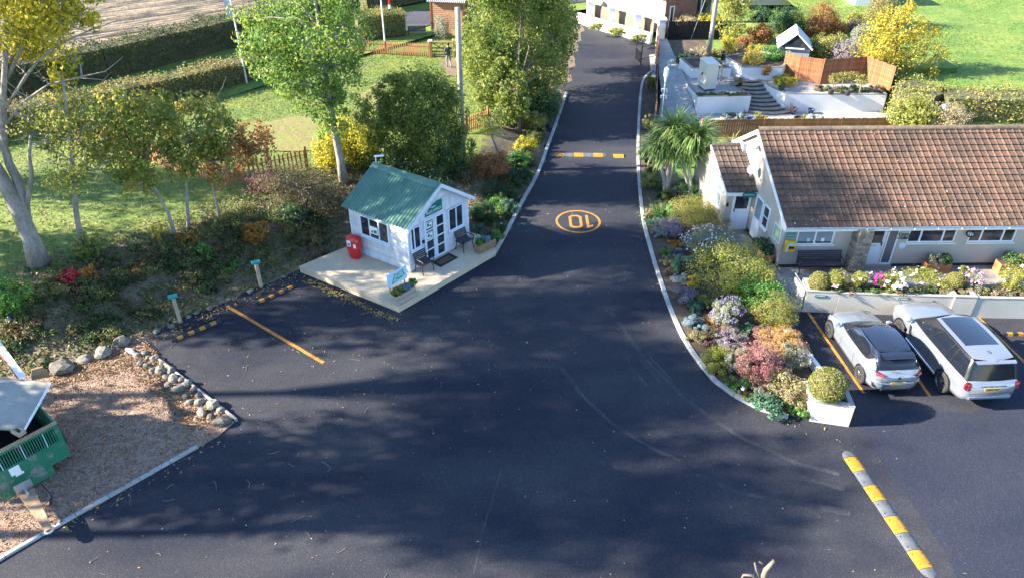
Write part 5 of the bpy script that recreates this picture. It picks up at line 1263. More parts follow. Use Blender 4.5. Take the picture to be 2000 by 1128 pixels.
mb = MB(); mb.add(vs, [(0, 1, 2, 3), (3, 2, 4, 5), (5, 4, 6, 7)]); put('garden_ramp', mb.mesh(), M_GPAVE, kind='structure')
def terrace(name, label, P, z0, z1, bed=M_GPAVE, th=.18):
    c = Vector((sum(p[0] for p in P) / len(P), sum(p[1] for p in P) / len(P), z0)); t = thing(name, label, 'raised bed', c)
    L = [(p[0] - c.x, p[1] - c.y) for p in P]; mb = MB(); mb.prism(L, -.1, z1 - z0 - .05)
    mb.f = mb.f[1:]; mb.m = mb.m[1:]; mb.sm = mb.sm[1:]; put('retaining_wall', mb.mesh(), M_WWALL, t)
    n = len(L); cc = Vector((0, 0)); I = [Vector(p) - Vector(p).normalized() * th for p in L]; mb = MB()
    for i in range(n):
        j = (i + 1) % n; h = z1 - z0; mb.add([(*L[i], h - .05), (*L[j], h - .05), (*L[j], h), (*L[i], h), (*I[i], h), (*I[j], h), (*I[i], h - .1), (*I[j], h - .1)], [(0, 1, 2, 3), (3, 2, 5, 4), (4, 5, 7, 6)])
    put('coping', mb.mesh(), M_STEP, t); mb = MB(); mb.sheet([(p.x, p.y, z1 - z0 - .06) for p in I]); put('surface', mb.mesh(), bed, t); return t
terrace('left_terrace', 'white walled terrace carrying the cream cabinet left of the curved steps', [(11.36, 44.95), (14.66, 45.12), (14.35, 46.6), (13.75, 47.9), (13.7, 50.4), (11.3, 50.6), (11.15, 47.2)], 0, 1.15)
terrace('right_terrace', 'white walled terrace right of the curved steps below the wooden fence', [(16.86, 45.42), (23.05, 45.3), (23.6, 50.4), (16.6, 50.6), (15.9, 49.0), (16.2, 47.0)], 0, 1.15)
mb = MB(); mb.prism([(11.3, 49.8), (14.7, 50.6), (17.3, 57.3), (11.6, 57.2)], .3, 1.075); put('back_bed', mb.mesh(), M_SOIL, kind='structure')
ub = [G(1450, 131, 1.95), G(1529, 131, 1.95), G(1548, 112, 1.95), G(1480, 98, 1.95), G(1414, 109, 1.95)]
terrace('upper_bed', 'upper white walled bed with the golden small tree above the steps', [(p.x, p.y) for p in ub], 1.1, 1.95, M_SOIL)
pb = [G(1352, 133, 1.75), G(1429, 132, 1.75), G(1398, 112, 1.75), G(1328, 113, 1.75)]
terrace('pole_bed', 'white walled bed round the foot of the wooden utility pole', [(p.x, p.y) for p in pb], 1.1, 1.75, M_SOIL)
wall_line('garden_wall', 'low white wall below the black fence', [(11.6, 57.3), (14.3, 57.7), (15.5, 56.8)], .8, .2, M_WWALL)
mb = MB(); mb.prism([(13.6, 47.8), (16.4, 47.9), (16.8, 50.5), (13.5, 50.5)], .9, 1.13); put('garden_landing', mb.mesh(), M_GPAVE, kind='structure')
mb = MB(); mb.prism([(13.6, 50.6), (30, 50.6), (30, 62), (17.6, 62), (17.4, 57.4), (14.4, 57.2)], .4, 1.08); put('back_lawn', mb.mesh(), M_FIELD, kind='structure')
t = thing('curved_steps', 'flight of curved stone steps between the two white terraces', 'steps', (15.5, 46.5, 0))
M_TREAD = mat('step_tread', (0.30, 0.265, 0.22), 0.9, (0.22, 0.19, 0.16), 2, fine=.25, fscale=12); M_RISER = mat('shaded_riser', (0.070, 0.060, 0.052), 0.95)  # riser colour darkened to carry the shade below each tread
for k in range(9):
    y0 = 44.72 + k * .37; w = 1.34 - .055 * k; cx = 15.98 - .085 * k; z1 = .128 * (k + 1)
    def arc(d, ww): return [(cx + (-1 + i * .2) * ww - 15.5, y0 + d + .36 * (-1 + i * .2) ** 2 - 46.5) for i in range(11)]
    back = [(cx + w - 15.5, y0 + .95 - 46.5), (cx - w - 15.5, y0 + .95 - 46.5)]
    mb = MB(); mb.prism(arc(.05, w) + back, z1 - .30 if k else 0, z1 - .045); p = put('step', mb.mesh(), M_RISER, t)
    mb = MB(); mb.prism(arc(0, w) + back, z1 - .045, z1, bottom=True); put('tread', mb.mesh(), M_TREAD, p)
# wooden panel fence: zigzag behind the right terrace
def board_fence(name, label, pts, h, pitch, m, z0=0.0, posts=True, th=.02, gap=.006, cat='fence', lat=None):
    o = Vector((pts[0][0], pts[0][1], z0)); t = thing(name, label, cat, o)
    for a, b2 in zip(pts[:-1], pts[1:]):
        a = Vector(a); b2 = Vector(b2); d_ = b2 - a; L = d_.length; n = max(1, int(L / pitch)); w = L / n; rz = math.atan2(d_.y, d_.x)
        mb = MB(); mb.box(gap, w - gap, -th, 0, .02, h); me = mb.mesh(); me.materials.append(m)
        mb = MB(); mb.box(gap, w - gap, -th, 0, .02, h - .02); me2 = mb.mesh(); me2.materials.append(m)
        for k in range(n):
            p = a + d_ * (k / n); put('board', me if R.random() < .6 else me2, None, t, (p.x - o.x, p.y - o.y, R.uniform(-.008, .008)), (0, 0, rz))
        for zr in (h * .2, h * .8):
            mb = MB(); mb.box(0, L, .002, .04, zr, zr + .07); put('rail', mb.mesh(), m, t, (a.x - o.x, a.y - o.y, 0), (0, 0, rz))
        if posts:
            mb = MB(); mb.box(-.05, .05, -.03, .07, 0, h + .04); put('post', mb.mesh(), m, t, (a.x - o.x, a.y - o.y, 0), (0, 0, rz))
    return t
fp = [G(1528, 147, 1.15).xy, G(1556, 156, 1.15).xy, G(1602, 163, 1.15).xy, G(1682, 156, 1.15).xy, G(1702, 164, 1.15).xy, G(1738, 178, 1.15).xy]
board_fence('zigzag_fence', 'zigzag red brown board fence round the right terrace', [tuple(p) for p in fp], 1.55, .14, M_FENCE, 1.12)
board_fence('low_board_fence', 'low brown board fence behind the bungalow roof ridge', [(10.9, 41.2), (14.5, 41.4), (19, 41.5), (26.5, 41.7)], 1.1, .135, M_FENCE)
board_fence('black_fence', 'tall black board fence at the top of the drive', [(11.9, 58.7), (13.4, 58.75), (14.9, 58.8), (16.5, 58.85)], 2.05, .15, M_FENCED, 0)
board_fence('roadside_fence', 'brown board fence along the right edge of the drive', [(8.55, 43.2), (8.95, 45.6), (9.35, 48), (9.75, 50.4), (10.1, 52.6)], 1.35, .15, M_FENCEB)
board_fence('tall_side_fence', 'taller brown board fence between the metal gate and the white pillar', [(10.15, 52.7), (10.45, 54.8), (10.8, 57), (11.1, 59.0)], 2.0, .15, M_FENCEB)
# metal gate
t = thing('metal_gate', 'open dark metal gate leaf beside the top of the drive', 'gate', G(1251, 129))
def bar(mb, a, b2, r=.03): mb.tube([a, b2], r, 6)
g2 = G(1241, 117) - G(1251, 129); mb = MB()
for z in (.08, .95, 1.75): bar(mb, (0, 0, z), (g2.x, g2.y, z))
bar(mb, (0, 0, 0), (0, 0, 1.85), .04); bar(mb, (g2.x, g2.y, .0), (g2.x, g2.y, 1.8), .04); put('frame', mb.mesh(), M_BLACK, t)
mb = MB(); n = 9
for k in range(1, n): bar(mb, (g2.x * k / n, g2.y * k / n, .08), (g2.x * k / n, g2.y * k / n, .95), .018)
put('bars', mb.mesh(), M_BLACK, t)
g3 = G(1281, 122) - G(1251, 129); mb = MB()
for z in (.5, 1.35): bar(mb, (0, 0, z), (g3.x, g3.y, z), .028)
put('stay', mb.mesh(), M_BLACK, t)
# white pillar, lamp post, cabinet, rail, bollard
def pillar(label, p, w, h, group='white gate pillars'):
    t = thing('gate_pillar', label, 'pillar', p, 0, group)
    mb = MB(); mb.bevbox(-w / 2, w / 2, -w / 2, w / 2, -.1, h, .01); put('shaft', mb.mesh(), M_WWALL, t)
    mb = MB(); mb.bevbox(-w / 2 - .06, w / 2 + .06, -w / 2 - .06, w / 2 + .06, h + .001, h + .14, .03); put('cap', mb.mesh(), M_WWALL, t); return t
pillar('white square pillar with flat cap beside the black fence', (11.45, 59.3, 0), .55, 2.0)
t = thing('lamp_post', 'slim white lamp post on the paving by the roadside fence', 'lamp post', G(1291, 233))
mb = MB(); mb.tube([(0, 0, 0), (0, 0, .25), (0, 0, .3), (0, 0, 2.3)], [.10, .10, .045, .04], 8); put('pole', mb.mesh(), M_WHITE, t)
mb = MB(); mb.tube([(0, 0, 2.3), (0, 0, 2.6), (0, 0, 2.65), (0, 0, 3.1), (0, 0, 3.2)], [.05, .09, .13, .15, .04], 8); put('lantern', mb.mesh(), M_WHITE, t)
for z in (1.5, 1.9): mb = MB(); mb.tube([(-.16, 0, z), (.16, 0, z)], .025, 6); mb.box(-.19, -.12, -.03, .03, z - .16, z); mb.box(.12, .19, -.03, .03, z - .22, z); put('arm', mb.mesh(), M_WHITE, t)
a = G(1375, 178, 1.14); b2 = G(1397, 176, 1.14); c_ = G(1361, 166, 1.14); e1 = (b2 - a); e2 = (c_ - a)
t = thing('electric_cabinet', 'tall cream metal cabinet standing on the left white terrace', 'cabinet', a)
Tc = frame((0, 0, 0), (e1.x, e1.y), (e2.x, e2.y)); M_CAB = mat('cream_metal', (.60, .58, .49), .5)
mb = MB(); mb.box(.03, .97, .03, .97, 0, .08, Tc); put('plinth', mb.mesh(), M_DK, t)
mb = MB(); mb.box(0, 1, 0, 1, .08, 1.62, Tc); put('case', mb.mesh(), M_CAB, t)
mb = MB(); mb.add([(-.03, -.04, 1.62), (1.03, -.04, 1.62), (1.03, 1.03, 1.68), (-.03, 1.03, 1.68), (-.03, -.04, 1.66), (1.03, -.04, 1.66), (1.03, 1.03, 1.72), (-.03, 1.03, 1.72)], [(4, 5, 6, 7), (0, 1, 5, 4), (3, 0, 4, 7), (1, 2, 6, 5)], Tc); put('lid', mb.mesh(), M_CAB, t)
mb = MB(); mb.box(-.02, -.001, .06, .94, .14, 1.56, Tc); d_ = put('door', mb.mesh(), M_CAB, t)
mb = MB(); mb.box(-.06, -.021, .44, .54, .8, 1.0, Tc); put('handle', mb.mesh(), M_BLACK, d_)
t = thing('timber_rail', 'weathered timber handrail on posts behind the cream cabinet', 'handrail', G(1406, 160, 1.14))
q = G(1344, 125, 1.14) - G(1406, 160, 1.14); mb = MB(); bar(mb, (0, 0, 1.0), (q.x, q.y, 1.0), .05); put('rail', mb.mesh(), M_POST, t)
for f_ in (0, .5, 1): mb = MB(); bar(mb, (q.x * f_, q.y * f_, 0), (q.x * f_, q.y * f_, 1.0), .05); put('post', mb.mesh(), M_POST, t)
mb = MB()
for k in range(1, 14): bar(mb, (q.x * k / 14, q.y * k / 14, .1), (q.x * k / 14, q.y * k / 14, .95), .015)
put('balusters', mb.mesh(), M_DK, t)
t = thing('bollard', 'short black bollard on the white walled bed', 'bollard', (G(1411, 118, 1.70)[0], G(1411, 118, 1.70)[1], 1.70)); mb = MB(); mb.lathe([(.13, 0), (.13, .55), (.09, .62), (.001, .63)], 12); put('post', mb.mesh(), M_BLACK, t)
mb = MB(); mb.lathe([(.135, .44), (.135, .5)], 12); put('band', mb.mesh(), M_STEEL, t)
# blue-flowered round bed ring, pots
t = thing('round_bed', 'round bed edged with dark stone in the lower garden', 'flower bed', G(1432, 231))
mb = MB(); n = 24
for k in range(n):
    a = 2 * math.pi * k / n; mb.box(-.07, .07, -.09, .09, 0, .12, tr(.75 * math.cos(a), .55 * math.sin(a), .03) @ rotm(z=a))
put('edging', mb.mesh(), M_STEP, t); mb = MB(); mb.sheet([(.7 * math.cos(2 * math.pi * k / n), .5 * math.sin(2 * math.pi * k / n), .08) for k in range(n)]); put('soil', mb.mesh(), M_SOIL, t)
def pot(name, label, p, r, h, m, group='garden pots'):
    t = thing(name, label, 'pot', p, 0, group)
    mb = MB(); mb.smooth = True; mb.lathe([(.001, 0), (r * .65, 0), (r, h * .92)], 14); put('body', mb.mesh(), m, t)
    mb = MB(); mb.lathe([(r, h * .9), (r * 1.08, h * .9), (r * 1.08, h), (r * .92, h), (r * .9, h * .8), (.001, h * .8)], 14); put('rim', mb.mesh(), m, t); return t
M_POTB = mat('blue_glaze', (.02, .035, .13), .25); M_POTT = mat('terracotta', (.32, .13, .07), .8); M_POTG = mat('green_glaze', (.03, .10, .06), .3); M_POTK = mat('charcoal_pot', (.04, .04, .045), .6)
for (px, py, z, r, h, m, lab) in ((1548, 223, 0.03, .22, .4, M_POTB, 'blue pot with a spiky bronze plant before the right terrace wall'), (1442, 168, 1.13, .3, .45, M_POTK, 'charcoal pot left of the top of the curved steps'),
        (1526, 176, 1.15, .24, .4, M_POTG, 'green pot with yellow foliage at the top corner of the right terrace'), (1340, 150, .03, .32, .5, M_POTB, 'blue pot on the paving left of the terrace'), (1336, 157, .03, .3, .35, M_POTT, 'terracotta pot on the paving left of the terrace'),
        (1465, 244, .03, .28, .38, M_POTB, 'small blue pot beside the olive bush in the lower garden'), (1562, 243, .03, .4, .4, M_POTK, 'dark pot at the foot of the silvery plants'), (1622, 184, 1.15, .22, .35, M_POTK, 'dark pot among the clipped topiary on the right terrace'), (1655, 186, 1.15, .22, .35, M_POTK, 'second dark pot under the lollipop topiary on the right terrace'), (1583, 222, .03, .2, .3, M_POTB, 'blue pot among silvery foliage below the right terrace wall')):
    pot('garden_pot', lab, G(px, py, z), r, h, m)
# small greenhouse
t = thing('greenhouse', 'small white framed greenhouse behind the zigzag fence', 'greenhouse', (19.4, 52.6, 1.08), -.25)
mb = MB(); mb.box(-1.0, 1.0, -.9, 1.2, 0, 1.0); put('base', mb.mesh(), mat('grey_panel', (.22, .25, .30), .4), t)
mb = MB(); P = [(-1.12, .98), (0, 1.95), (1.12, .98)]
for s, (a, b2) in enumerate(zip(P[:-1], P[1:])):
    mb = MB(); mb.add([(a[0], -1.0, a[1]), (b2[0], -1.0, b2[1]), (b2[0], 1.3, b2[1]), (a[0], 1.3, a[1])], [(0, 1, 2, 3)]); put('roof_pane', mb.mesh(), mat('pale_glass', (.35, .42, .48), .15, spec=.7), t)
mb = MB()
for y in (-1.02, -.25, .5, 1.3): mb.tube([(-1.14, y, .98), (0, y, 1.98), (1.14, y, .98)], .06, 5)
mb.tube([(0, -1.02, 1.98), (0, 1.3, 1.98)], .05, 5); mb.tube([(-.6, -1.03, 1.0), (.6, -1.03, 1.0)], .05, 5); put('frame', mb.mesh(), M_WHITE, t)
mb = MB(); mb.add([(-.9, -.98, 1.02), (.9, -.98, 1.02), (0, -.98, 1.85)], [(0, 1, 2)]); put('gable_pane', mb.mesh(), M_GLASS, t)
# posts standing: utility poles and flag poles
M_POLE = mat('silver_grey_pole', (0.34, 0.32, 0.30), 0.85, (0.20, 0.185, 0.17), 2.2, fine=.25, fscale=14, stretch=(4, 4, .6), bump=.3, bscale=20)
def upole(label, p, h, r0, r1, bands=0):
    t = thing('utility_pole', label, 'utility pole', p, 0, 'wooden utility poles'); mb = MB(); mb.smooth = True
    mb.tube([(0, 0, -.3), (0.01, 0, h * .3), (-.01, .01, h * .6), (0, 0, h)], [r0, r0 * .93, r0 * .85, r1], 12); put('pole', mb.mesh(), M_POLE, t)
    for z in (h * .35, h * .62):
        mb = MB(); mb.lathe([(r0 * .99, z), (r0 * 1.02, z + .005), (r0 * 1.02, z + .05), (r0 * .97, z + .055)], 12); put('band', mb.mesh(), M_STEEL, t)
    return t
upole('bare grey wooden pole standing behind the white cabin', (-2.55, 36.7, Hh(-2.55, 36.7)), 8.35 - Hh(-2.55, 36.7), .15, .13)
p = G(1382, 119, 1.68); u2 = upole('tall grey wooden pole rising from the white walled bed', p, 8.2, .16, .13)
t = thing('stay_wire', 'thin stay wire beside the tall garden pole', 'wire', p); mb = MB(); mb.tube([(-1.5, .3, .1), (-.1, .0, 6.5)], .012, 5); put('cable', mb.mesh(), M_STEEL, t)
def flagpole(label, p, h, flag):
    t = thing('flag_pole', label, 'flag pole', p, 0, 'white flag poles'); mb = MB(); mb.tube([(0, 0, 0), (0, 0, h)], [.06, .04], 8); put('pole', mb.mesh(), M_WHITE, t)
    mb = MB(); mb.smooth = True; n = 8; vs = []
    for i in range(n + 1):
        z = h - (h * .45) * i / n
        for k, w in enumerate((0, .2, .45)): vs.append((-.03 - w * flag * (1 - .6 * i / n), .07 * math.sin(i * 1.3 + k) * k, z))
    mb.add(vs, [(3 * i + k, 3 * i + k + 1, 3 * i + 4 + k, 3 * i + 3 + k) for i in range(n) for k in range(2)]); put('flag', mb.mesh(), mat('flag_cloth', (.42, .46, .55), .8), t)
p = GT(483, 166); flagpole('white flag pole with drooping grey flag before the lower hedge', p, 8.0, 1.6)
p = GT(752, 86); flagpole('white flag pole with furled pale flag beside the clipped hedge block', p, 7.6, 1.2)
p = GT(766, 74); t = thing('sign_post', 'red topped dark post in front of the clipped hedge block', 'post', p)
mb = MB(); mb.tube([(0, 0, 0), (0, 0, 2.2)], .09, 8); put('lower_post', mb.mesh(), M_BLACK, t); mb = MB(); mb.tube([(0, 0, 2.2), (0, 0, 2.5)], .1, 8); put('collar', mb.mesh(), M_WHITE, t)
mb = MB(); mb.tube([(0, 0, 2.5), (0, 0, 5.2)], .085, 8); put('upper_post', mb.mesh(), M_RED, t)

# ------------------------------------------------------------------ picket fences, timber gate, shelter, bench, person
M_PICK = mat('picket_timber', (0.36, 0.175, 0.075), 0.75, (0.27, 0.12, 0.05), 3, fine=.25, fscale=10, rnd=.2)
def picket(name, label, pts, h=1.0, w=.085, pitch=.16, nposts=2.4):
    o = pts[0]; t = thing(name, label, 'picket fence', o, 0, 'picket fences round the lawn')
    mb = MB(); mb.add([(x, y, z) for y in (-.011, .011) for x, z in ((-w / 2, .06), (w / 2, .06), (w / 2, h - .06), (0, h), (-w / 2, h - .06))], [(0, 1, 2, 3, 4), (9, 8, 7, 6, 5)] + [(i + 5, (i + 1) % 5 + 5, (i + 1) % 5, i) for i in range(5)]); me = mb.mesh('picket'); me.materials.append(M_PICK)
    for a, b2 in zip(pts[:-1], pts[1:]):
        d_ = b2 - a; L = math.hypot(d_.x, d_.y); n = int(L / pitch); rz = math.atan2(d_.y, d_.x)
        for k in range(n):
            q = a + d_ * ((k + .5) / n); put('picket', me, None, t, (q.x - o.x, q.y - o.y, Hh(q.x, q.y) - o.z + R.uniform(-.01, .01)), (0, R.uniform(-.02, .02), rz))
        ns = max(1, round(L / nposts))
        for k in range(ns + 1):
            q = a + d_ * (k / ns); mb = MB(); mb.bevbox(-.06, .06, .015, .13, -.2, h + .12, .015); put('post', mb.mesh(), M_PICK, t, (q.x - o.x, q.y - o.y, Hh(q.x, q.y) - o.z), (0, 0, rz))
            if k < ns:
                q2 = a + d_ * ((k + 1) / ns)
                for zr in (.22, h - .28):
                    mb = MB(); u = q2 - q; mb.tube([(0, 0, 0), (u.x, u.y, Hh(q2.x, q2.y) - Hh(q.x, q.y))], .035, 4); s = Vector((-u.y, u.x, 0)).normalized() * .045
                    put('rail', mb.mesh(), M_PICK, t, (q.x - o.x + s.x, q.y - o.y + s.y, Hh(q.x, q.y) - o.z + zr))
    return t
picket('picket_fence', 'orange brown picket fence across the far end of the lawn', [GT(690, 104), GT(755, 107), GT(838, 112)], 1.0)
picket('picket_fence', 'sunlit picket fence running down behind the hazel trees', [GT(175, 262), GT(265, 305), GT(350, 340), GT(445, 362)], 1.0)
picket('picket_fence', 'shaded picket fence with gaps behind the brown scrub', [GT(450, 362), GT(530, 345), GT(602, 330)], 1.05, pitch=.2)
picket('picket_fence', 'short picket fence in the shade beside the bare pole', [GT(912, 262), GT(955, 246)], 1.0)
t = thing('timber_gate', 'five bar timber gate with diagonal braces beside the person', 'gate', GT(842, 112)); gl = GT(886, 112) - GT(842, 112); mb = MB(); lx = gl.length; rz = math.atan2(gl.y, gl.x); t.rotation_euler = (0, 0, rz)
for x, m_, nm in ((0, M_WHITE, 'gate_post'), (lx + .1, M_PICK, 'gate_post')): mb = MB(); mb.bevbox(x - .12, x + .12, -.12, .12, 0, 1.15, .02); p = put(nm, mb.mesh(), M_PICK, t); mb = MB(); mb.bevbox(x - .15, x + .15, -.15, .15, 1.151, 1.24, .02); put('cap', mb.mesh(), M_LITWHITE if x == 0 else M_PICK, p)
for z in (.15, .38, .62, .98): mb = MB(); mb.box(.12, lx - .02, -.025, .025, z, z + .09); put('bar', mb.mesh(), M_PICK, t)
mb = MB(); mb.tube([(.15, -.04, .2), (lx * .5, -.04, 1.0)], .04, 4); mb.tube([(lx * .5, -.04, 1.0), (lx - .1, -.04, .2)], .04, 4); mb.tube([(.15, .04, 1.0), (lx - .1, .04, .2)], .04, 4); put('brace', mb.mesh(), M_PICK, t)
# timber shelter with corrugated roof
M_CEDAR = mat('orange_cedar', (0.42, 0.21, 0.105), 0.7, (0.36, 0.17, 0.08), 3, fine=.15, fscale=10, rnd=.08)
a = G(843, 64, .35); b2 = G(905, 67, .35); e1 = (b2 - a).normalized(); Wc = (b2 - a).length
t = thing('timber_shelter', 'orange brown timber building with grey corrugated roof beyond the gate', 'shed', a, math.atan2(e1.y, e1.x))
mb = MB(); mb.box(.03, Wc - .03, .03, 2.4, 0, 2.45); put('wall', mb.mesh(), M_CEDAR, t)
for k in range(17):
    mb = MB(); mb.add([(0, .03, k * .145), (Wc, .03, k * .145), (Wc, .03, k * .145 + .145), (0, .03, k * .145 + .145), (0, -.012, k * .145), (Wc, -.012, k * .145), (Wc, .014, k * .145 + .15), (0, .014, k * .145 + .15)], [(4, 5, 6, 7), (0, 1, 5, 4), (0, 4, 7, 3), (1, 2, 6, 5)]); put('board', mb.mesh(), M_CEDAR, t)
for x in (-.03, Wc - .07): mb = MB(); mb.box(x, x + .1, -.035, .05, 0, 2.46); put('corner_trim', mb.mesh(), M_FENCE, t)
mb = MB(); mb.smooth = True; n = 80; vs = []
for i in range(n + 1):
    x = -.25 + (Wc + .5) * i / n
    for y, z in ((-.3, 2.45), (2.7, 3.6)): vs.append((x, y, z + .025 * math.cos(i * math.pi / 2)))
mb.add(vs, [(2 * i, 2 * i + 2, 2 * i + 3, 2 * i + 1) for i in range(n)]); put('roof', mb.mesh(), mat('fibre_cement', (.34, .33, .32), .8, (.27, .26, .25), 2), t)
bench('park_bench', 'black bench on the verge before the lane', 1.4, G(815, 71, .35), .1 + math.pi, 'bench')
# litter bin and blue topped post at the far hedge
t = thing('litter_bin', 'dark blue litter bin on a post by the hedge corner', 'bin', GT(205, 224)); mb = MB(); mb.bevbox(-.2, .2, -.18, .18, .4, 1.0, .03); put('bin_box', mb.mesh(), mat('navy', (.02, .03, .07), .5), t)
mb = MB(); mb.box(-.04, .04, -.04, .04, 0, .4); put('post', mb.mesh(), M_BLACK, t); mb = MB(); mb.bevbox(-.25, .25, -.22, .22, 1.0, 1.08, .02); put('lid', mb.mesh(), M_BLUEP, t)
# person
def person(p, rz):
    t = thing('person', 'person in dark grey jacket and pale grey trousers walking towards the timber gate', 'person', p, rz)
    J = {'pel': (0, 0, .95), 'ch': (0, .02, 1.30), 'nk': (0, .03, 1.48), 'hd': (0, .05, 1.60), 'tp': (0, .05, 1.72), 'lh': (-.10, 0, .88), 'lk': (-.12, .14, .50), 'la': (-.12, .10, .08), 'lt': (-.13, .26, .04), 'rh': (.10, 0, .88), 'rk': (.11, .02, .48), 'ra': (.12, -.20, .12), 'rt': (.13, -.08, .03),
         'ls': (-.19, .02, 1.40), 'le': (-.27, -.06, 1.14), 'lw': (-.25, .05, .90), 'lf': (-.24, .09, .80), 'rs': (.19, .02, 1.40), 're': (.26, .02, 1.13), 'rw': (.24, .16, .93), 'rf': (.23, .21, .84)}
    Rd = {'pel': .145, 'ch': .155, 'nk': .062, 'hd': .095, 'tp': .075, 'lh': .095, 'lk': .062, 'la': .045, 'lt': .038, 'rh': .095, 'rk': .062, 'ra': .045, 'rt': .038, 'ls': .075, 'le': .052, 'lw': .036, 'lf': .034, 'rs': .075, 're': .052, 'rw': .036, 'rf': .034}
    E_ = [('pel', 'ch'), ('ch', 'nk'), ('nk', 'hd'), ('hd', 'tp'), ('pel', 'lh'), ('lh', 'lk'), ('lk', 'la'), ('la', 'lt'), ('pel', 'rh'), ('rh', 'rk'), ('rk', 'ra'), ('ra', 'rt'), ('ch', 'ls'), ('ls', 'le'), ('le', 'lw'), ('lw', 'lf'), ('ch', 'rs'), ('rs', 're'), ('re', 'rw'), ('rw', 'rf')]
    ks = list(J); me = bpy.data.meshes.new('b'); me.from_pydata([J[k] for k in ks], [(ks.index(a), ks.index(b3)) for a, b3 in E_], [])
    o = bpy.data.objects.new('tmp', me); COL.objects.link(o); md = o.modifiers.new('s', 'SKIN'); md.use_smooth_shade = True; sb = o.modifiers.new('d', 'SUBSURF'); sb.levels = 2
    for i, k in enumerate(ks): me.skin_vertices[0].data[i].radius = (Rd[k], Rd[k] * (.72 if k in ('pel', 'ch') else 1)); me.skin_vertices[0].data[i].use_root = (k == 'pel')
    dg = bpy.context.evaluated_depsgraph_get(); dg.update(); m2 = bpy.data.meshes.new_from_object(o.evaluated_get(dg)); bpy.data.objects.remove(o)
    m2.materials.clear()
    for m in (mat('jacket', (.055, .06, .075), .8), mat('trousers', (.26, .25, .25), .85), mat('skin', (.42, .26, .19), .6), mat('boots', (.10, .05, .03), .7)): m2.materials.append(m)
    for f in m2.polygons:
        c = f.center; f.material_index = 3 if c.z < .10 else 1 if (c.z < .90 and abs(c.x) < .21) else 2 if (c.z > 1.49 or c.z < .86) else 0; f.use_smooth = True
    put('body', m2, None, t)
    mb = MB(); mb.smooth = True; mb.blob((0, .035, 1.665), (.105, .115, .10), 2, .12, 4); put('hair', mb.mesh(), mat('dark_hair', (.03, .022, .016), .7), t)
    mb = MB(); mb.smooth = True
    for s in (-1, 1): mb.blob((s * .10, .05, 1.60), (.018, .03, .04), 1, 0, 1)
    mb.blob((0, .155, 1.59), (.018, .03, .025), 1, 0, 1); put('ears_and_nose', mb.mesh(), bpy.data.materials['skin'], t)
person(GT(877, 133), .25)

# ------------------------------------------------------------------ houses at the top of the drive
M_BRICK = mat('brick', (0.27, 0.115, 0.075), 0.9, (0.19, 0.085, 0.06), 2.5, fine=.2, rnd=.3); M_LIME = mat('limewashed_stone', (0.66, 0.58, 0.48), 0.9, (0.50, 0.40, 0.31), 1.2, fine=.15, rnd=.18)
M_RTILE = mat('clay_roof', (0.22, 0.10, 0.065), 0.9, (0.16, 0.08, 0.055), 2, fine=.3, fscale=8)
bo = Vector((12.05, 61.6, .3)); d1 = (Vector((7.0, 66.6, 0)) - Vector((12.05, 61.6, 0))).normalized(); d2 = Vector((.88, .48, 0)).normalized()
t = thing('brick_house', 'brick house with limewashed side wall above the white roadside wall', 'house', bo); TL = frame((0, 0, 0), d1.xy, d2.xy)
mb = MB(); mb.box(.02, 8, .02, 3.2, 0, 2.75, TL); put('wall', mb.mesh(), M_MORT, t)
for r in range(18):        # coursed stone on the sunlit side
    x = 0
    while x < 7.6:
        w = R.uniform(.3, .75); z0 = r * .15; mb = MB(); mb.box(x + .01, min(x + w, 7.9) - .01, -R.uniform(.0, .025), .03, z0 + .008, z0 + .145, TL); put('stone', mb.mesh(), M_LIME, t); x += w
stf = MB()
for r in range(36):        # brick courses on the gable facing the drive
    z0 = r * .075; y = -.11 * (r % 2)
    while y < 3.2:
        a_, b_ = max(y, 0) + .006, min(y + .222, 3.2) - .006
        if b_ > a_ and not (.42 < (a_ + b_) / 2 < .86 and .5 < z0 < 2.1): stf.box(-R.uniform(.004, .016), .02, a_, b_, z0 + .006, z0 + .069, TL)
        y += .225
put('bricks', stf.mesh(), M_BRICK, t, kind='stuff')
bT = TL @ Matrix(((0, 1, 0, 0), (1, 0, 0, 0), (0, 0, 1, 0), (0, 0, 0, 1)))
glazed(t, bT, .42, .86, .5, 2.1, -.01, [], fw=.07, proud=.05)
mb = MB(); mb.add([(-.25, -.35, 2.72), (8.2, -.35, 2.72), (8.2, 1.9, 4.2), (-.25, 1.9, 4.2), (8.2, 3.5, 2.72), (-.25, 3.5, 2.72)], [(3, 2, 1, 0), (5, 4, 2, 3)], TL); put('roof', mb.mesh(), M_RTILE, t)
stf = MB()
for k in range(36): stf.tube([(-.2 + k * .235, -.40, 2.74), (-.2 + k * .235, 1.9, 4.25)], .07, 5, TL)
put('roof_rolls', stf.mesh(), M_RTILE, t, kind='stuff')
bo = G(1326, 40, .8); t = thing('garden_room', 'glazed garden room with flat stone roof beyond the black fence', 'garden room', bo, .08)
mb = MB(); mb.box(0, 2.6, .6, 2.6, 0, 1.9); put('wall', mb.mesh(), mat('dim_room', (.10, .07, .055), .8), t); mb = MB(); mb.box(-.2, 2.9, -.2, 2.8, 1.9, 2.02); put('roof', mb.mesh(), M_COPE, t)
for x in (0, .85, 1.7, 2.55): mb = MB(); mb.box(x - .05, x + .05, -.05, .05, 0, 1.9); put('post', mb.mesh(), M_WHITE, t)
for k in range(3): mb = MB(); mb.box(k * .85 + .05, k * .85 + .80, -.01, .01, .45, 1.9); put('pane', mb.mesh(), M_GLASS, t); mb = MB(); mb.box(k * .85 + .05, k * .85 + .80, -.03, .03, 0, .45); put('panel', mb.mesh(), M_BRICK, t)
t = thing('far_building', 'grey rendered building with white upper wall at the top of the photo', 'building', (20.6, 70.5, .4), .02)
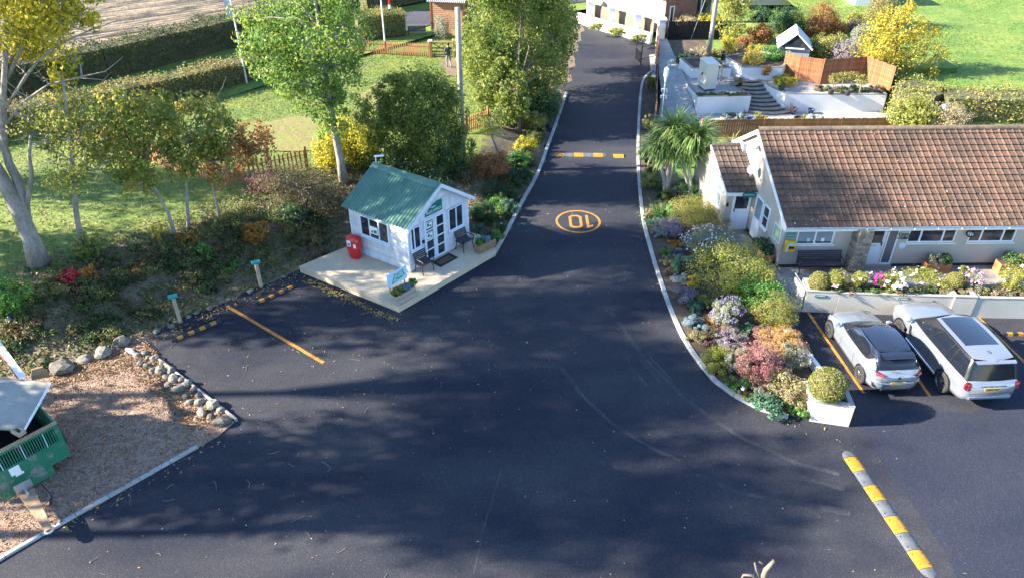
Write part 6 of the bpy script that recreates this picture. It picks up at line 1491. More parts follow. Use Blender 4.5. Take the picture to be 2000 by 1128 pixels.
M_GREYR = mat('grey_render', (.34, .32, .30), .9, (.28, .26, .25), 1)
mb = MB(); mb.box(0, 11.2, 0, 5, 0, 2.2); put('wall', mb.mesh(), M_GREYR, t); mb = MB(); mb.box(4.4, 11.3, -.06, -.002, 1.25, 4.5); put('upper_wall', mb.mesh(), M_WWALL, t)
mb = MB(); mb.box(9.0, 12.4, -2.6, -.3, -.2, 2.6); put('side_wall', mb.mesh(), M_WWALL, t); mb = MB(); mb.box(-.3, 11.5, -.3, 5.2, 4.6, 5.2); put('roof', mb.mesh(), M_RTILE, t)
mb = MB(); mb.box(5.4, 6.5, -.09, -.062, 1.5, 2.6); put('window', mb.mesh(), M_GLASS, t)
# white roadside wall with pillars and a slatted back
wl_ = [G(1128, 44), G(1180, 61), G(1225, 73), G(1270, 86)]
wall_line('roadside_wall', 'white painted roadside wall curving at the top of the drive', [tuple(p.xy) for p in wl_], .8, .35, M_WWALL)
for px, py, lab in ((1148, 44, 'white pillar with ball finial farthest along the roadside wall'), (1190, 57, 'middle white pillar on the roadside wall'), (1240, 71, 'nearest white pillar on the roadside wall')):
    q = G(px, py, .3); u = pillar(lab, (q.x + .2, q.y + .6, .3), .5, 1.5)
    if px < 1150: mb = MB(); mb.smooth = True; mb.blob((0, 0, 1.85), .24, 2, 0, 1, 1); put('finial', mb.mesh(), M_WWALL, u)
board_fence('low_screen', 'low grey board screen between the white roadside pillars', [(6.5, 66.6), (8.3, 64.6), (10.2, 62.4), (11.2, 61.2)], 1.25, .16, mat('grey_board', (.22, .17, .13), .85, rnd=.15), .3)
# ------------------------------------------------------------------ stones
M_ROCK = mat('field_stone', (0.20, 0.18, 0.155), 0.92, (0.12, 0.11, 0.09), 2.2, fine=.3, fscale=14, bump=.6, bscale=9, rnd=.25)
def stone(label, px, py, rpx, group, flat=.62, z=0.02, rough=.22, terrain=False):
    p = GT(px, py) if terrain else G(px, py, z); r = rpx / scale_at(p); mb = MB()
    mb.blob((0, 0, r * flat * .55), (r * R.uniform(.95, 1.25), r * R.uniform(.8, 1.0), r * flat), 2, rough, R.randrange(999)); mb.smooth = False
    solo('stone', mb.mesh(), M_ROCK, label, 'stone', p, R.uniform(0, 6.28), group)
for px, py, r, lab in ((122, 722, 22, 'largest low boulder at the left end of the bank foot'), (166, 704, 13, 'pale angular boulder second from the left at the bank foot'), (203, 692, 19, 'rounded grey boulder in the middle of the bank foot'),
                       (240, 671, 17, 'boulder at the corner where the gravel meets the timber edging'), (434, 826, 16, 'biggest rounded stone at the lower end of the stone row')):
    stone(lab, px, py, r, 'boulders at the bank foot', .6)
a = Vector((268, 690)); b2 = Vector((424, 818))
done = []
for k in range(900):
    f_ = R.random(); q = a.lerp(b2, f_); n = Vector((-128, 156)).normalized() * R.uniform(-17, 13); q = q + Vector((n.x, n.y)); r = R.uniform(5.5, 10) * (1 + .25 * f_)
    if len(done) >= 52 or any(math.hypot(q.x - u.x, q.y - u.y) < (r + v) * .86 for u, v in done): continue
    done.append((q, r)); stone('rounded stone heaped in the row beside the timber edging', q.x, q.y, r, 'stones along the timber edging', .78)
for k in range(13):
    f_ = (k + .5) / 13; q = Vector((300, 655)).lerp(Vector((560, 538)), f_)
    stone('low mossy stone edging the foot of the leafy bank', q.x + R.uniform(-7, 5), q.y + R.uniform(-6, 0), R.uniform(4, 8.5), 'stones along the bank foot', .45)
mb = MB(); mb.smooth = True; mb.tube([(0, 0, .07), (.22, -.12, .08), (.42, -.28, .07)], [.05, .09, .06], 8); solo('white_sack', mb.mesh(), M_PAPER, 'rolled white plastic sack lying by the corner of the gravel', 'sack', G(248, 684, .04))
mb = MB(); mb.tube([(0, 0, .02), (.1, -.2, .10), (.22, -.42, .03)], [.05, .06, .04], 6); solo('blue_strap', mb.mesh(), M_BLUEP, 'short blue plastic strip on the dark bank at the left', 'strap', GT(22, 620) + Vector((0, 0, .08)))

# ------------------------------------------------------------------ trailer with its load
M_TGREEN = mat('green_trailer_paint', (0.018, 0.165, 0.090), 0.5, (0.20, 0.21, 0.19), 2.4, .56, .66, fine=.15, fscale=12); M_TTAN = mat('rusty_tan_steel', (0.40, 0.27, 0.16), 0.7, (0.28, 0.17, 0.10), 4, fine=.2)
c0 = G(138, 886, .42); e1 = (G(0, 962, .42) - c0).normalized(); e2 = Vector((-e1.y, e1.x, 0)); e2 = e2 if e2.y > 0 else -e2
t = thing('trailer', 'green caged trailer with drawbar parked on the gravel at the left edge', 'trailer', (c0.x, c0.y, 0)); X = frame((0, 0, 0), e1.xy, e2.xy); TW, TLn, z0, zt = 2.0, 3.0, .42, 1.72
mb = MB(); mb.box(0, TW, -.05, 0, z0, zt - .62, X); mb.box(0, TW, -.05, 0, zt - .10, zt, X); mb.box(0, .14, -.05, 0, zt - .62, zt - .10, X); mb.box(TW - .14, TW, -.05, 0, zt - .62, zt - .10, X); put('front_board', mb.mesh(), M_TGREEN, t)
mb = MB(); mb.box(0, TW, -.075, .02, zt + .001, zt + .06, X); put('top_rail', mb.mesh(), M_TTAN, t)
for k in range(26):
    x = .16 + k * (TW - .32) / 25; mb = MB(); mb.box(x, x + .028, -.04, -.01, zt - .62, zt - .10, X); put('grille_bar', mb.mesh(), M_TEALL if k % 9 == 4 else M_TGREEN, t)
mb = MB(); mb.box(-.0, .05, .001, TLn, z0, zt - .05, X); mb.box(TW - .05, TW, .001, TLn, z0, zt - .05, X); mb.box(.05, TW - .05, TLn - .05, TLn, z0, zt - .05, X); put('side_board', mb.mesh(), M_TGREEN, t)
mb = MB(); mb.box(.05, TW - .05, .001, TLn - .05, z0 - .02, z0 + .03, X); put('bed', mb.mesh(), M_DK, t)
mb = MB(); mb.box(.55, TW, -.055, -.012, z0 - .32, z0 - .001, X); put('lower_board', mb.mesh(), M_TGREEN, t)
mb = MB(); mb.box(1.28, 1.55, -.055, -.051, .78, 1.06, X); mb.box(1.24, 1.46, -.058, -.0555, .70, .78, X); put('notice', mb.mesh(), M_PAPER, t)
h0 = G(53, 962, .42) - Vector((c0.x, c0.y, 0)); h1 = G(97, 1036, .40) - Vector((c0.x, c0.y, 0)); d_ = (h1 - h0); s = Vector((-d_.y, d_.x, 0)).normalized(); mb = MB()
vs = [h0 + s * .20, h0 - s * .20, h1 - s * .08, h1 + s * .08]; mb.add([v + Vector((0, 0, -.05)) for v in vs] + [v + Vector((0, 0, .07)) for v in vs], [(4, 5, 6, 7), (7, 6, 5, 4)][:1] + [(0, 1, 5, 4), (1, 2, 6, 5), (2, 3, 7, 6), (3, 0, 4, 7)]); put('drawbar', mb.mesh(), M_TTAN, t)
mb = MB(); mb.tube([h1 + Vector((.10 * math.cos(q), .10 * math.sin(q), .03)) for q in np.linspace(0, 6.28, 15)], .032, 6); put('hitch_ring', mb.mesh(), M_STEEL, t)
mb = MB(); T3 = tr(*h0) @ rotm(z=math.atan2(d_.y, d_.x)); mb.box(-.12, -.06, -.22, .22, .0, .34, T3); mb.box(-.06, .25, -.03, .03, .06, .16, T3); put('jack_plate', mb.mesh(), M_STEEL, t)
mb = MB(); mb.tube([h0 + s * .2 + Vector((0, 0, .1)), h0 + s * .42 + Vector((.05, -.1, .15)), h0 + s * .45 + d_ * .35 + Vector((0, 0, .02)), h0 + s * .3 + d_ * .5], .03, 6); put('cable', mb.mesh(), M_BLACK, t)
for y in (1.2, 2.0):
    mb = MB(); mb.smooth = True; mb.lathe([(.1, -.09), (.30, -.09), (.33, -.05), (.33, .05), (.30, .09), (.1, .09)], 18, X @ tr(-.12, y, .33) @ rotm(y=math.pi / 2)); put('wheel', mb.mesh(), M_TYRE, t)
def onload(px, py, z): return G(px, py, z)
mb = MB(); P = [G(0, 735, 2.1), G(98, 747, 2.0), G(46, 838, 1.82), G(-90, 830, 1.9), G(-60, 728, 2.1)]; o = P[0]; L = [p - o for p in P]
mb.add(L + [p - Vector((0, 0, .07)) for p in L], [(4, 3, 2, 1, 0)] + [(i, (i + 1) % 5, (i + 1) % 5 + 5, i + 5) for i in range(5)]); solo('white_board', mb.mesh(), mat('off_white_sheet', (.36, .35, .32), .6, (.26, .245, .21), 1.2, fine=.15), 'large off white board lying across the trailer load', 'board', o)
mb = MB(); mb.tube([G(98, 748, 2.02) - o, G(46, 840, 1.84) - o], .035, 6); solo('pipe', mb.mesh(), M_WHITE, 'white pipe along the edge of the off white board', 'pipe', o + Vector((.03, -.02, .02)))
a = G(-30, 640, 2.5); b2 = G(42, 738, 2.1); mb = MB(); u = (b2 - a).normalized(); s = u.cross(Vector((0, 0, 1))).normalized(); up = s.cross(u)
for (m_, w0, w1, nm) in ((M_PAPER, -.13, .06, 'plank'), (M_RED, .062, .10, 'plank')):
    mb = MB(); mb.add([q + s * w + up * h for q in (Vector(), b2 - a) for w in (w0, w1) for h in (-.02, .02)], [(0, 2, 6, 4), (1, 5, 7, 3), (0, 4, 5, 1), (2, 3, 7, 6), (4, 6, 7, 5), (0, 1, 3, 2)])
    if m_ is M_PAPER: wb = solo('plank', mb.mesh(), m_, 'white plank with a red edge leaning on the trailer load', 'plank', a)
    else: put('red_edge', mb.mesh(), mat('faded_red', (.45, .10, .08), .6), wb)
for i, (px, py, z, w, l, h, m_, lab, rz) in enumerate(((62, 742, 1.85, .5, .35, .3, M_WOOD, 'broken brown board end sticking out behind the off white board', .6), (72, 800, 1.55, .3, .55, .05, M_POST, 'pale wooden frame hanging over the trailer side', .9), (22, 845, 1.78, .38, .22, .12, M_POST, 'small open wooden box on top of the trailer grille', -.5))):
    p = G(px, py, z); mb = MB()
    if i == 0: mb.add([(0, 0, 0), (w, 0, -.1), (w * .8, .05, h), (.1, .04, h * 1.1), (0, .1, 0), (w, .1, -.1), (w * .8, .12, h), (.1, .12, h * 1.1)], [(0, 1, 2, 3), (7, 6, 5, 4), (0, 4, 5, 1), (1, 5, 6, 2), (2, 6, 7, 3), (3, 7, 4, 0)])
    else:
        for (xa, xb, ya, yb) in ((0, w, 0, .06), (0, w, l - .06, l), (0, .06, .06, l - .06), (w - .06, w, .06, l - .06)): mb.box(xa, xb, ya, yb, 0, h)
    solo('load_piece', mb.mesh(), m_, lab, 'scrap wood', p, rz)

# ------------------------------------------------------------------ fallen leaves and twigs
def flat_leaves(name, X, Y, Z, L, Wd, pal, jit=.25):
    P = np.stack([X, Y, Z], 1); return put(name, quads_mesh(name, leaves(P, np.tile([0, 0, 1.0], (len(P), 1)), L * rng.lognormal(0, .35, (len(P), 1)), Wd, jit), rng.random(len(P))), pal, kind='stuff')
PL_FALL = leafmat('fallen', [(.42, .30, .10), (.30, .15, .05), (.50, .42, .22), (.22, .12, .05), (.55, .50, .38)], .1, .7)
x = np.concatenate([rng.uniform(-12, 12, 420), rng.normal(-5, 2.5, 160), rng.normal(4, 2.2, 250)]); y = np.concatenate([rng.uniform(11.5, 31, 420), rng.uniform(18, 26, 160), rng.uniform(24, 60, 250)])
d = bank_d(x, y); k = (d < -.15) & ~in_poly(x, y, bay) & ~in_poly(x, y, dk) & ~in_poly(x, y, bedR) & ~((x > 10) & (y > 19)); flat_leaves('fallen_leaves', x[k], y[k], rng.uniform(.016, .022, k.sum()), .05, .032, PL_FALL)
x = []; y = []
for a, b2, n, sg_ in ((G(600, 545), G(770, 622), 330, .14), (G(300, 660), G(585, 532), 200, .25), (G(1290, 545), G(1580, 830), 120, .25), (G(430, 850), G(120, 1028), 60, .2), (G(1245, 330), G(1290, 545), 60, .2)):
    f_ = rng.random(n); x += list(a.x + (b2.x - a.x) * f_ + rng.normal(0, sg_, n)); y += list(a.y + (b2.y - a.y) * f_ - np.abs(rng.normal(0, sg_, n)))
x = np.array(x); y = np.array(y); flat_leaves('leaf_drift', x, y, .022 + .01 * rng.random(len(x)), .085, .055, leafmat('drift', [(.40, .26, .06), (.30, .16, .05), (.48, .36, .12), (.16, .14, .04)], .15, .7))
tw = MB()
for k in range(38):
    p = G(R.uniform(120, 760), R.uniform(660, 1128), .02) if k < 44 else G(R.uniform(330, 560), R.uniform(590, 760), .02)
    if in_poly(np.array([p.x]), np.array([p.y]), bay)[0] or bank_d(np.array([p.x]), np.array([p.y]))[0] > -.2: continue
    a = R.uniform(0, 6.3); l = R.uniform(.08, .26); b2 = a + R.uniform(-.8, .8); tw.tube([p, p + Vector((math.cos(a), math.sin(a), 0)) * l, p + Vector((math.cos(a), math.sin(a), 0)) * l + Vector((math.cos(b2), math.sin(b2), 0)) * l * .6], R.uniform(.004, .007), 4, cap=False)
put('twigs', tw.mesh(), mat('pale_twig', (.24, .19, .14), .8), kind='stuff')
# ivy, brambles and litter over the bank
def on_bank(n, dlo, dhi, xlo=-24, xhi=2, ylo=16, yhi=37):
    x = rng.uniform(xlo, xhi, n); y = rng.uniform(ylo, yhi, n); d = bank_d(x, y); k = (d > dlo) & (d < dhi); return x[k], y[k], d[k]
x, y, d = on_bank(90000, .1, 5.6); k = rng.random(len(x)) < (.6 + .45 * np.sin(x * 1.7 + 3 * np.sin(y)) * np.cos(y * 1.3)); x, y = x[k], y[k]; z = terr(x, y) + .03 + .10 * rng.random(len(x))
flat_leaves('bank_ivy', x, y, z, .11, .085, leafmat('ivy', [(.030, .055, .02), (.055, .098, .03), (.088, .138, .042), (.15, .17, .058), (.18, .13, .065)], .15), .6)
x, y, d = on_bank(60000, .05, 6.2); k = rng.random(len(x)) < .8; x, y = x[k][:24000], y[k][:24000]; z = terr(x, y) + .03 + .06 * rng.random(len(x))
flat_leaves('bank_litter', x, y, z, .09, .06, leafmat('banklitter', [(.07, .045, .025), (.15, .09, .042), (.22, .155, .08), (.11, .075, .04), (.30, .23, .12)], .1), .5)
x = rng.uniform(-30, 3, 5000); y = rng.uniform(22, 56, 5000); d = bank_d(x, y); k = (d > 3.0); x, y = x[k], y[k]; z = terr(x, y) + .06
flat_leaves('lawn_leaves', x, y, z, .10, .06, leafmat('lawnleaf', [(.28, .17, .06), (.20, .11, .04), (.34, .27, .10)], .2), .3)
# ------------------------------------------------------------------ foliage palettes
PAL = dict(
 laurel=[(0.062, 0.105, 0.027), (0.112, 0.175, 0.039), (0.182, 0.237, 0.05), (0.294, 0.323, 0.07), (0.42, 0.393, 0.098)],
 dark=[(0.023, 0.058, 0.026), (0.039, 0.093, 0.039), (0.065, 0.146, 0.058), (0.105, 0.197, 0.07)],
 ash=[(0.056, 0.129, 0.036), (0.105, 0.209, 0.048), (0.177, 0.29, 0.057), (0.29, 0.386, 0.072), (0.483, 0.483, 0.097)],
 yellow=[(0.162, 0.216, 0.032), (0.342, 0.342, 0.04), (0.576, 0.486, 0.054), (0.756, 0.594, 0.064)],
 gold=[(.26, .24, .03), (.44, .38, .05), (.58, .47, .07), (.46, .30, .05)],
 hazel=[(0.081, 0.142, 0.038), (0.149, 0.209, 0.046), (0.257, 0.297, 0.061), (0.405, 0.365, 0.081), (0.351, 0.23, 0.074)],
 rust=[(0.156, 0.091, 0.039), (0.286, 0.143, 0.052), (0.39, 0.195, 0.065), (0.208, 0.143, 0.058)],
 orange=[(.22, .12, .02), (.36, .17, .03), (.46, .24, .04), (.28, .18, .04)],
 scrub=[(0.074, 0.068, 0.038), (0.121, 0.101, 0.054), (0.176, 0.149, 0.074), (0.095, 0.108, 0.041)],
 hedge=[(0.103, 0.138, 0.046), (0.184, 0.212, 0.069), (0.287, 0.265, 0.092), (0.391, 0.299, 0.127), (0.23, 0.161, 0.081)],
 darkhedge=[(0.033, 0.047, 0.022), (0.055, 0.081, 0.033), (0.091, 0.113, 0.044), (0.146, 0.109, 0.055)],
 olive=[(0.114, 0.157, 0.047), (0.211, 0.241, 0.064), (0.336, 0.315, 0.084), (0.419, 0.315, 0.106)],
 lime=[(0.104, 0.146, 0.027), (0.189, 0.232, 0.041), (0.293, 0.305, 0.061), (0.403, 0.378, 0.098), (0.146, 0.183, 0.061)],
 green=[(0.044, 0.123, 0.033), (0.083, 0.206, 0.044), (0.134, 0.299, 0.062), (0.206, 0.371, 0.083)],
 teal=[(0.041, 0.112, 0.072), (0.072, 0.173, 0.105), (0.121, 0.243, 0.151), (0.182, 0.304, 0.182)],
 silver=[(0.242, 0.286, 0.275), (0.352, 0.407, 0.396), (0.462, 0.517, 0.506), (0.286, 0.341, 0.308)],
 bluegrey=[(0.149, 0.218, 0.253), (0.23, 0.322, 0.356), (0.31, 0.414, 0.437)],
 sage=[(0.156, 0.188, 0.133), (0.25, 0.281, 0.204), (0.36, 0.375, 0.281), (0.219, 0.204, 0.156)],
 white=[(.30, .30, .24), (.48, .47, .40), (.62, .60, .54), (.16, .20, .10)],
 mauve=[(0.24, 0.18, 0.255), (0.36, 0.27, 0.36), (0.21, 0.225, 0.18), (0.45, 0.36, 0.42)],
 purple=[(0.184, 0.138, 0.345), (0.299, 0.218, 0.517), (0.391, 0.31, 0.598)],
 pink=[(.22, .07, .08), (.34, .13, .14), (.42, .22, .21), (.24, .15, .11), (.16, .15, .09)],
 red=[(.26, .015, .03), (.40, .03, .05), (.50, .07, .08), (.20, .03, .03)],
 peach=[(0.396, 0.264, 0.066), (0.55, 0.385, 0.132), (0.484, 0.264, 0.121), (0.33, 0.242, 0.088)],
 creamy=[(.34, .30, .13), (.44, .39, .20), (.22, .23, .09), (.36, .20, .14)],
 straw=[(.26, .21, .11), (.36, .30, .17), (.45, .38, .24), (.20, .18, .08)],
 strap=[(0.066, 0.132, 0.036), (0.114, 0.198, 0.054), (0.18, 0.276, 0.078), (0.312, 0.36, 0.12)],
 bronze=[(.10, .07, .06), (.17, .12, .10), (.24, .18, .14)],
 variegated=[(.16, .17, .07), (.30, .28, .13), (.42, .38, .20), (.10, .12, .05)],
 ivyleaf=[(0.065, 0.117, 0.026), (0.143, 0.195, 0.039), (0.26, 0.286, 0.065), (0.39, 0.39, 0.13)],
 magenta=[(.45, .03, .22), (.58, .08, .32)], petal=[(.75, .74, .72), (.82, .80, .80)], rose=[(.62, .28, .46), (.74, .46, .62)], scarlet=[(.5, .01, .02), (.6, .03, .05)], yelpet=[(.6, .4, .03), (.7, .5, .05)], bluepet=[(.03, .05, .26), (.06, .10, .40)])
def LM(p, tr_=.42): return leafmat(p, PAL[p], tr_)

def spot(px, py, rx, ry, gz, sit=.82):
    """ellipsoid seen at a pixel, resting on its ground: centre, base, radii in metres"""
    r = .4; rz = .4; z = gz if gz is not None else 0
    for _ in range(6):
        if gz is None:
            p = GT(px, py, rz * sit); z = p.z
        else: p = G(px, py, gz + rz * sit)
        s = scale_at((p.x, p.y, z + rz)); r = rx / s; e = math.atan2(CH - z - rz, p.y); a = (ry / s) ** 2 - (r * math.sin(e)) ** 2
        rz = min(1.5 * r, max(.45 * r, math.sqrt(max(a, 0)) / math.cos(e)))
    return Vector((p.x, p.y, z)), r, rz

def bush(label, px, py, rx, ry, pal, gz=.085, leaf=.075, asp=.62, dens=1.0, name='shrub', cat='shrub', group=None, flowers=None, shell=.55, sub=None, spread=.20, jit=.7, ncl=None, droop=0.0, stems=True):
    b0, r, rz = spot(px, py, rx * (1.14 if gz == .085 else 1), ry * (1.12 if gz == .085 else 1), gz); n = int(min(13000, max(350, dens * 22 * r * (r + rz) / (leaf * leaf * asp)))); ncl = ncl or int(max(14, min(160, 70 * r * (r + rz))))
    leaf = leaf * .8 if gz == .085 else leaf; n = int(min(17000, n * (1.5 if gz == .085 else 1)))
    t = thing(name, label, cat, b0, 0, group); blobs = [(0, 0, rz * .80, r, r, rz)]
    for k in range(4): a = R.uniform(0, 6.3); blobs.append((.45 * r * math.cos(a), .45 * r * math.sin(a), rz * R.uniform(.6, 1.05), r * .62, r * .62, rz * .62))
    put('foliage', crown_mesh(pal, blobs, n, ncl, leaf, leaf * asp, spread, shell, droop, jit, .015), LM(pal), t)
    if stems:
        mb = MB()
        for k in range(7):
            a = R.uniform(0, 6.3); u = R.uniform(.3, .75); mb.tube([(0, 0, -.05), (.3 * r * math.cos(a), .3 * r * math.sin(a), rz * .5), (u * r * math.cos(a), u * r * math.sin(a), rz * R.uniform(.9, 1.3))], [.022 * (1 + r), .014 * (1 + r), .005], 4, cap=False)
        put('stems', mb.mesh(), M_TWIG, t)
    if flowers:
        fp, fn, fs = flowers; P, N, rv = cloud([(0, 0, rz * .82, r * 1.03, r * 1.03, rz * 1.06)], fn * 2, max(6, fn // 3), .10, .93); k = P[:, 2] > rz * .7; P, N, rv = P[k][:fn], N[k][:fn], rv[k][:fn]; N[:, 2] += .8
        put('flowers', quads_mesh('f', leaves(P, N, fs, fs, .4), rv), LM(fp, .2), t, kind='stuff')
    return t
M_TWIG = mat('twig', (.10, .075, .05), .9); M_BARK = mat('pale_bark', (.34, .31, .27), .9, (.20, .18, .155), 1.6, fine=.3, fscale=12, stretch=(2, 2, .7), bump=.7, bscale=9)
M_BARKD = mat('brown_bark', (.16, .125, .095), .9, (.10, .08, .06), 2, fine=.3, fscale=12, bump=.6, bscale=10); M_BLEACH = mat('bleached_wood', (.19, .155, .12), .85, (.12, .10, .08), 3, fine=.2)

def tuft(label, px, py, rx, ry, pal, gz=.085, w=.03, n=110, droop=1.1, spread=1.0, name='grass_tuft', cat='grass', seg=4, flowers=None, group=None):
    b0, r, rz = spot(px, py, rx, ry, gz); L = max(r * 1.25, rz * 1.7); t = thing(name, label, cat, b0, 0, group)
    put('blades', blades_mesh(pal, n, L, w, spread, droop, r * .25, seg), LM(pal), t)
    if flowers: P = np.stack([rng.normal(0, r * .6, flowers[1]), rng.normal(0, r * .6, flowers[1]), L * rng.uniform(.7, 1.0, flowers[1])], 1); put('flowers', quads_mesh('f', leaves(P, np.tile([0, 0, 1.], (len(P), 1)), flowers[2], flowers[2], .6), rng.random(len(P))), LM(flowers[0], .2), t, kind='stuff')
    return t

PAL['mixed'] = [(.04, .08, .03), (.08, .15, .045), (.13, .20, .055), (.22, .23, .08), (.30, .27, .19), (.26, .16, .08), (.15, .19, .14)]
PAL['bramble'] = [(.025, .050, .02), (.045, .085, .03), (.085, .135, .04), (.13, .11, .05), (.20, .13, .055)]
def undergrowth(name, specs, pal, leaf):
    """uncountable low growth: one mesh of leaves over many small mounds"""
    VV = []; RR = []
    for px, py, rx, ry, gz, dn in specs:
        b0, r, rz = spot(px, py, rx, ry, gz); n = int(min(2600, dn * 22 * r * (r + rz) / (leaf * leaf * .62)))
        P, N, rv = cloud([(0, 0, rz * .7, r, r, rz)], n, max(8, int(40 * r)), .26, .4); k = P[:, 2] > 0; tone = R.random(); VV.append(leaves(P[k] + np.array(b0)[None], N[k], leaf, leaf * .62, .7)); RR.append(np.clip(.65 * tone + .35 * rv[k] + rng.normal(0, .05, k.sum()), 0, 1))
    return put(name, quads_mesh(name, np.concatenate(VV), np.concatenate(RR)), LM(pal), kind='stuff')
# ------------------------------------------------------------------ the long flower bed on the right
bush('wide olive green dome shrub by the porch at the back of the bed', 1363, 418, 50, 32, 'olive', leaf=.06, group=None)
tuft('bright green strappy clump left of the olive dome shrub', 1292, 405, 30, 30, 'green', w=.04, n=200)
bush('yellow green twiggy plant at the kerb beside the cordyline', 1266, 352, 16, 16, 'olive'); bush('low brown gold tufts along the kerb', 1265, 420, 8, 22, 'straw')
bush('teal leaved perennial below the strappy clump', 1283, 438, 20, 13, 'teal'); bush('lavender grey perennial below the olive dome', 1306, 447, 24, 19, 'mauve', flowers=('purple', 60, .06)); bush('silver cushion at the kerb beside the lavender', 1281, 454, 11, 8, 'silver', leaf=.05)
bush('rusty orange low cushion in the bed', 1319, 476, 13, 8, 'orange', leaf=.05); bush('small emerald cushion left of the pale blue cushion', 1300, 490, 10, 8, 'green', leaf=.05); bush('pale blue cushion under the orange one', 1321, 491, 14, 9, 'bluegrey', leaf=.05)
bush('cream and pink variegated tuft by the kerb', 1299, 508, 11, 11, 'creamy', leaf=.06); bush('small yellow leaved plant in the middle of the bed', 1318, 514, 11, 9, 'lime', leaf=.06); bush('fat green perennial left of the big golden bush', 1335, 516, 18, 21, 'teal', leaf=.08)
bush('dark red leaved plant at the kerb', 1304, 530, 8, 9, 'bronze', leaf=.06); bush('pale mint green ball by the kerb', 1322, 541, 18, 11, 'silver', leaf=.045); bush('silvery lavender mound by the kerb', 1333, 571, 22, 16, 'mauve', leaf=.05, flowers=('purple', 20, .05))
bush('teal green mound below the silvery lavender', 1347, 595, 20, 14, 'teal'); bush('dull gold tufts beside the teal mound', 1380, 588, 14, 15, 'olive'); bush('round silver blue ball of curry plant by the kerb', 1360, 631, 23, 16, 'bluegrey', leaf=.045, dens=1.3)
bush('white flowering airy bush behind the big golden bush', 1386, 472, 46, 30, 'sage', leaf=.07, flowers=('petal', 240, .085), shell=.4); tuft('beige feather grass by the white porch door', 1412, 446, 20, 30, 'straw', w=.02, n=160, droop=.5, spread=.5)
bush('large golden green bush in the middle of the flower bed', 1424, 522, 74, 54, 'lime', leaf=.085, dens=1.0, spread=.16); bush('bright green leafy bush below the golden bush', 1478, 570, 44, 36, 'green', leaf=.09); bush('dark green fine bush at the right side of the bed', 1512, 607, 38, 34, 'olive', leaf=.055)
bush('small round golden plant beside the bare soil', 1352, 548, 16, 13, 'gold', leaf=.06); bush('purple flowering aster clump in the middle of the bed', 1421, 612, 30, 30, 'sage', flowers=('purple', 200, .055)); tuft('tan grass tuft between the blue ball and the asters', 1387, 622, 13, 15, 'rust', w=.02, n=130)
bush('dark green leaf clump right of the asters', 1462, 634, 17, 13, 'teal', leaf=.10); bush('cream green tuft under the silver blue ball', 1360, 657, 19, 13, 'creamy', leaf=.06); bush('brown seed heads above the pink cushion', 1386, 654, 13, 14, 'scrub', leaf=.05); bush('small pink cushion at the kerb', 1382, 673, 12, 9, 'pink', leaf=.055)
bush('mauve grey shrub in front of the asters', 1424, 660, 27, 21, 'mauve'); bush('lime green mound at the curve of the kerb', 1405, 703, 27, 24, 'lime', leaf=.06); bush('grey green lavender column beside the red bush', 1440, 703, 18, 33, 'sage', leaf=.06); bush('rosy pink low shrub behind the red bush', 1490, 655, 28, 13, 'pink', leaf=.065)
bush('large crimson pink bush in the lower bed', 1483, 708, 39, 40, 'pink', leaf=.075, flowers=('pink', 160, .065)); bush('yellow and peach heather bush near the white wall', 1527, 668, 40, 25, 'peach', leaf=.06); bush('grey mauve bush against the white wall', 1545, 697, 28, 25, 'sage', flowers=('mauve', 80, .06))
bush('yellow bush with red leaves at the tip of the bed', 1540, 758, 36, 32, 'creamy', leaf=.08, flowers=('pink', 110, .06)); bush('sage grey mound near the tip of the bed', 1491, 764, 22, 18, 'sage', leaf=.06); bush('dark leafy clump under the sage mound by the kerb', 1500, 790, 28, 14, 'teal', leaf=.10); bush('green clump with a white bloom at the kerb', 1438, 747, 19, 14, 'green', leaf=.09, flowers=('petal', 5, .13))
bush('small red shrub beside the square planter', 1567, 772, 9, 10, 'red', leaf=.07); bush('broad leaved green plant touching the square planter', 1563, 797, 20, 14, 'green', leaf=.12); bush('yellow green patch at the lower kerb', 1458, 768, 14, 11, 'lime', leaf=.07)
sp = []
for i in range(30):
    f_ = i / 29; q = Vector((1262, 300)).lerp(Vector((1345, 610)), f_) if i < 16 else Vector((1360, 560)).lerp(Vector((1500, 745)), (i - 15) / 14)
    sp.append((q.x + R.uniform(-2, 22), q.y + R.uniform(-14, 14), R.uniform(9, 15), R.uniform(7, 12), .085, 1))
undergrowth('bed_undergrowth', sp, 'mixed', .06)
bush('leafy green plants between the kerb and the brown roadside fence', 1265, 240, 10, 55, 'olive', shell=.3); bush('ivy green growth along the far kerb', 1268, 160, 11, 28, 'lime', shell=.3); bush('dark shrub at the kerb left of the cordyline', 1262, 300, 14, 35, 'dark', shell=.4)
bush('shrub growth under the cordyline against the porch wall', 1345, 372, 26, 22, 'dark'); bush('pale thorny shrub between the cordyline trunks', 1320, 362, 22, 18, 'sage')
bush('red rose climbing by the porch door', 1430, 402, 9, 22, 'dark', gz=.02, shell=.2, dens=.5, flowers=('scarlet', 4, .12))
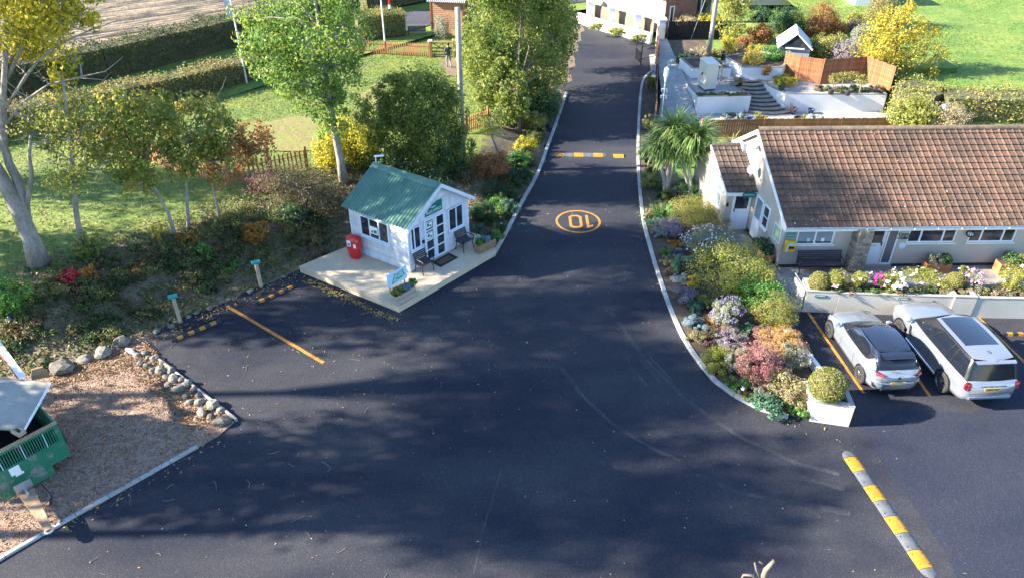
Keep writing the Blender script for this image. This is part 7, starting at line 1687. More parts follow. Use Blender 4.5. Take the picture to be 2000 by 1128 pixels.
# clipped balls
def ball(label, px, py, r, gz, pal='olive'):
    p = G(px, py, gz + r * .8); t = thing('topiary_ball', label, 'topiary', (p.x, p.y, gz), 0, 'clipped ball bushes'); n = int(9500 * r)
    dd_ = unit(rng.normal(0, 1, (n, 3))); P = dd_ * r * rng.uniform(.86, 1.0, (n, 1)) * (1 + .03 * np.sin(dd_[:, :1] * 7) * np.cos(dd_[:, 1:2] * 6)); P[:, 2] += r * .82; k = P[:, 2] > -.02
    put('foliage', quads_mesh('b', leaves(P[k], dd_[k], .05, .03, .75), rng.random(k.sum())), LM(pal), t); mb = MB(); mb.blob((0, 0, r * .82), r * .86, 2, .03, 1, 1); put('core', mb.mesh(), M_TWIG, t); return t
ball('large clipped golden ball in the square tip planter', 1616, 752, .60, .76, 'lime'); ball('clipped dark green ball in the short planter by the gate', 1600, 550, .40, .82, 'olive'); ball('clipped round bush between the pink and yellow flowers', 1866, 549, .36, .82, 'olive')
# flowers in the long planters
def cosmos(label, px, py, rx, ry, pal, fl, n, fs): return bush(label, px, py, rx, ry, pal, gz=.82, leaf=.07, asp=.35, dens=.55, name='flowering_plant', cat='flowers', flowers=(fl, n, fs), shell=.25, spread=.3)
cosmos('yellow green feathery plant with pale blooms right of the first clipped ball', 1640, 549, 26, 23, 'lime', 'rose', 26, .085); cosmos('bright lime feathery plant in the long planter', 1687, 546, 20, 25, 'lime', 'petal', 8, .08); cosmos('magenta flowering plant in the long planter', 1717, 551, 13, 20, 'green', 'magenta', 130, .085)
cosmos('white flowering plant beside the magenta one', 1744, 549, 23, 25, 'lime', 'petal', 120, .11); cosmos('pale yellow feathery plant with small white blooms', 1812, 541, 32, 18, 'lime', 'petal', 30, .08); cosmos('low lime plant spilling over the second box planter', 1840, 556, 18, 13, 'lime', 'petal', 16, .09); cosmos('pale pink flowering mound in the right planter', 1902, 547, 18, 20, 'sage', 'rose', 150, .085)
cosmos('lime plant left of the pale pink mound', 1885, 530, 12, 14, 'lime', 'petal', 5, .08); cosmos('tall lime plant with large white daisies at the right edge', 1980, 545, 24, 30, 'lime', 'petal', 12, .14)
undergrowth('planter_undergrowth', [(1635 + i * 24, 567 + R.uniform(-2, 3), 13, 6, .82, 1) for i in range(16)], 'mixed', .07)
def fill(tr_, L, Wd, h, lst):
    M_ = tr_.matrix_basis
    for (lab, x, r, pal, fl) in lst:
        p = M_ @ Vector((x * L, Wd / 2, h)); t = thing('trough_plant', lab, 'plant', p); put('foliage', crown_mesh(pal, [(0, 0, r * .6, r, r, r * .8)], int(900 * r / .2), 22, .075, .045, .25, .3, floor=-.02), LM(pal), t)
        if fl: P, N, rv = cloud([(0, 0, r * .7, r, r, r * .8)], 14, 9, .1, .9); P[:, 2] = np.abs(P[:, 2]); put('flowers', quads_mesh('f', leaves(P, N, .09, .09, .5), rv), LM(fl, .2), t, kind='stuff')
fill(tr1, 1.3, .36, .40, [('yellow green plant at the left end of the weathered trough', .2, .20, 'lime', None), ('silver leaved plant in the middle of the weathered trough', .5, .20, 'bluegrey', None), ('bright green plant at the right end of the weathered trough', .78, .19, 'green', None)])
fill(tr2, 1.2, .36, .36, [('green fern at the near end of the brown trough', .15, .21, 'green', None), ('silver leaf plant in the brown trough by the chair', .45, .20, 'bluegrey', None), ('plant with red and white flowers at the far end of the brown trough', .95, .22, 'green', 'scarlet')])
fill(ht1, 1.05, .42, .42, [('grey green plant in the trough under the middle window', .35, .26, 'sage', None), ('dark green plant beside it in the trough under the middle window', .75, .26, 'dark', None)])
fill(ht2, 1.15, .46, .46, [('tall dark plant in the trough under the right window', .45, .32, 'dark', None), ('yellow green plant in the trough under the right window', .75, .25, 'olive', None)])
fill(ht3, 1.25, .42, .42, [('dark leafy plant filling the trough at the gable corner', .35, .30, 'dark', None), ('second dark leafy plant in the gable corner trough', .75, .30, 'dark', None)])
# ------------------------------------------------------------------ cordyline palm
t = thing('cordyline_palm', 'multi headed cordyline palm with thick green strap leaves beside the porch', 'palm', G(1300, 383, .085))
o = t.location.copy(); heads = [(1316, 248, 3.9), (1292, 280, 3.3), (1342, 288, 3.2), (1358, 262, 3.5), (1314, 296, 2.9), (1332, 266, 3.3)]; Yb = o.y; mb = MB()
def atY(px, py, Y): u = (px - 1000) / FPX; v = (py - 564) / FPX; k = Y / (cP - v * sP); return Vector((u * k, Y, CH + (-sP - v * cP) * k))
b1 = G(1350, 392, .085) - o
for i, (px, py, z) in enumerate(heads):
    p = atY(px, py + 8, Yb + R.uniform(-.3, .5)) - o; s0 = Vector((0, 0, 0)) if i in (0, 1, 4, 5) else b1
    mid = s0.lerp(p, .55) + Vector((-.1 if i in (0, 1, 4, 5) else -.25, 0, .1)); mb.tube([s0, s0.lerp(mid, .5) + Vector((.03, 0, .1)), mid, p], [.10, .085, .08, .075], 8)
    put('leaf_head', blades_mesh('strap', 360, 1.42, .085, 1.7, 1.15, .06, 4, .05, p), LM('strap', .25), t)
    if i in (1, 2): q = p + Vector((0.05, -.25, .25)); put('flower_plume', crown_mesh('straw', [(q.x, q.y, q.z, .34, .26, .24)], 1300, 40, .035, .02, .3, .3), LM('straw', .2), t)
put('trunk', mb.mesh(), M_BARK, t)
tuft('yellow striped strap plant under the cordyline', 1300, 345, 30, 22, 'strap', w=.06, n=110); tuft('variegated flax beside the board fence behind the porch', 1432, 267, 26, 22, 'variegated', gz=.03, w=.07, n=90, droop=1.5, name='flax', cat='flax')
# ------------------------------------------------------------------ left side roadside border
for a in (('rust orange shrub beside the bare pole', 957, 322, 42, 30, 'rust', .085, 2), ('brown gold low shrub behind the cabin corner', 912, 347, 17, 17, 'scrub', .07, 0), ('bright yellow green shrub in the roadside border', 1028, 285, 22, 20, 'yellow', .08, 0), ('ferny mid green plant near the kerb', 1012, 312, 24, 18, 'green', .07, 0), ('dark green shrub low in the border', 990, 338, 24, 18, 'dark', .07, 0), ('bright green leafy mound beside the cabin', 970, 393, 26, 15, 'green', .08, 0), ('blue green rounded mound at the kerb', 990, 406, 20, 17, 'teal', .06, 0),
          ('round dark conifer beside the cabin wall', 945, 416, 23, 24, 'dark', .05, 0), ('yellow leaved small plant near the second trough', 975, 424, 11, 10, 'olive', .06, 0), ('olive shrub under the big laurel', 1045, 242, 24, 26, 'olive', .07, 0), ('dark evergreen at the kerb under the big laurel', 1055, 214, 34, 32, 'dark', .07, 0), ('deep green shrub left of the kerb bend', 1022, 345, 16, 18, 'dark', .07, 0), ('grey green plant low beside the cabin', 930, 450, 14, 18, 'teal', .07, 0), ('yellow brown plant beside the second trough', 968, 446, 11, 11, 'olive', .06, 0)):
    bush(*a[:6], gz=None, leaf=a[6])
tuft('dark grassy clump behind the cabin', 965, 365, 36, 20, 'dark', gz=None, w=.03, n=200); tuft('grass clump near the kerb bend', 1000, 372, 20, 16, 'green', gz=None, w=.025, n=120); bush('small pink flowering plant at the kerb near the trough', 980, 436, 8, 7, 'green', gz=None, leaf=.06, flowers=('rose', 12, .1)); bush('red and white bedding by the deck end', 978, 462, 8, 7, 'green', gz=None, leaf=.06, flowers=('scarlet', 12, .1))
bush('pale stones and plants beside the laurel', 1080, 190, 16, 20, 'sage', gz=None, leaf=.07)
sp = []
for i in range(30):
    f_ = i / 29; q = Vector((985, 440)).lerp(Vector((1095, 185)), f_); sp.append((q.x - R.uniform(6, 45), q.y + R.uniform(-10, 10), R.uniform(9, 17), R.uniform(8, 14), None, 1))
undergrowth('border_undergrowth', sp, 'bramble', .07)

# ------------------------------------------------------------------ trees
def tree(label, path, r0, blobs, n, leaf, pal, name='tree', group=None, limbs=14, bark=None, asp=.55, ncl=None, spread=.2, shell=.35, droop=.3, twigs=0, extra=(), twl=1.0):
    b0 = path[0].copy(); t = thing(name, label, 'tree', b0, 0, group); P = [p - b0 for p in path]; mb = MB(); mb.smooth = True; m_ = len(P)
    P[0] = P[0] - Vector((0, 0, .15)); rad = [r0 * 1.25] + [r0 * (1 - .72 * i / (m_ - 1)) for i in range(1, m_)]; mb.tube(P, rad, 10)
    for pts, ra, rb in extra: Q = [p - b0 for p in pts]; mb.tube(Q, [ra + (rb - ra) * i / (len(Q) - 1) for i in range(len(Q))], 8)
    B = [(c.x - b0.x, c.y - b0.y, c.z - b0.z, *r) for c, r in blobs]; ends = []
    src = P + [p - b0 for pts, _, _ in extra for p in pts]
    for k in range(limbs):
        b2 = B[k % len(B)]; v = Vector(rng.normal(0, 1, 3)).normalized() * R.uniform(.45, .95); e = Vector((b2[0] + v.x * b2[3], b2[1] + v.y * b2[4], b2[2] + v.z * b2[5]))
        c = [p for p in src if p.z < e.z + .2 and p.z > .25 * e.z] or src[1:3]; s = min(c, key=lambda p: (p - e).length + R.uniform(0, .6)); L = (e - s).length
        m1 = s.lerp(e, .4) + Vector((R.uniform(-.1, .1), R.uniform(-.1, .1), .12)) * L; r1 = min(r0 * .38, .02 + .016 * L); mb.tube([s, m1, s.lerp(e, .72) + Vector((R.uniform(-.08, .08), R.uniform(-.08, .08), .08)) * L, e], [r1, r1 * .7, r1 * .45, r1 * .15], 5, cap=False); ends.append((m1, e, r1))
    for k in range(twigs):
        m1, e, r1 = ends[k % len(ends)]; s = m1.lerp(e, R.uniform(.1, .95)); L = R.uniform(.4, 1.5) * twl; d_ = ((e - m1).normalized() + Vector((R.uniform(-1, 1), R.uniform(-1, 1), R.uniform(-.2, .9))) * .9).normalized()
        mb.tube([s, s + d_ * L * .5, s + d_ * L * .8 + Vector((0, 0, .12 * L)), s + d_ * L + Vector((0, 0, .3 * L))], [r1 * .4, r1 * .28, r1 * .18, r1 * .07], 4, cap=False)
    put('trunk', mb.mesh(), bark or M_BARKD, t)
    if n: put('crown', crown_mesh(pal, B, n, ncl or max(30, n // 55), leaf, leaf * asp, spread, shell, droop), LM(pal, .5), t)
    return t
def pxpath(pts, Y, lean=0.0): return [atY(x, y, Y + lean * i) for i, (x, y) in enumerate(pts)]
def blob_at(px, py, rx, ry, Y, depth=1.0): c = atY(px, py, Y); s = scale_at(c); r = rx / s; return (c, (r, r * depth, ry / s / .9))
# big pale-barked tree at the left edge with a second stem and bare twigs
b0 = GT(76, 515); Y1 = b0.y
main = [b0] + pxpath([(62, 470), (38, 415), (8, 355), (-28, 295), (-55, 210), (-75, 90), (-90, -60)], Y1 + .1, .12); st2 = [main[1]] + pxpath([(52, 440), (46, 395), (36, 355), (18, 320), (8, 285), (6, 190), (12, 90), (16, -40)], Y1 + .3, .15); st3 = pxpath([(50, 415), (56, 380), (62, 345), (57, 305), (60, 265)], Y1 + .4)
br = [(pxpath([(8, 215), (50, 150), (75, 118), (118, 85), (170, 62), (230, 40)], Y1 + 1, .1), .07, .012), (pxpath([(8, 165), (42, 95), (62, 60), (78, 20), (84, -30)], Y1 + 1.2, .1), .08, .02), (pxpath([(6, 150), (60, 40), (110, 8), (160, -20)], Y1 + 1.3), .06, .012), (pxpath([(6, 250), (45, 200), (95, 165), (160, 150), (205, 140), (240, 112)], Y1 + .9, .1), .06, .008), (pxpath([(150, 152), (190, 155), (225, 160)], Y1 + 1.1), .022, .005), (pxpath([(120, 160), (150, 178), (190, 170), (216, 142)], Y1 + 1.1), .025, .006)]
tree('large pale barked tree leaning at the left edge with yellow leaves and bare twigs', main, .36, [blob_at(40, 40, 120, 95, Y1 + 2.2), blob_at(120, 20, 75, 60, Y1 + 2.4), blob_at(90, 120, 60, 50, Y1 + 2), blob_at(20, -120, 190, 130, Y1 + 1.5), blob_at(130, -170, 150, 120, Y1 + 1), blob_at(60, -290, 190, 110, Y1 + 1.5), blob_at(0, -260, 120, 100, Y1 + 2.5), blob_at(130, -300, 120, 90, Y1 + 2.2), blob_at(-90, -60, 170, 150, Y1 + 1)], 34000, .18, 'yellow', limbs=44, bark=M_BARK, twigs=190, extra=[(st2, .24, .07), (st3, .12, .05)] + br, spread=.17, ncl=340)
b0 = GT(166, 500); Y2 = b0.y
tree('slim pale tree with a sparse twiggy crown behind the left wheel stop bank', [b0] + pxpath([(158, 470), (148, 410), (147, 360), (141, 315), (139, 270), (130, 215), (122, 150)], Y2, .05), .13, [blob_at(150, 330, 60, 40, Y2), blob_at(130, 225, 75, 45, Y2 + .4), blob_at(100, 250, 60, 40, Y2 + .5), blob_at(150, 272, 52, 42, Y2 + .2)], 5600, .14, 'hazel', limbs=30, bark=M_BARK, twigs=130)
bush('ivy bush round the foot of the slim pale tree', 172, 478, 30, 34, 'ivyleaf', gz=None, leaf=.13)
for a in (('hazel tree with leaning grey stem left of its neighbours', 342, 462, [(330, 420), (312, 385), (295, 355), (285, 310)], [(270, 275, 85, 75), (230, 240, 62, 58), (320, 300, 58, 50), (255, 345, 48, 38), (300, 215, 50, 40), (210, 300, 35, 40)], 5600), ('straight stemmed hazel tree in the middle of the bank', 368, 448, [(366, 410), (365, 370), (362, 330), (370, 280)], [(375, 250, 70, 65), (405, 305, 48, 42), (335, 240, 55, 48), (420, 240, 45, 45)], 4300)):
    q = GT(a[1], a[2]); tree(a[0], [q] + pxpath(a[3], q.y, .05), .085, [blob_at(*b2, q.y + .4) for b2 in a[4]], a[5], .19, 'hazel', group='hazel trees on the bank', limbs=16, bark=M_BARK, twigs=20, name='hazel_tree')
q = GT(429, 432); tree('thin hazel tree with rusty leaves nearest the brown scrub', [q] + pxpath([(424, 400), (414, 360), (412, 320)], q.y), .07, [blob_at(450, 290, 60, 50, q.y + .5), blob_at(490, 270, 45, 40, q.y + .8), blob_at(430, 330, 35, 30, q.y)], 2300, .17, 'rust', group='hazel trees on the bank', limbs=12, bark=M_BARK, twigs=16, name='hazel_tree')
q = GT(672, 356); tree('tall feathery ash tree with a light green crown behind the cabin', [q] + pxpath([(664, 310), (652, 250), (643, 190), (634, 130), (624, 60), (612, -20)], q.y, .08), .20, [blob_at(612, 50, 95, 75, q.y + .4), blob_at(545, 85, 75, 65, q.y + .4), blob_at(678, 70, 58, 70, q.y + .6), blob_at(590, 160, 70, 45, q.y + .2), blob_at(672, 160, 48, 48, q.y + .2), blob_at(640, 225, 42, 45, q.y), blob_at(500, 60, 48, 60, q.y + .6), blob_at(545, 145, 50, 40, q.y + .3), blob_at(620, -60, 100, 70, q.y + .6)], 19000, .19, 'ash', name='ash_tree', limbs=30, asp=.42, twigs=30, bark=M_BARK, droop=.9, ncl=420, spread=.17)
bush('sunlit yellow green shrub round the foot of the ash tree', 692, 275, 52, 62, 'yellow', gz=None, leaf=.13, dens=1.0, shell=.4); bush('yellow leaved shrub left of the ash trunk', 645, 300, 32, 45, 'yellow', gz=None, leaf=.12)
def massed(label, px, py, lst, Yo, pal, n, leaf, trunkpx, name='large_shrub', cat='shrub', tr_=.35, spread=.15):
    q = GT(*trunkpx); return tree(label, [q] + pxpath([(px, py)], q.y + .3), .14, [blob_at(*b2[:4], q.y + Yo + (b2[4] if len(b2) > 4 else 0) + R.uniform(-.3, .3)) for b2 in lst], n, leaf, pal, name=name, limbs=16, droop=.2, shell=.45, ncl=int(n / 45), spread=spread)
massed('big dark green bay shrub right behind the cabin roof', 820, 260, [(818, 205, 62, 60), (850, 265, 55, 60), (790, 270, 50, 58), (835, 310, 60, 40), (860, 200, 40, 48), (775, 215, 40, 42), (745, 300, 48, 44), (720, 250, 35, 45), (885, 230, 32, 60), (810, 160, 48, 34), (735, 225, 36, 45), (905, 290, 26, 42), (770, 175, 34, 30)], .6, 'laurel', 38000, .14, (825, 345))
massed('dense dark growth between the cabin and the bare pole', 860, 320, [(850, 325, 55, 28), (880, 300, 30, 40), (770, 320, 40, 25)], .3, 'dark', 4500, .12, (860, 350))
massed('huge rounded laurel tree hanging over the left side of the drive', 1010, 180, [(985, 75, 75, 75, 4), (1055, 55, 66, 70, 8), (1020, 130, 80, 65, 4), (950, 140, 48, 60, 2), (1078, 115, 40, 55, 8), (965, 210, 42, 36, 1), (1030, 200, 48, 46, 3), (1000, 10, 80, 55, 8), (1090, 20, 46, 45, 12), (930, 80, 45, 60, 3), (1100, 60, 34, 46, 12), (1058, 215, 36, 42, 4), (1010, 255, 34, 32, 1.5), (1000, 200, 40, 40, .8), (985, 160, 45, 45, .8), (1015, -60, 80, 60, 6), (1065, -45, 55, 50, 9), (960, -40, 60, 60, 4)], 0.0, 'laurel', 80000, .18, (1015, 262), name='laurel_tree')
tree('small grey trunked tree beneath the laurel beside the picket fence', [GT(987, 322)] + pxpath([(975, 300), (962, 270), (955, 235)], GT(987, 322).y), .10, [blob_at(960, 240, 30, 25, GT(987, 322).y)], 900, .12, 'lime', limbs=6, bark=M_BARK)
massed('brown twiggy scrub left of the cabin', 590, 370, [(590, 360, 70, 38), (540, 345, 45, 28), (640, 385, 42, 36), (600, 395, 60, 25)], .2, 'scrub', 9000, .085, (595, 415), spread=.24)
bush('dark green holly at the edge of the brown scrub', 572, 412, 32, 22, 'dark', gz=None, leaf=.10); bush('orange yellow sapling on the bank near the cabin', 504, 456, 24, 26, 'orange', gz=None, leaf=.12, dens=.6); bush('bright green fern on the bank', 396, 494, 14, 20, 'green', gz=None, leaf=.10, dens=.7); bush('crimson leaved shrub at the foot of the pale tree', 136, 541, 20, 20, 'red', gz=None, leaf=.11, dens=.6)
bush('yellow and orange sapling beside the crimson shrub', 178, 530, 16, 22, 'orange', gz=None, leaf=.11, dens=.5); bush('pinkish red brambles below the picket fence', 510, 355, 40, 14, 'pink', gz=None, leaf=.08, dens=.4); bush('green conifer edge at the far left of the bank', 12, 572, 40, 48, 'green', gz=None, leaf=.08); bush('yellow sapling on the bank left of the thin hazel', 310, 455, 13, 20, 'gold', gz=None, leaf=.11, dens=.5); bush('orange brown seedlings among the bank ivy', 270, 520, 22, 14, 'rust', gz=None, leaf=.09, dens=.5)
bush('small gold seedlings beside the straight hazel', 362, 465, 26, 12, 'orange', gz=None, leaf=.10, dens=.4); bush('green grassy tuft beside the nearer bay post', 455, 520, 24, 12, 'green', gz=None, leaf=.10, dens=.5)
sp = []
for i in range(70):
    px = R.uniform(5, 620); lo = np.interp(px, [0, 90, 290, 590], [735, 715, 640, 515]); hi = np.interp(px, [0, 170, 350, 480, 620], [545, 520, 460, 410, 400]); py = R.uniform(hi, lo); sp.append((px, py, R.uniform(9, 24), R.uniform(6, 14), None, .5))
undergrowth('bank_undergrowth', sp, 'bramble', .10)
PAL['tangle'] = [(.09, .08, .04), (.16, .13, .065), (.13, .18, .05), (.22, .21, .08), (.30, .22, .10)]; sp = []
for i in range(110):
    px = R.uniform(0, 640); lo = np.interp(px, [0, 90, 290, 590], [735, 712, 632, 505]); hi = np.interp(px, [0, 170, 350, 480, 640], [540, 505, 445, 395, 385]); sp.append((px, R.uniform(hi, lo), R.uniform(8, 26), R.uniform(5, 13), None, .38))
undergrowth('bank_scrub', sp, 'tangle', .085)
def sward(name, x, y, z, pal, L=.16):
    n = len(x); P = np.stack([x, y, z + .04], 1); N = np.stack([rng.normal(0, .5, n), rng.normal(-.6, .4, n), np.full(n, .8)], 1)
    rv = np.clip(.5 + .22 * np.sin(x * .9 + 2 * np.sin(y * .5)) + rng.normal(0, .12, n), 0, 1); put(name, quads_mesh(name, leaves(P, unit(N), L, .04, .3), rv), leafmat(name, pal, .3), kind='stuff')
x = rng.uniform(-32, 3, 60000); y = rng.uniform(24, 57, 60000); d = bank_d(x, y); k = (d > 4.4) & (y < 40 + (x + 32) * 1.0 + 3); x, y = x[k], y[k]; sward('lawn_grass', x, y, terr(x, y), [(.085, .135, .02), (.115, .17, .026), (.155, .195, .032), (.20, .22, .042)])
x = rng.uniform(24.3, 60, 26000); y = rng.uniform(43.5, 82, 26000); sward('field_grass', x, y, .5 + .018 * (y - 41) + .15 * np.sin(x * .2 + y * .15), [(.07, .13, .016), (.11, .18, .024), (.18, .23, .035)], .22)
# trees standing just outside the left edge, whose shade falls over the forecourt
for i, (x, y, h, r, pal, lo, nl) in enumerate(((-28, 14.7, 16.5, 2.0, 'hazel', 0.4, 7500), (-30.5, 22.2, 17.4, 2.3, 'ash', 0.45, 8000), (-31.5, 26.2, 12, 2.2, 'hazel', 0.45, 5500), (-24.5, 16.8, 7.0, 2.2, 'hazel', 0.4, 3000), (-34, 18.2, 19.5, 2.6, 'ash', 0.72, 6500), (-33, 12.6, 20, 2.4, 'ash', 0.7, 5500), (-27, 7.6, 14, 2.0, 'ash', 0.45, 4200), (-37, 31.5, 13, 2.2, 'ash', 0.5, 4000))):
    z = Hh(x, y); c = Vector((x, y, z)); tree('leafy tree of the row just beyond the left edge of the forecourt', [c, c + Vector((.3, .1, h * .3)), c + Vector((.1, -.2, h * .6)), c + Vector((.4, .2, h * .92))], .28, [(c + Vector((R.uniform(-1, 1), R.uniform(-1, 1), h * f_)), (r * k, r * k, h * (1 - lo) * .30)) for f_, k in ((lo + .08 , .85), (lo + (1 - lo) * .4, 1.05), (lo + (1 - lo) * .68, .9), (.94, .55))], nl, .32, pal, group='trees beyond the left edge', limbs=14, bark=M_BARK, ncl=130, spread=.24)
# bleached dead branches rising from below the frame
q = atY(1492, 1118, 10.6); b0 = Vector((q.x - .05, 10.5, 0)); tp = [atY(x, y, 10.6) for x, y in ((1480, 1185), (1488, 1140), (1496, 1112), (1512, 1094))]
tree('bleached dead tree top poking up at the bottom edge', [b0, b0 + Vector((.05, 0, q.z * .5))] + tp, .15, [(tp[2], (.4, .4, .4))], 0, .1, 'straw', limbs=0, bark=M_BLEACH, name='dead_tree', extra=[([atY(x, y, 10.6 + k) for x, y in pts], .05, .02) for k, pts in enumerate([[(1486, 1150), (1470, 1122), (1452, 1122), (1448, 1130)], [(1490, 1135), (1478, 1112), (1474, 1098)], [(1497, 1112), (1490, 1100), (1483, 1096)], [(1492, 1130), (1508, 1116), (1522, 1112), (1524, 1098)], [(1486, 1146), (1512, 1132), (1524, 1130)], [(1500, 1106), (1502, 1096), (1498, 1090)]])])

# ------------------------------------------------------------------ hedges
def hedge(label, pts, h, w, pal, n, leaf, gz=None, group=None, ncl=None, name='hedge', dens_side=1.0):
    o = Vector((pts[0][0], pts[0][1], gz if gz is not None else Hh(*pts[0]))); t = thing(name, label, 'hedge', o, 0, group); P = [Vector(p) for p in pts]; S = [(b2 - a).length for a, b2 in zip(P[:-1], P[1:])]; tot = sum(S)
    f_ = rng.random(n) * tot; cum = np.concatenate([[0], np.cumsum(S)]); k = np.clip(np.searchsorted(cum, f_) - 1, 0, len(S) - 1); u = (f_ - cum[k]) / np.array(S)[k]
    A_ = np.array([tuple(p) for p in P]); base = A_[k] + (A_[k + 1] - A_[k]) * u[:, None]; dr = (A_[k + 1] - A_[k]) / np.array(S)[k][:, None]; nr = np.stack([-dr[:, 1], dr[:, 0]], 1)
    hh = h * (1 + .05 * np.sin(f_ * 1.3) + .035 * np.sin(f_ * 3.1 + 1)); s = rng.random(n); ww = w * (1 + .08 * np.sin(f_ * 2.2)); top = s < .38; sd_ = np.where(rng.random(n) < .5, -1, 1)
    off = np.where(top, rng.uniform(-.5, .5, n) * ww * .92, sd_ * ww * (.5 - .07 * rng.random(n))); z = np.where(top, hh - .12 * rng.random(n) * h, hh * rng.random(n) ** .8)
    gzv = np.full(n, gz) if gz is not None else terr(base[:, 0], base[:, 1]); P3 = np.stack([base[:, 0] + nr[:, 0] * off, base[:, 1] + nr[:, 1] * off, gzv + z], 1) + rng.normal(0, .11, (n, 3)); N = np.stack([nr[:, 0] * np.where(top, 0, sd_), nr[:, 1] * np.where(top, 0, sd_), np.where(top, 1., .2)], 1)
    rv = np.clip(.5 + .28 * np.sin(f_ * 1.9 + z * 2) * np.cos(f_ * .7) + rng.normal(0, .22, n), 0, 1); put('foliage', quads_mesh('h', leaves(P3 - np.array(o)[None], N, leaf, leaf * .6, .75), rv), LM(pal), t)
    mb = MB()
    for a, b2 in zip(P[:-1], P[1:]):
        d_ = (b2 - a); nn = Vector((-d_.y, d_.x)).normalized() * w * .38; za = (gz if gz is not None else Hh(*a)) - o.z; zb = (gz if gz is not None else Hh(*b2)) - o.z; q = [a - nn, b2 - nn, b2 + nn, a + nn]; zz = [za, zb, zb, za]
        mb.add([(p.x - o.x, p.y - o.y, z_ - .1) for p, z_ in zip(q, zz)] + [(p.x - o.x, p.y - o.y, z_ + h * .88) for p, z_ in zip(q, zz)], [(4, 5, 6, 7), (0, 1, 5, 4), (1, 2, 6, 5), (2, 3, 7, 6), (3, 0, 4, 7)])
    put('branches', mb.mesh(), mat('hedge_wood', (.11, .105, .048), .95, (.07, .068, .032), 4, fine=.5, fscale=9), t); return t
hedge('long sunlit clipped hedge along the lane side of the lawn', [(-42, 28.5), (-31, 36.5), (-24.2, 42.8), (-18.6, 49.3), (-15.6, 53.4)], 1.6, 1.5, 'hedge', 30000, .13)
hedge('dark tall field hedge beyond the lane', [(-48, 33.5), (-36, 43.0), (-27.6, 50.8), (-21.2, 58.0), (-13.5, 67.0)], 2.1, 2.2, 'darkhedge', 28000, .15, .6); hedge('dark hedge behind the lane road at the top of the photo', [(-13.0, 68.2), (-7, 74), (2, 80), (12, 84)], 3.0, 2.4, 'darkhedge', 13000, .17, .6)
a, b2 = G(697, 84, .4), G(788, 74, .4); hedge('trimmed hedge block beside the flag pole', [(a.x, a.y + .7), (b2.x, b2.y + .7)], 2.1, 1.5, 'olive', 5000, .11, .35)
bush('grey leafless shrub beside the timber shelter', 945, 20, 42, 34, 'scrub', gz=.5, leaf=.09, dens=.4); bush('pale willowy sapling in front of the timber shelter', 868, 50, 22, 30, 'sage', gz=.35, leaf=.09, dens=.3, shell=.2)
q = G(1742, 188, .55); hedge('overgrown field hedge right of the white terrace', [(24.0, 45.6), (25.5, 43.6), (30, 43.2), (36, 43.0), (48, 43)], 1.5, 2.4, 'olive', 12000, .14, .5)
bush('bright lime laurel at the corner of the white terrace', 1778, 222, 46, 36, 'lime', gz=.5, leaf=.14); bush('dark ivy mound at the end of the zigzag fence', 1752, 165, 22, 20, 'dark', gz=.8, leaf=.11); bush('pale dry growth on the field hedge', 1850, 225, 45, 24, 'straw', gz=.8, leaf=.10, dens=.6)
mb = MB(); p = G(1832, 246, .5); t = thing('chimney_cowl', 'grey metal vent pipe standing behind the bungalow ridge', 'vent pipe', p); mb.lathe([(.14, 0), (.14, .9), (.22, .95), (.22, 1.15), (.10, 1.3), (.001, 1.32)], 12); put('pipe', mb.mesh(), M_STEEL, t)
# ------------------------------------------------------------------ garden shrubs and trees on the right
q = G(1742, 150, 1.0); Yq = q.y + 1.5
tree('golden yellow leaved tree spreading over the field edge', [Vector((atY(1745, 165, Yq).x, Yq, .9))] + pxpath([(1748, 130), (1752, 95), (1750, 60)], Yq), .16, [blob_at(1725, 75, 48, 42, Yq), blob_at(1790, 85, 50, 42, Yq + .3), blob_at(1760, 50, 45, 35, Yq + .2), blob_at(1705, 110, 35, 32, Yq - .3), blob_at(1815, 120, 28, 35, Yq), blob_at(1770, 30, 22, 22, Yq), blob_at(1745, 120, 50, 30, Yq)], 9500, .17, 'gold', limbs=22, ncl=210)
tree('tall bright lime tree above the black fence', [Vector((atY(1436, 100, 57).x, 57, 1.0))] + pxpath([(1436, 70), (1436, 30)], 57), .15, [blob_at(1436, 30, 34, 40, 57), blob_at(1440, -10, 38, 40, 57), blob_at(1430, 68, 26, 22, 57)], 5200, .17, 'lime', limbs=10)
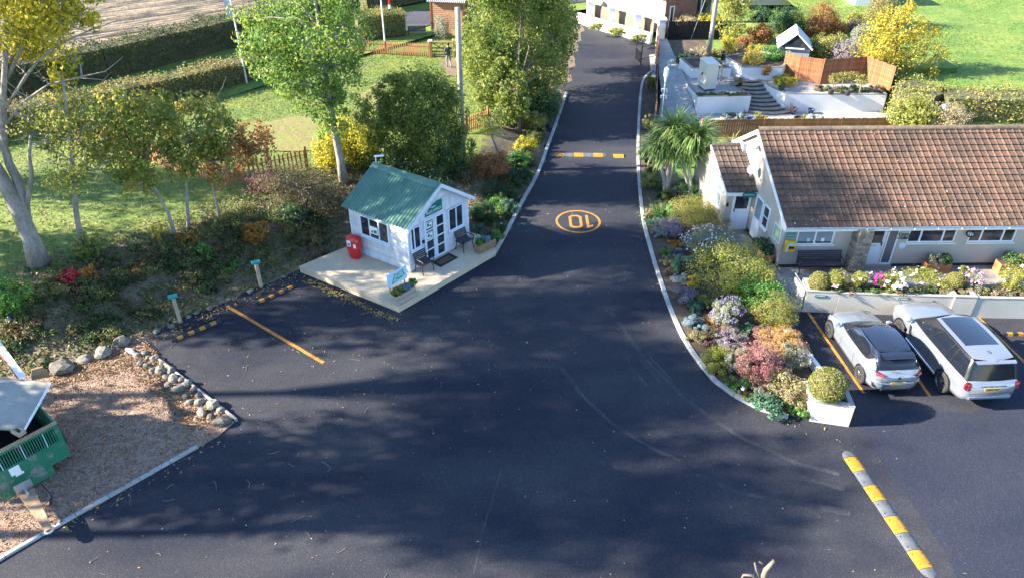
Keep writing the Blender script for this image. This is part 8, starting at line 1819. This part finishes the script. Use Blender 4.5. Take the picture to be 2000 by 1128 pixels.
for a in (('rounded dark evergreen at the back of the garden', 1540, 45, 33, 33, 'dark', .8), ('russet autumn bush at the back of the garden', 1608, 45, 36, 36, 'rust', .8), ('small bright lime bush by the white side wall', 1672, 34, 17, 14, 'lime', .8), ('red brown shrub under the lime bush', 1670, 55, 26, 16, 'bronze', .8), ('orange topped shrub behind the greenhouse', 1636, 58, 20, 16, 'orange', .8), ('silvery green shrub right of the greenhouse', 1620, 95, 38, 28, 'olive', .9), ('dusty pink shrub behind the zigzag fence', 1655, 105, 32, 26, 'mauve', .9), ('grey green bush beside the dusty pink shrub', 1690, 70, 26, 24, 'sage', .9), ('brown shrub above the small golden tree', 1482, 66, 26, 22, 'rust', 1.0), ('dark green bush by the far wall', 1485, 30, 22, 18, 'dark', .8), ('green shrub at the end of the upper bed', 1510, 108, 22, 18, 'green', 1.6), ('orange heather spilling over the upper bed wall', 1496, 138, 12, 11, 'orange', 1.5), ('golden perennial in the green pot corner', 1535, 157, 22, 11, 'yellow', 1.12), ('yellow fern in the green pot', 1522, 158, 11, 11, 'yellow', 1.45), ('olive grass bush in the lower garden', 1489, 232, 17, 11, 'olive', .05), ('tall ivy hedge at the top right of the garden', 1722, 20, 28, 40, 'hedge', .8), ('straw coloured bush above the black fence', 1385, 38, 28, 12, 'yellow', 1.0), ('plants behind the black fence', 1340, 42, 22, 12, 'straw', 1.0), ('yellow shrub against the limewashed wall', 1247, 30, 10, 20, 'gold', .5), ('potted rose on the paving by the roadside fence', 1335, 128, 17, 16, 'dark', .4), ('white flowers beside the charcoal pot', 1441, 157, 13, 9, 'straw', 1.5), ('yellow green fern tree in the upper bed', 1425, 85, 14, 20, 'gold', 1.8), ('silver foliage at the foot of the right terrace', 1590, 234, 18, 14, 'silver', .05), ('lime mound beside the dark pot', 1566, 232, 12, 9, 'lime', .05), ('blue agapanthus leaves in the round bed', 1418, 228, 9, 7, 'bluegrey', .1), ('blue foliage clump right side of the round bed', 1443, 226, 9, 8, 'bluegrey', .1)):
    bush(a[0], a[1], a[2], a[3], a[4], a[5], gz=a[6], leaf=.11 if a[3] > 14 else .07)
for a in (('tangled brown shrub right of the tall garden pole', 1432, 100, 22, 18, 'scrub'), ('dry straw coloured clump at the foot of the black fence', 1375, 100, 22, 8, 'straw'), ('green bramble mound beside the black bollard', 1400, 104, 12, 9, 'olive'), ('dark plants behind the timber rail', 1340, 112, 16, 10, 'dark'), ('russet shrub between the lime tree and the upper bed', 1455, 88, 20, 18, 'rust')):
    bush(*a[:6], gz=1.05, leaf=.10)
q = atY(1475, 150, 49.2); tree('small golden tree in the upper white walled bed', [Vector((q.x, 49.2, 1.9))] + pxpath([(1475, 130), (1474, 112)], 49.2), .05, [blob_at(1472, 105, 17, 20, 49.2), blob_at(1484, 118, 12, 12, 49.2), blob_at(1462, 118, 10, 12, 49.2)], 1300, .12, 'gold', limbs=7, ncl=50)
for px, py, lab in ((1624, 163, 'first clipped lollipop bush before the zigzag fence'), (1642, 160, 'second clipped lollipop bush before the zigzag fence'), (1660, 158, 'third clipped lollipop bush before the zigzag fence'), (1678, 166, 'dark clipped bush at the right of the lollipops')):
    p = G(px, py + 16, 1.15); t = thing('lollipop_bush', lab, 'topiary', p, 0, 'lollipop topiary'); mb = MB(); mb.tube([(0, 0, 0), (0, 0, .7)], .03, 6); put('stem', mb.mesh(), M_BARK, t); put('foliage', crown_mesh('olive', [(0, 0, .8, .36, .36, .30)], 900, 60, .06, .04, .15, .9), LM('olive'), t)
undergrowth('terrace_undergrowth', [(1600 + i * 17, 174 + R.uniform(-3, 3), 11, 6, 1.12, 1) for i in range(8)] + [(1368 + i * 11, 183 + R.uniform(-1, 1), 7, 3.5, 1.12, 1) for i in range(9)], 'mixed', .07)
tuft('bronze spiky plant in the blue pot below the right terrace wall', 1548, 206, 13, 14, 'bronze', gz=.4, w=.04, n=34, droop=.3, name='flax', cat='flax'); tuft('spiky bronze flax beside the foot of the curved steps', 1458, 210, 13, 12, 'bronze', gz=.05, w=.04, n=34, droop=.3, name='flax', cat='flax')
for px, py, rx, lb in ((1165, 52, 15, 'farthest green bedding clump by the ball finial'), (1207, 62, 18, 'middle green bedding clump between the white pillars'), (1250, 74, 16, 'nearest green bedding clump by the metal gate')): bush(lb, px, py, rx, 8, 'lime', gz=.6, leaf=.10, group='bedding in the roadside wall', stems=False)
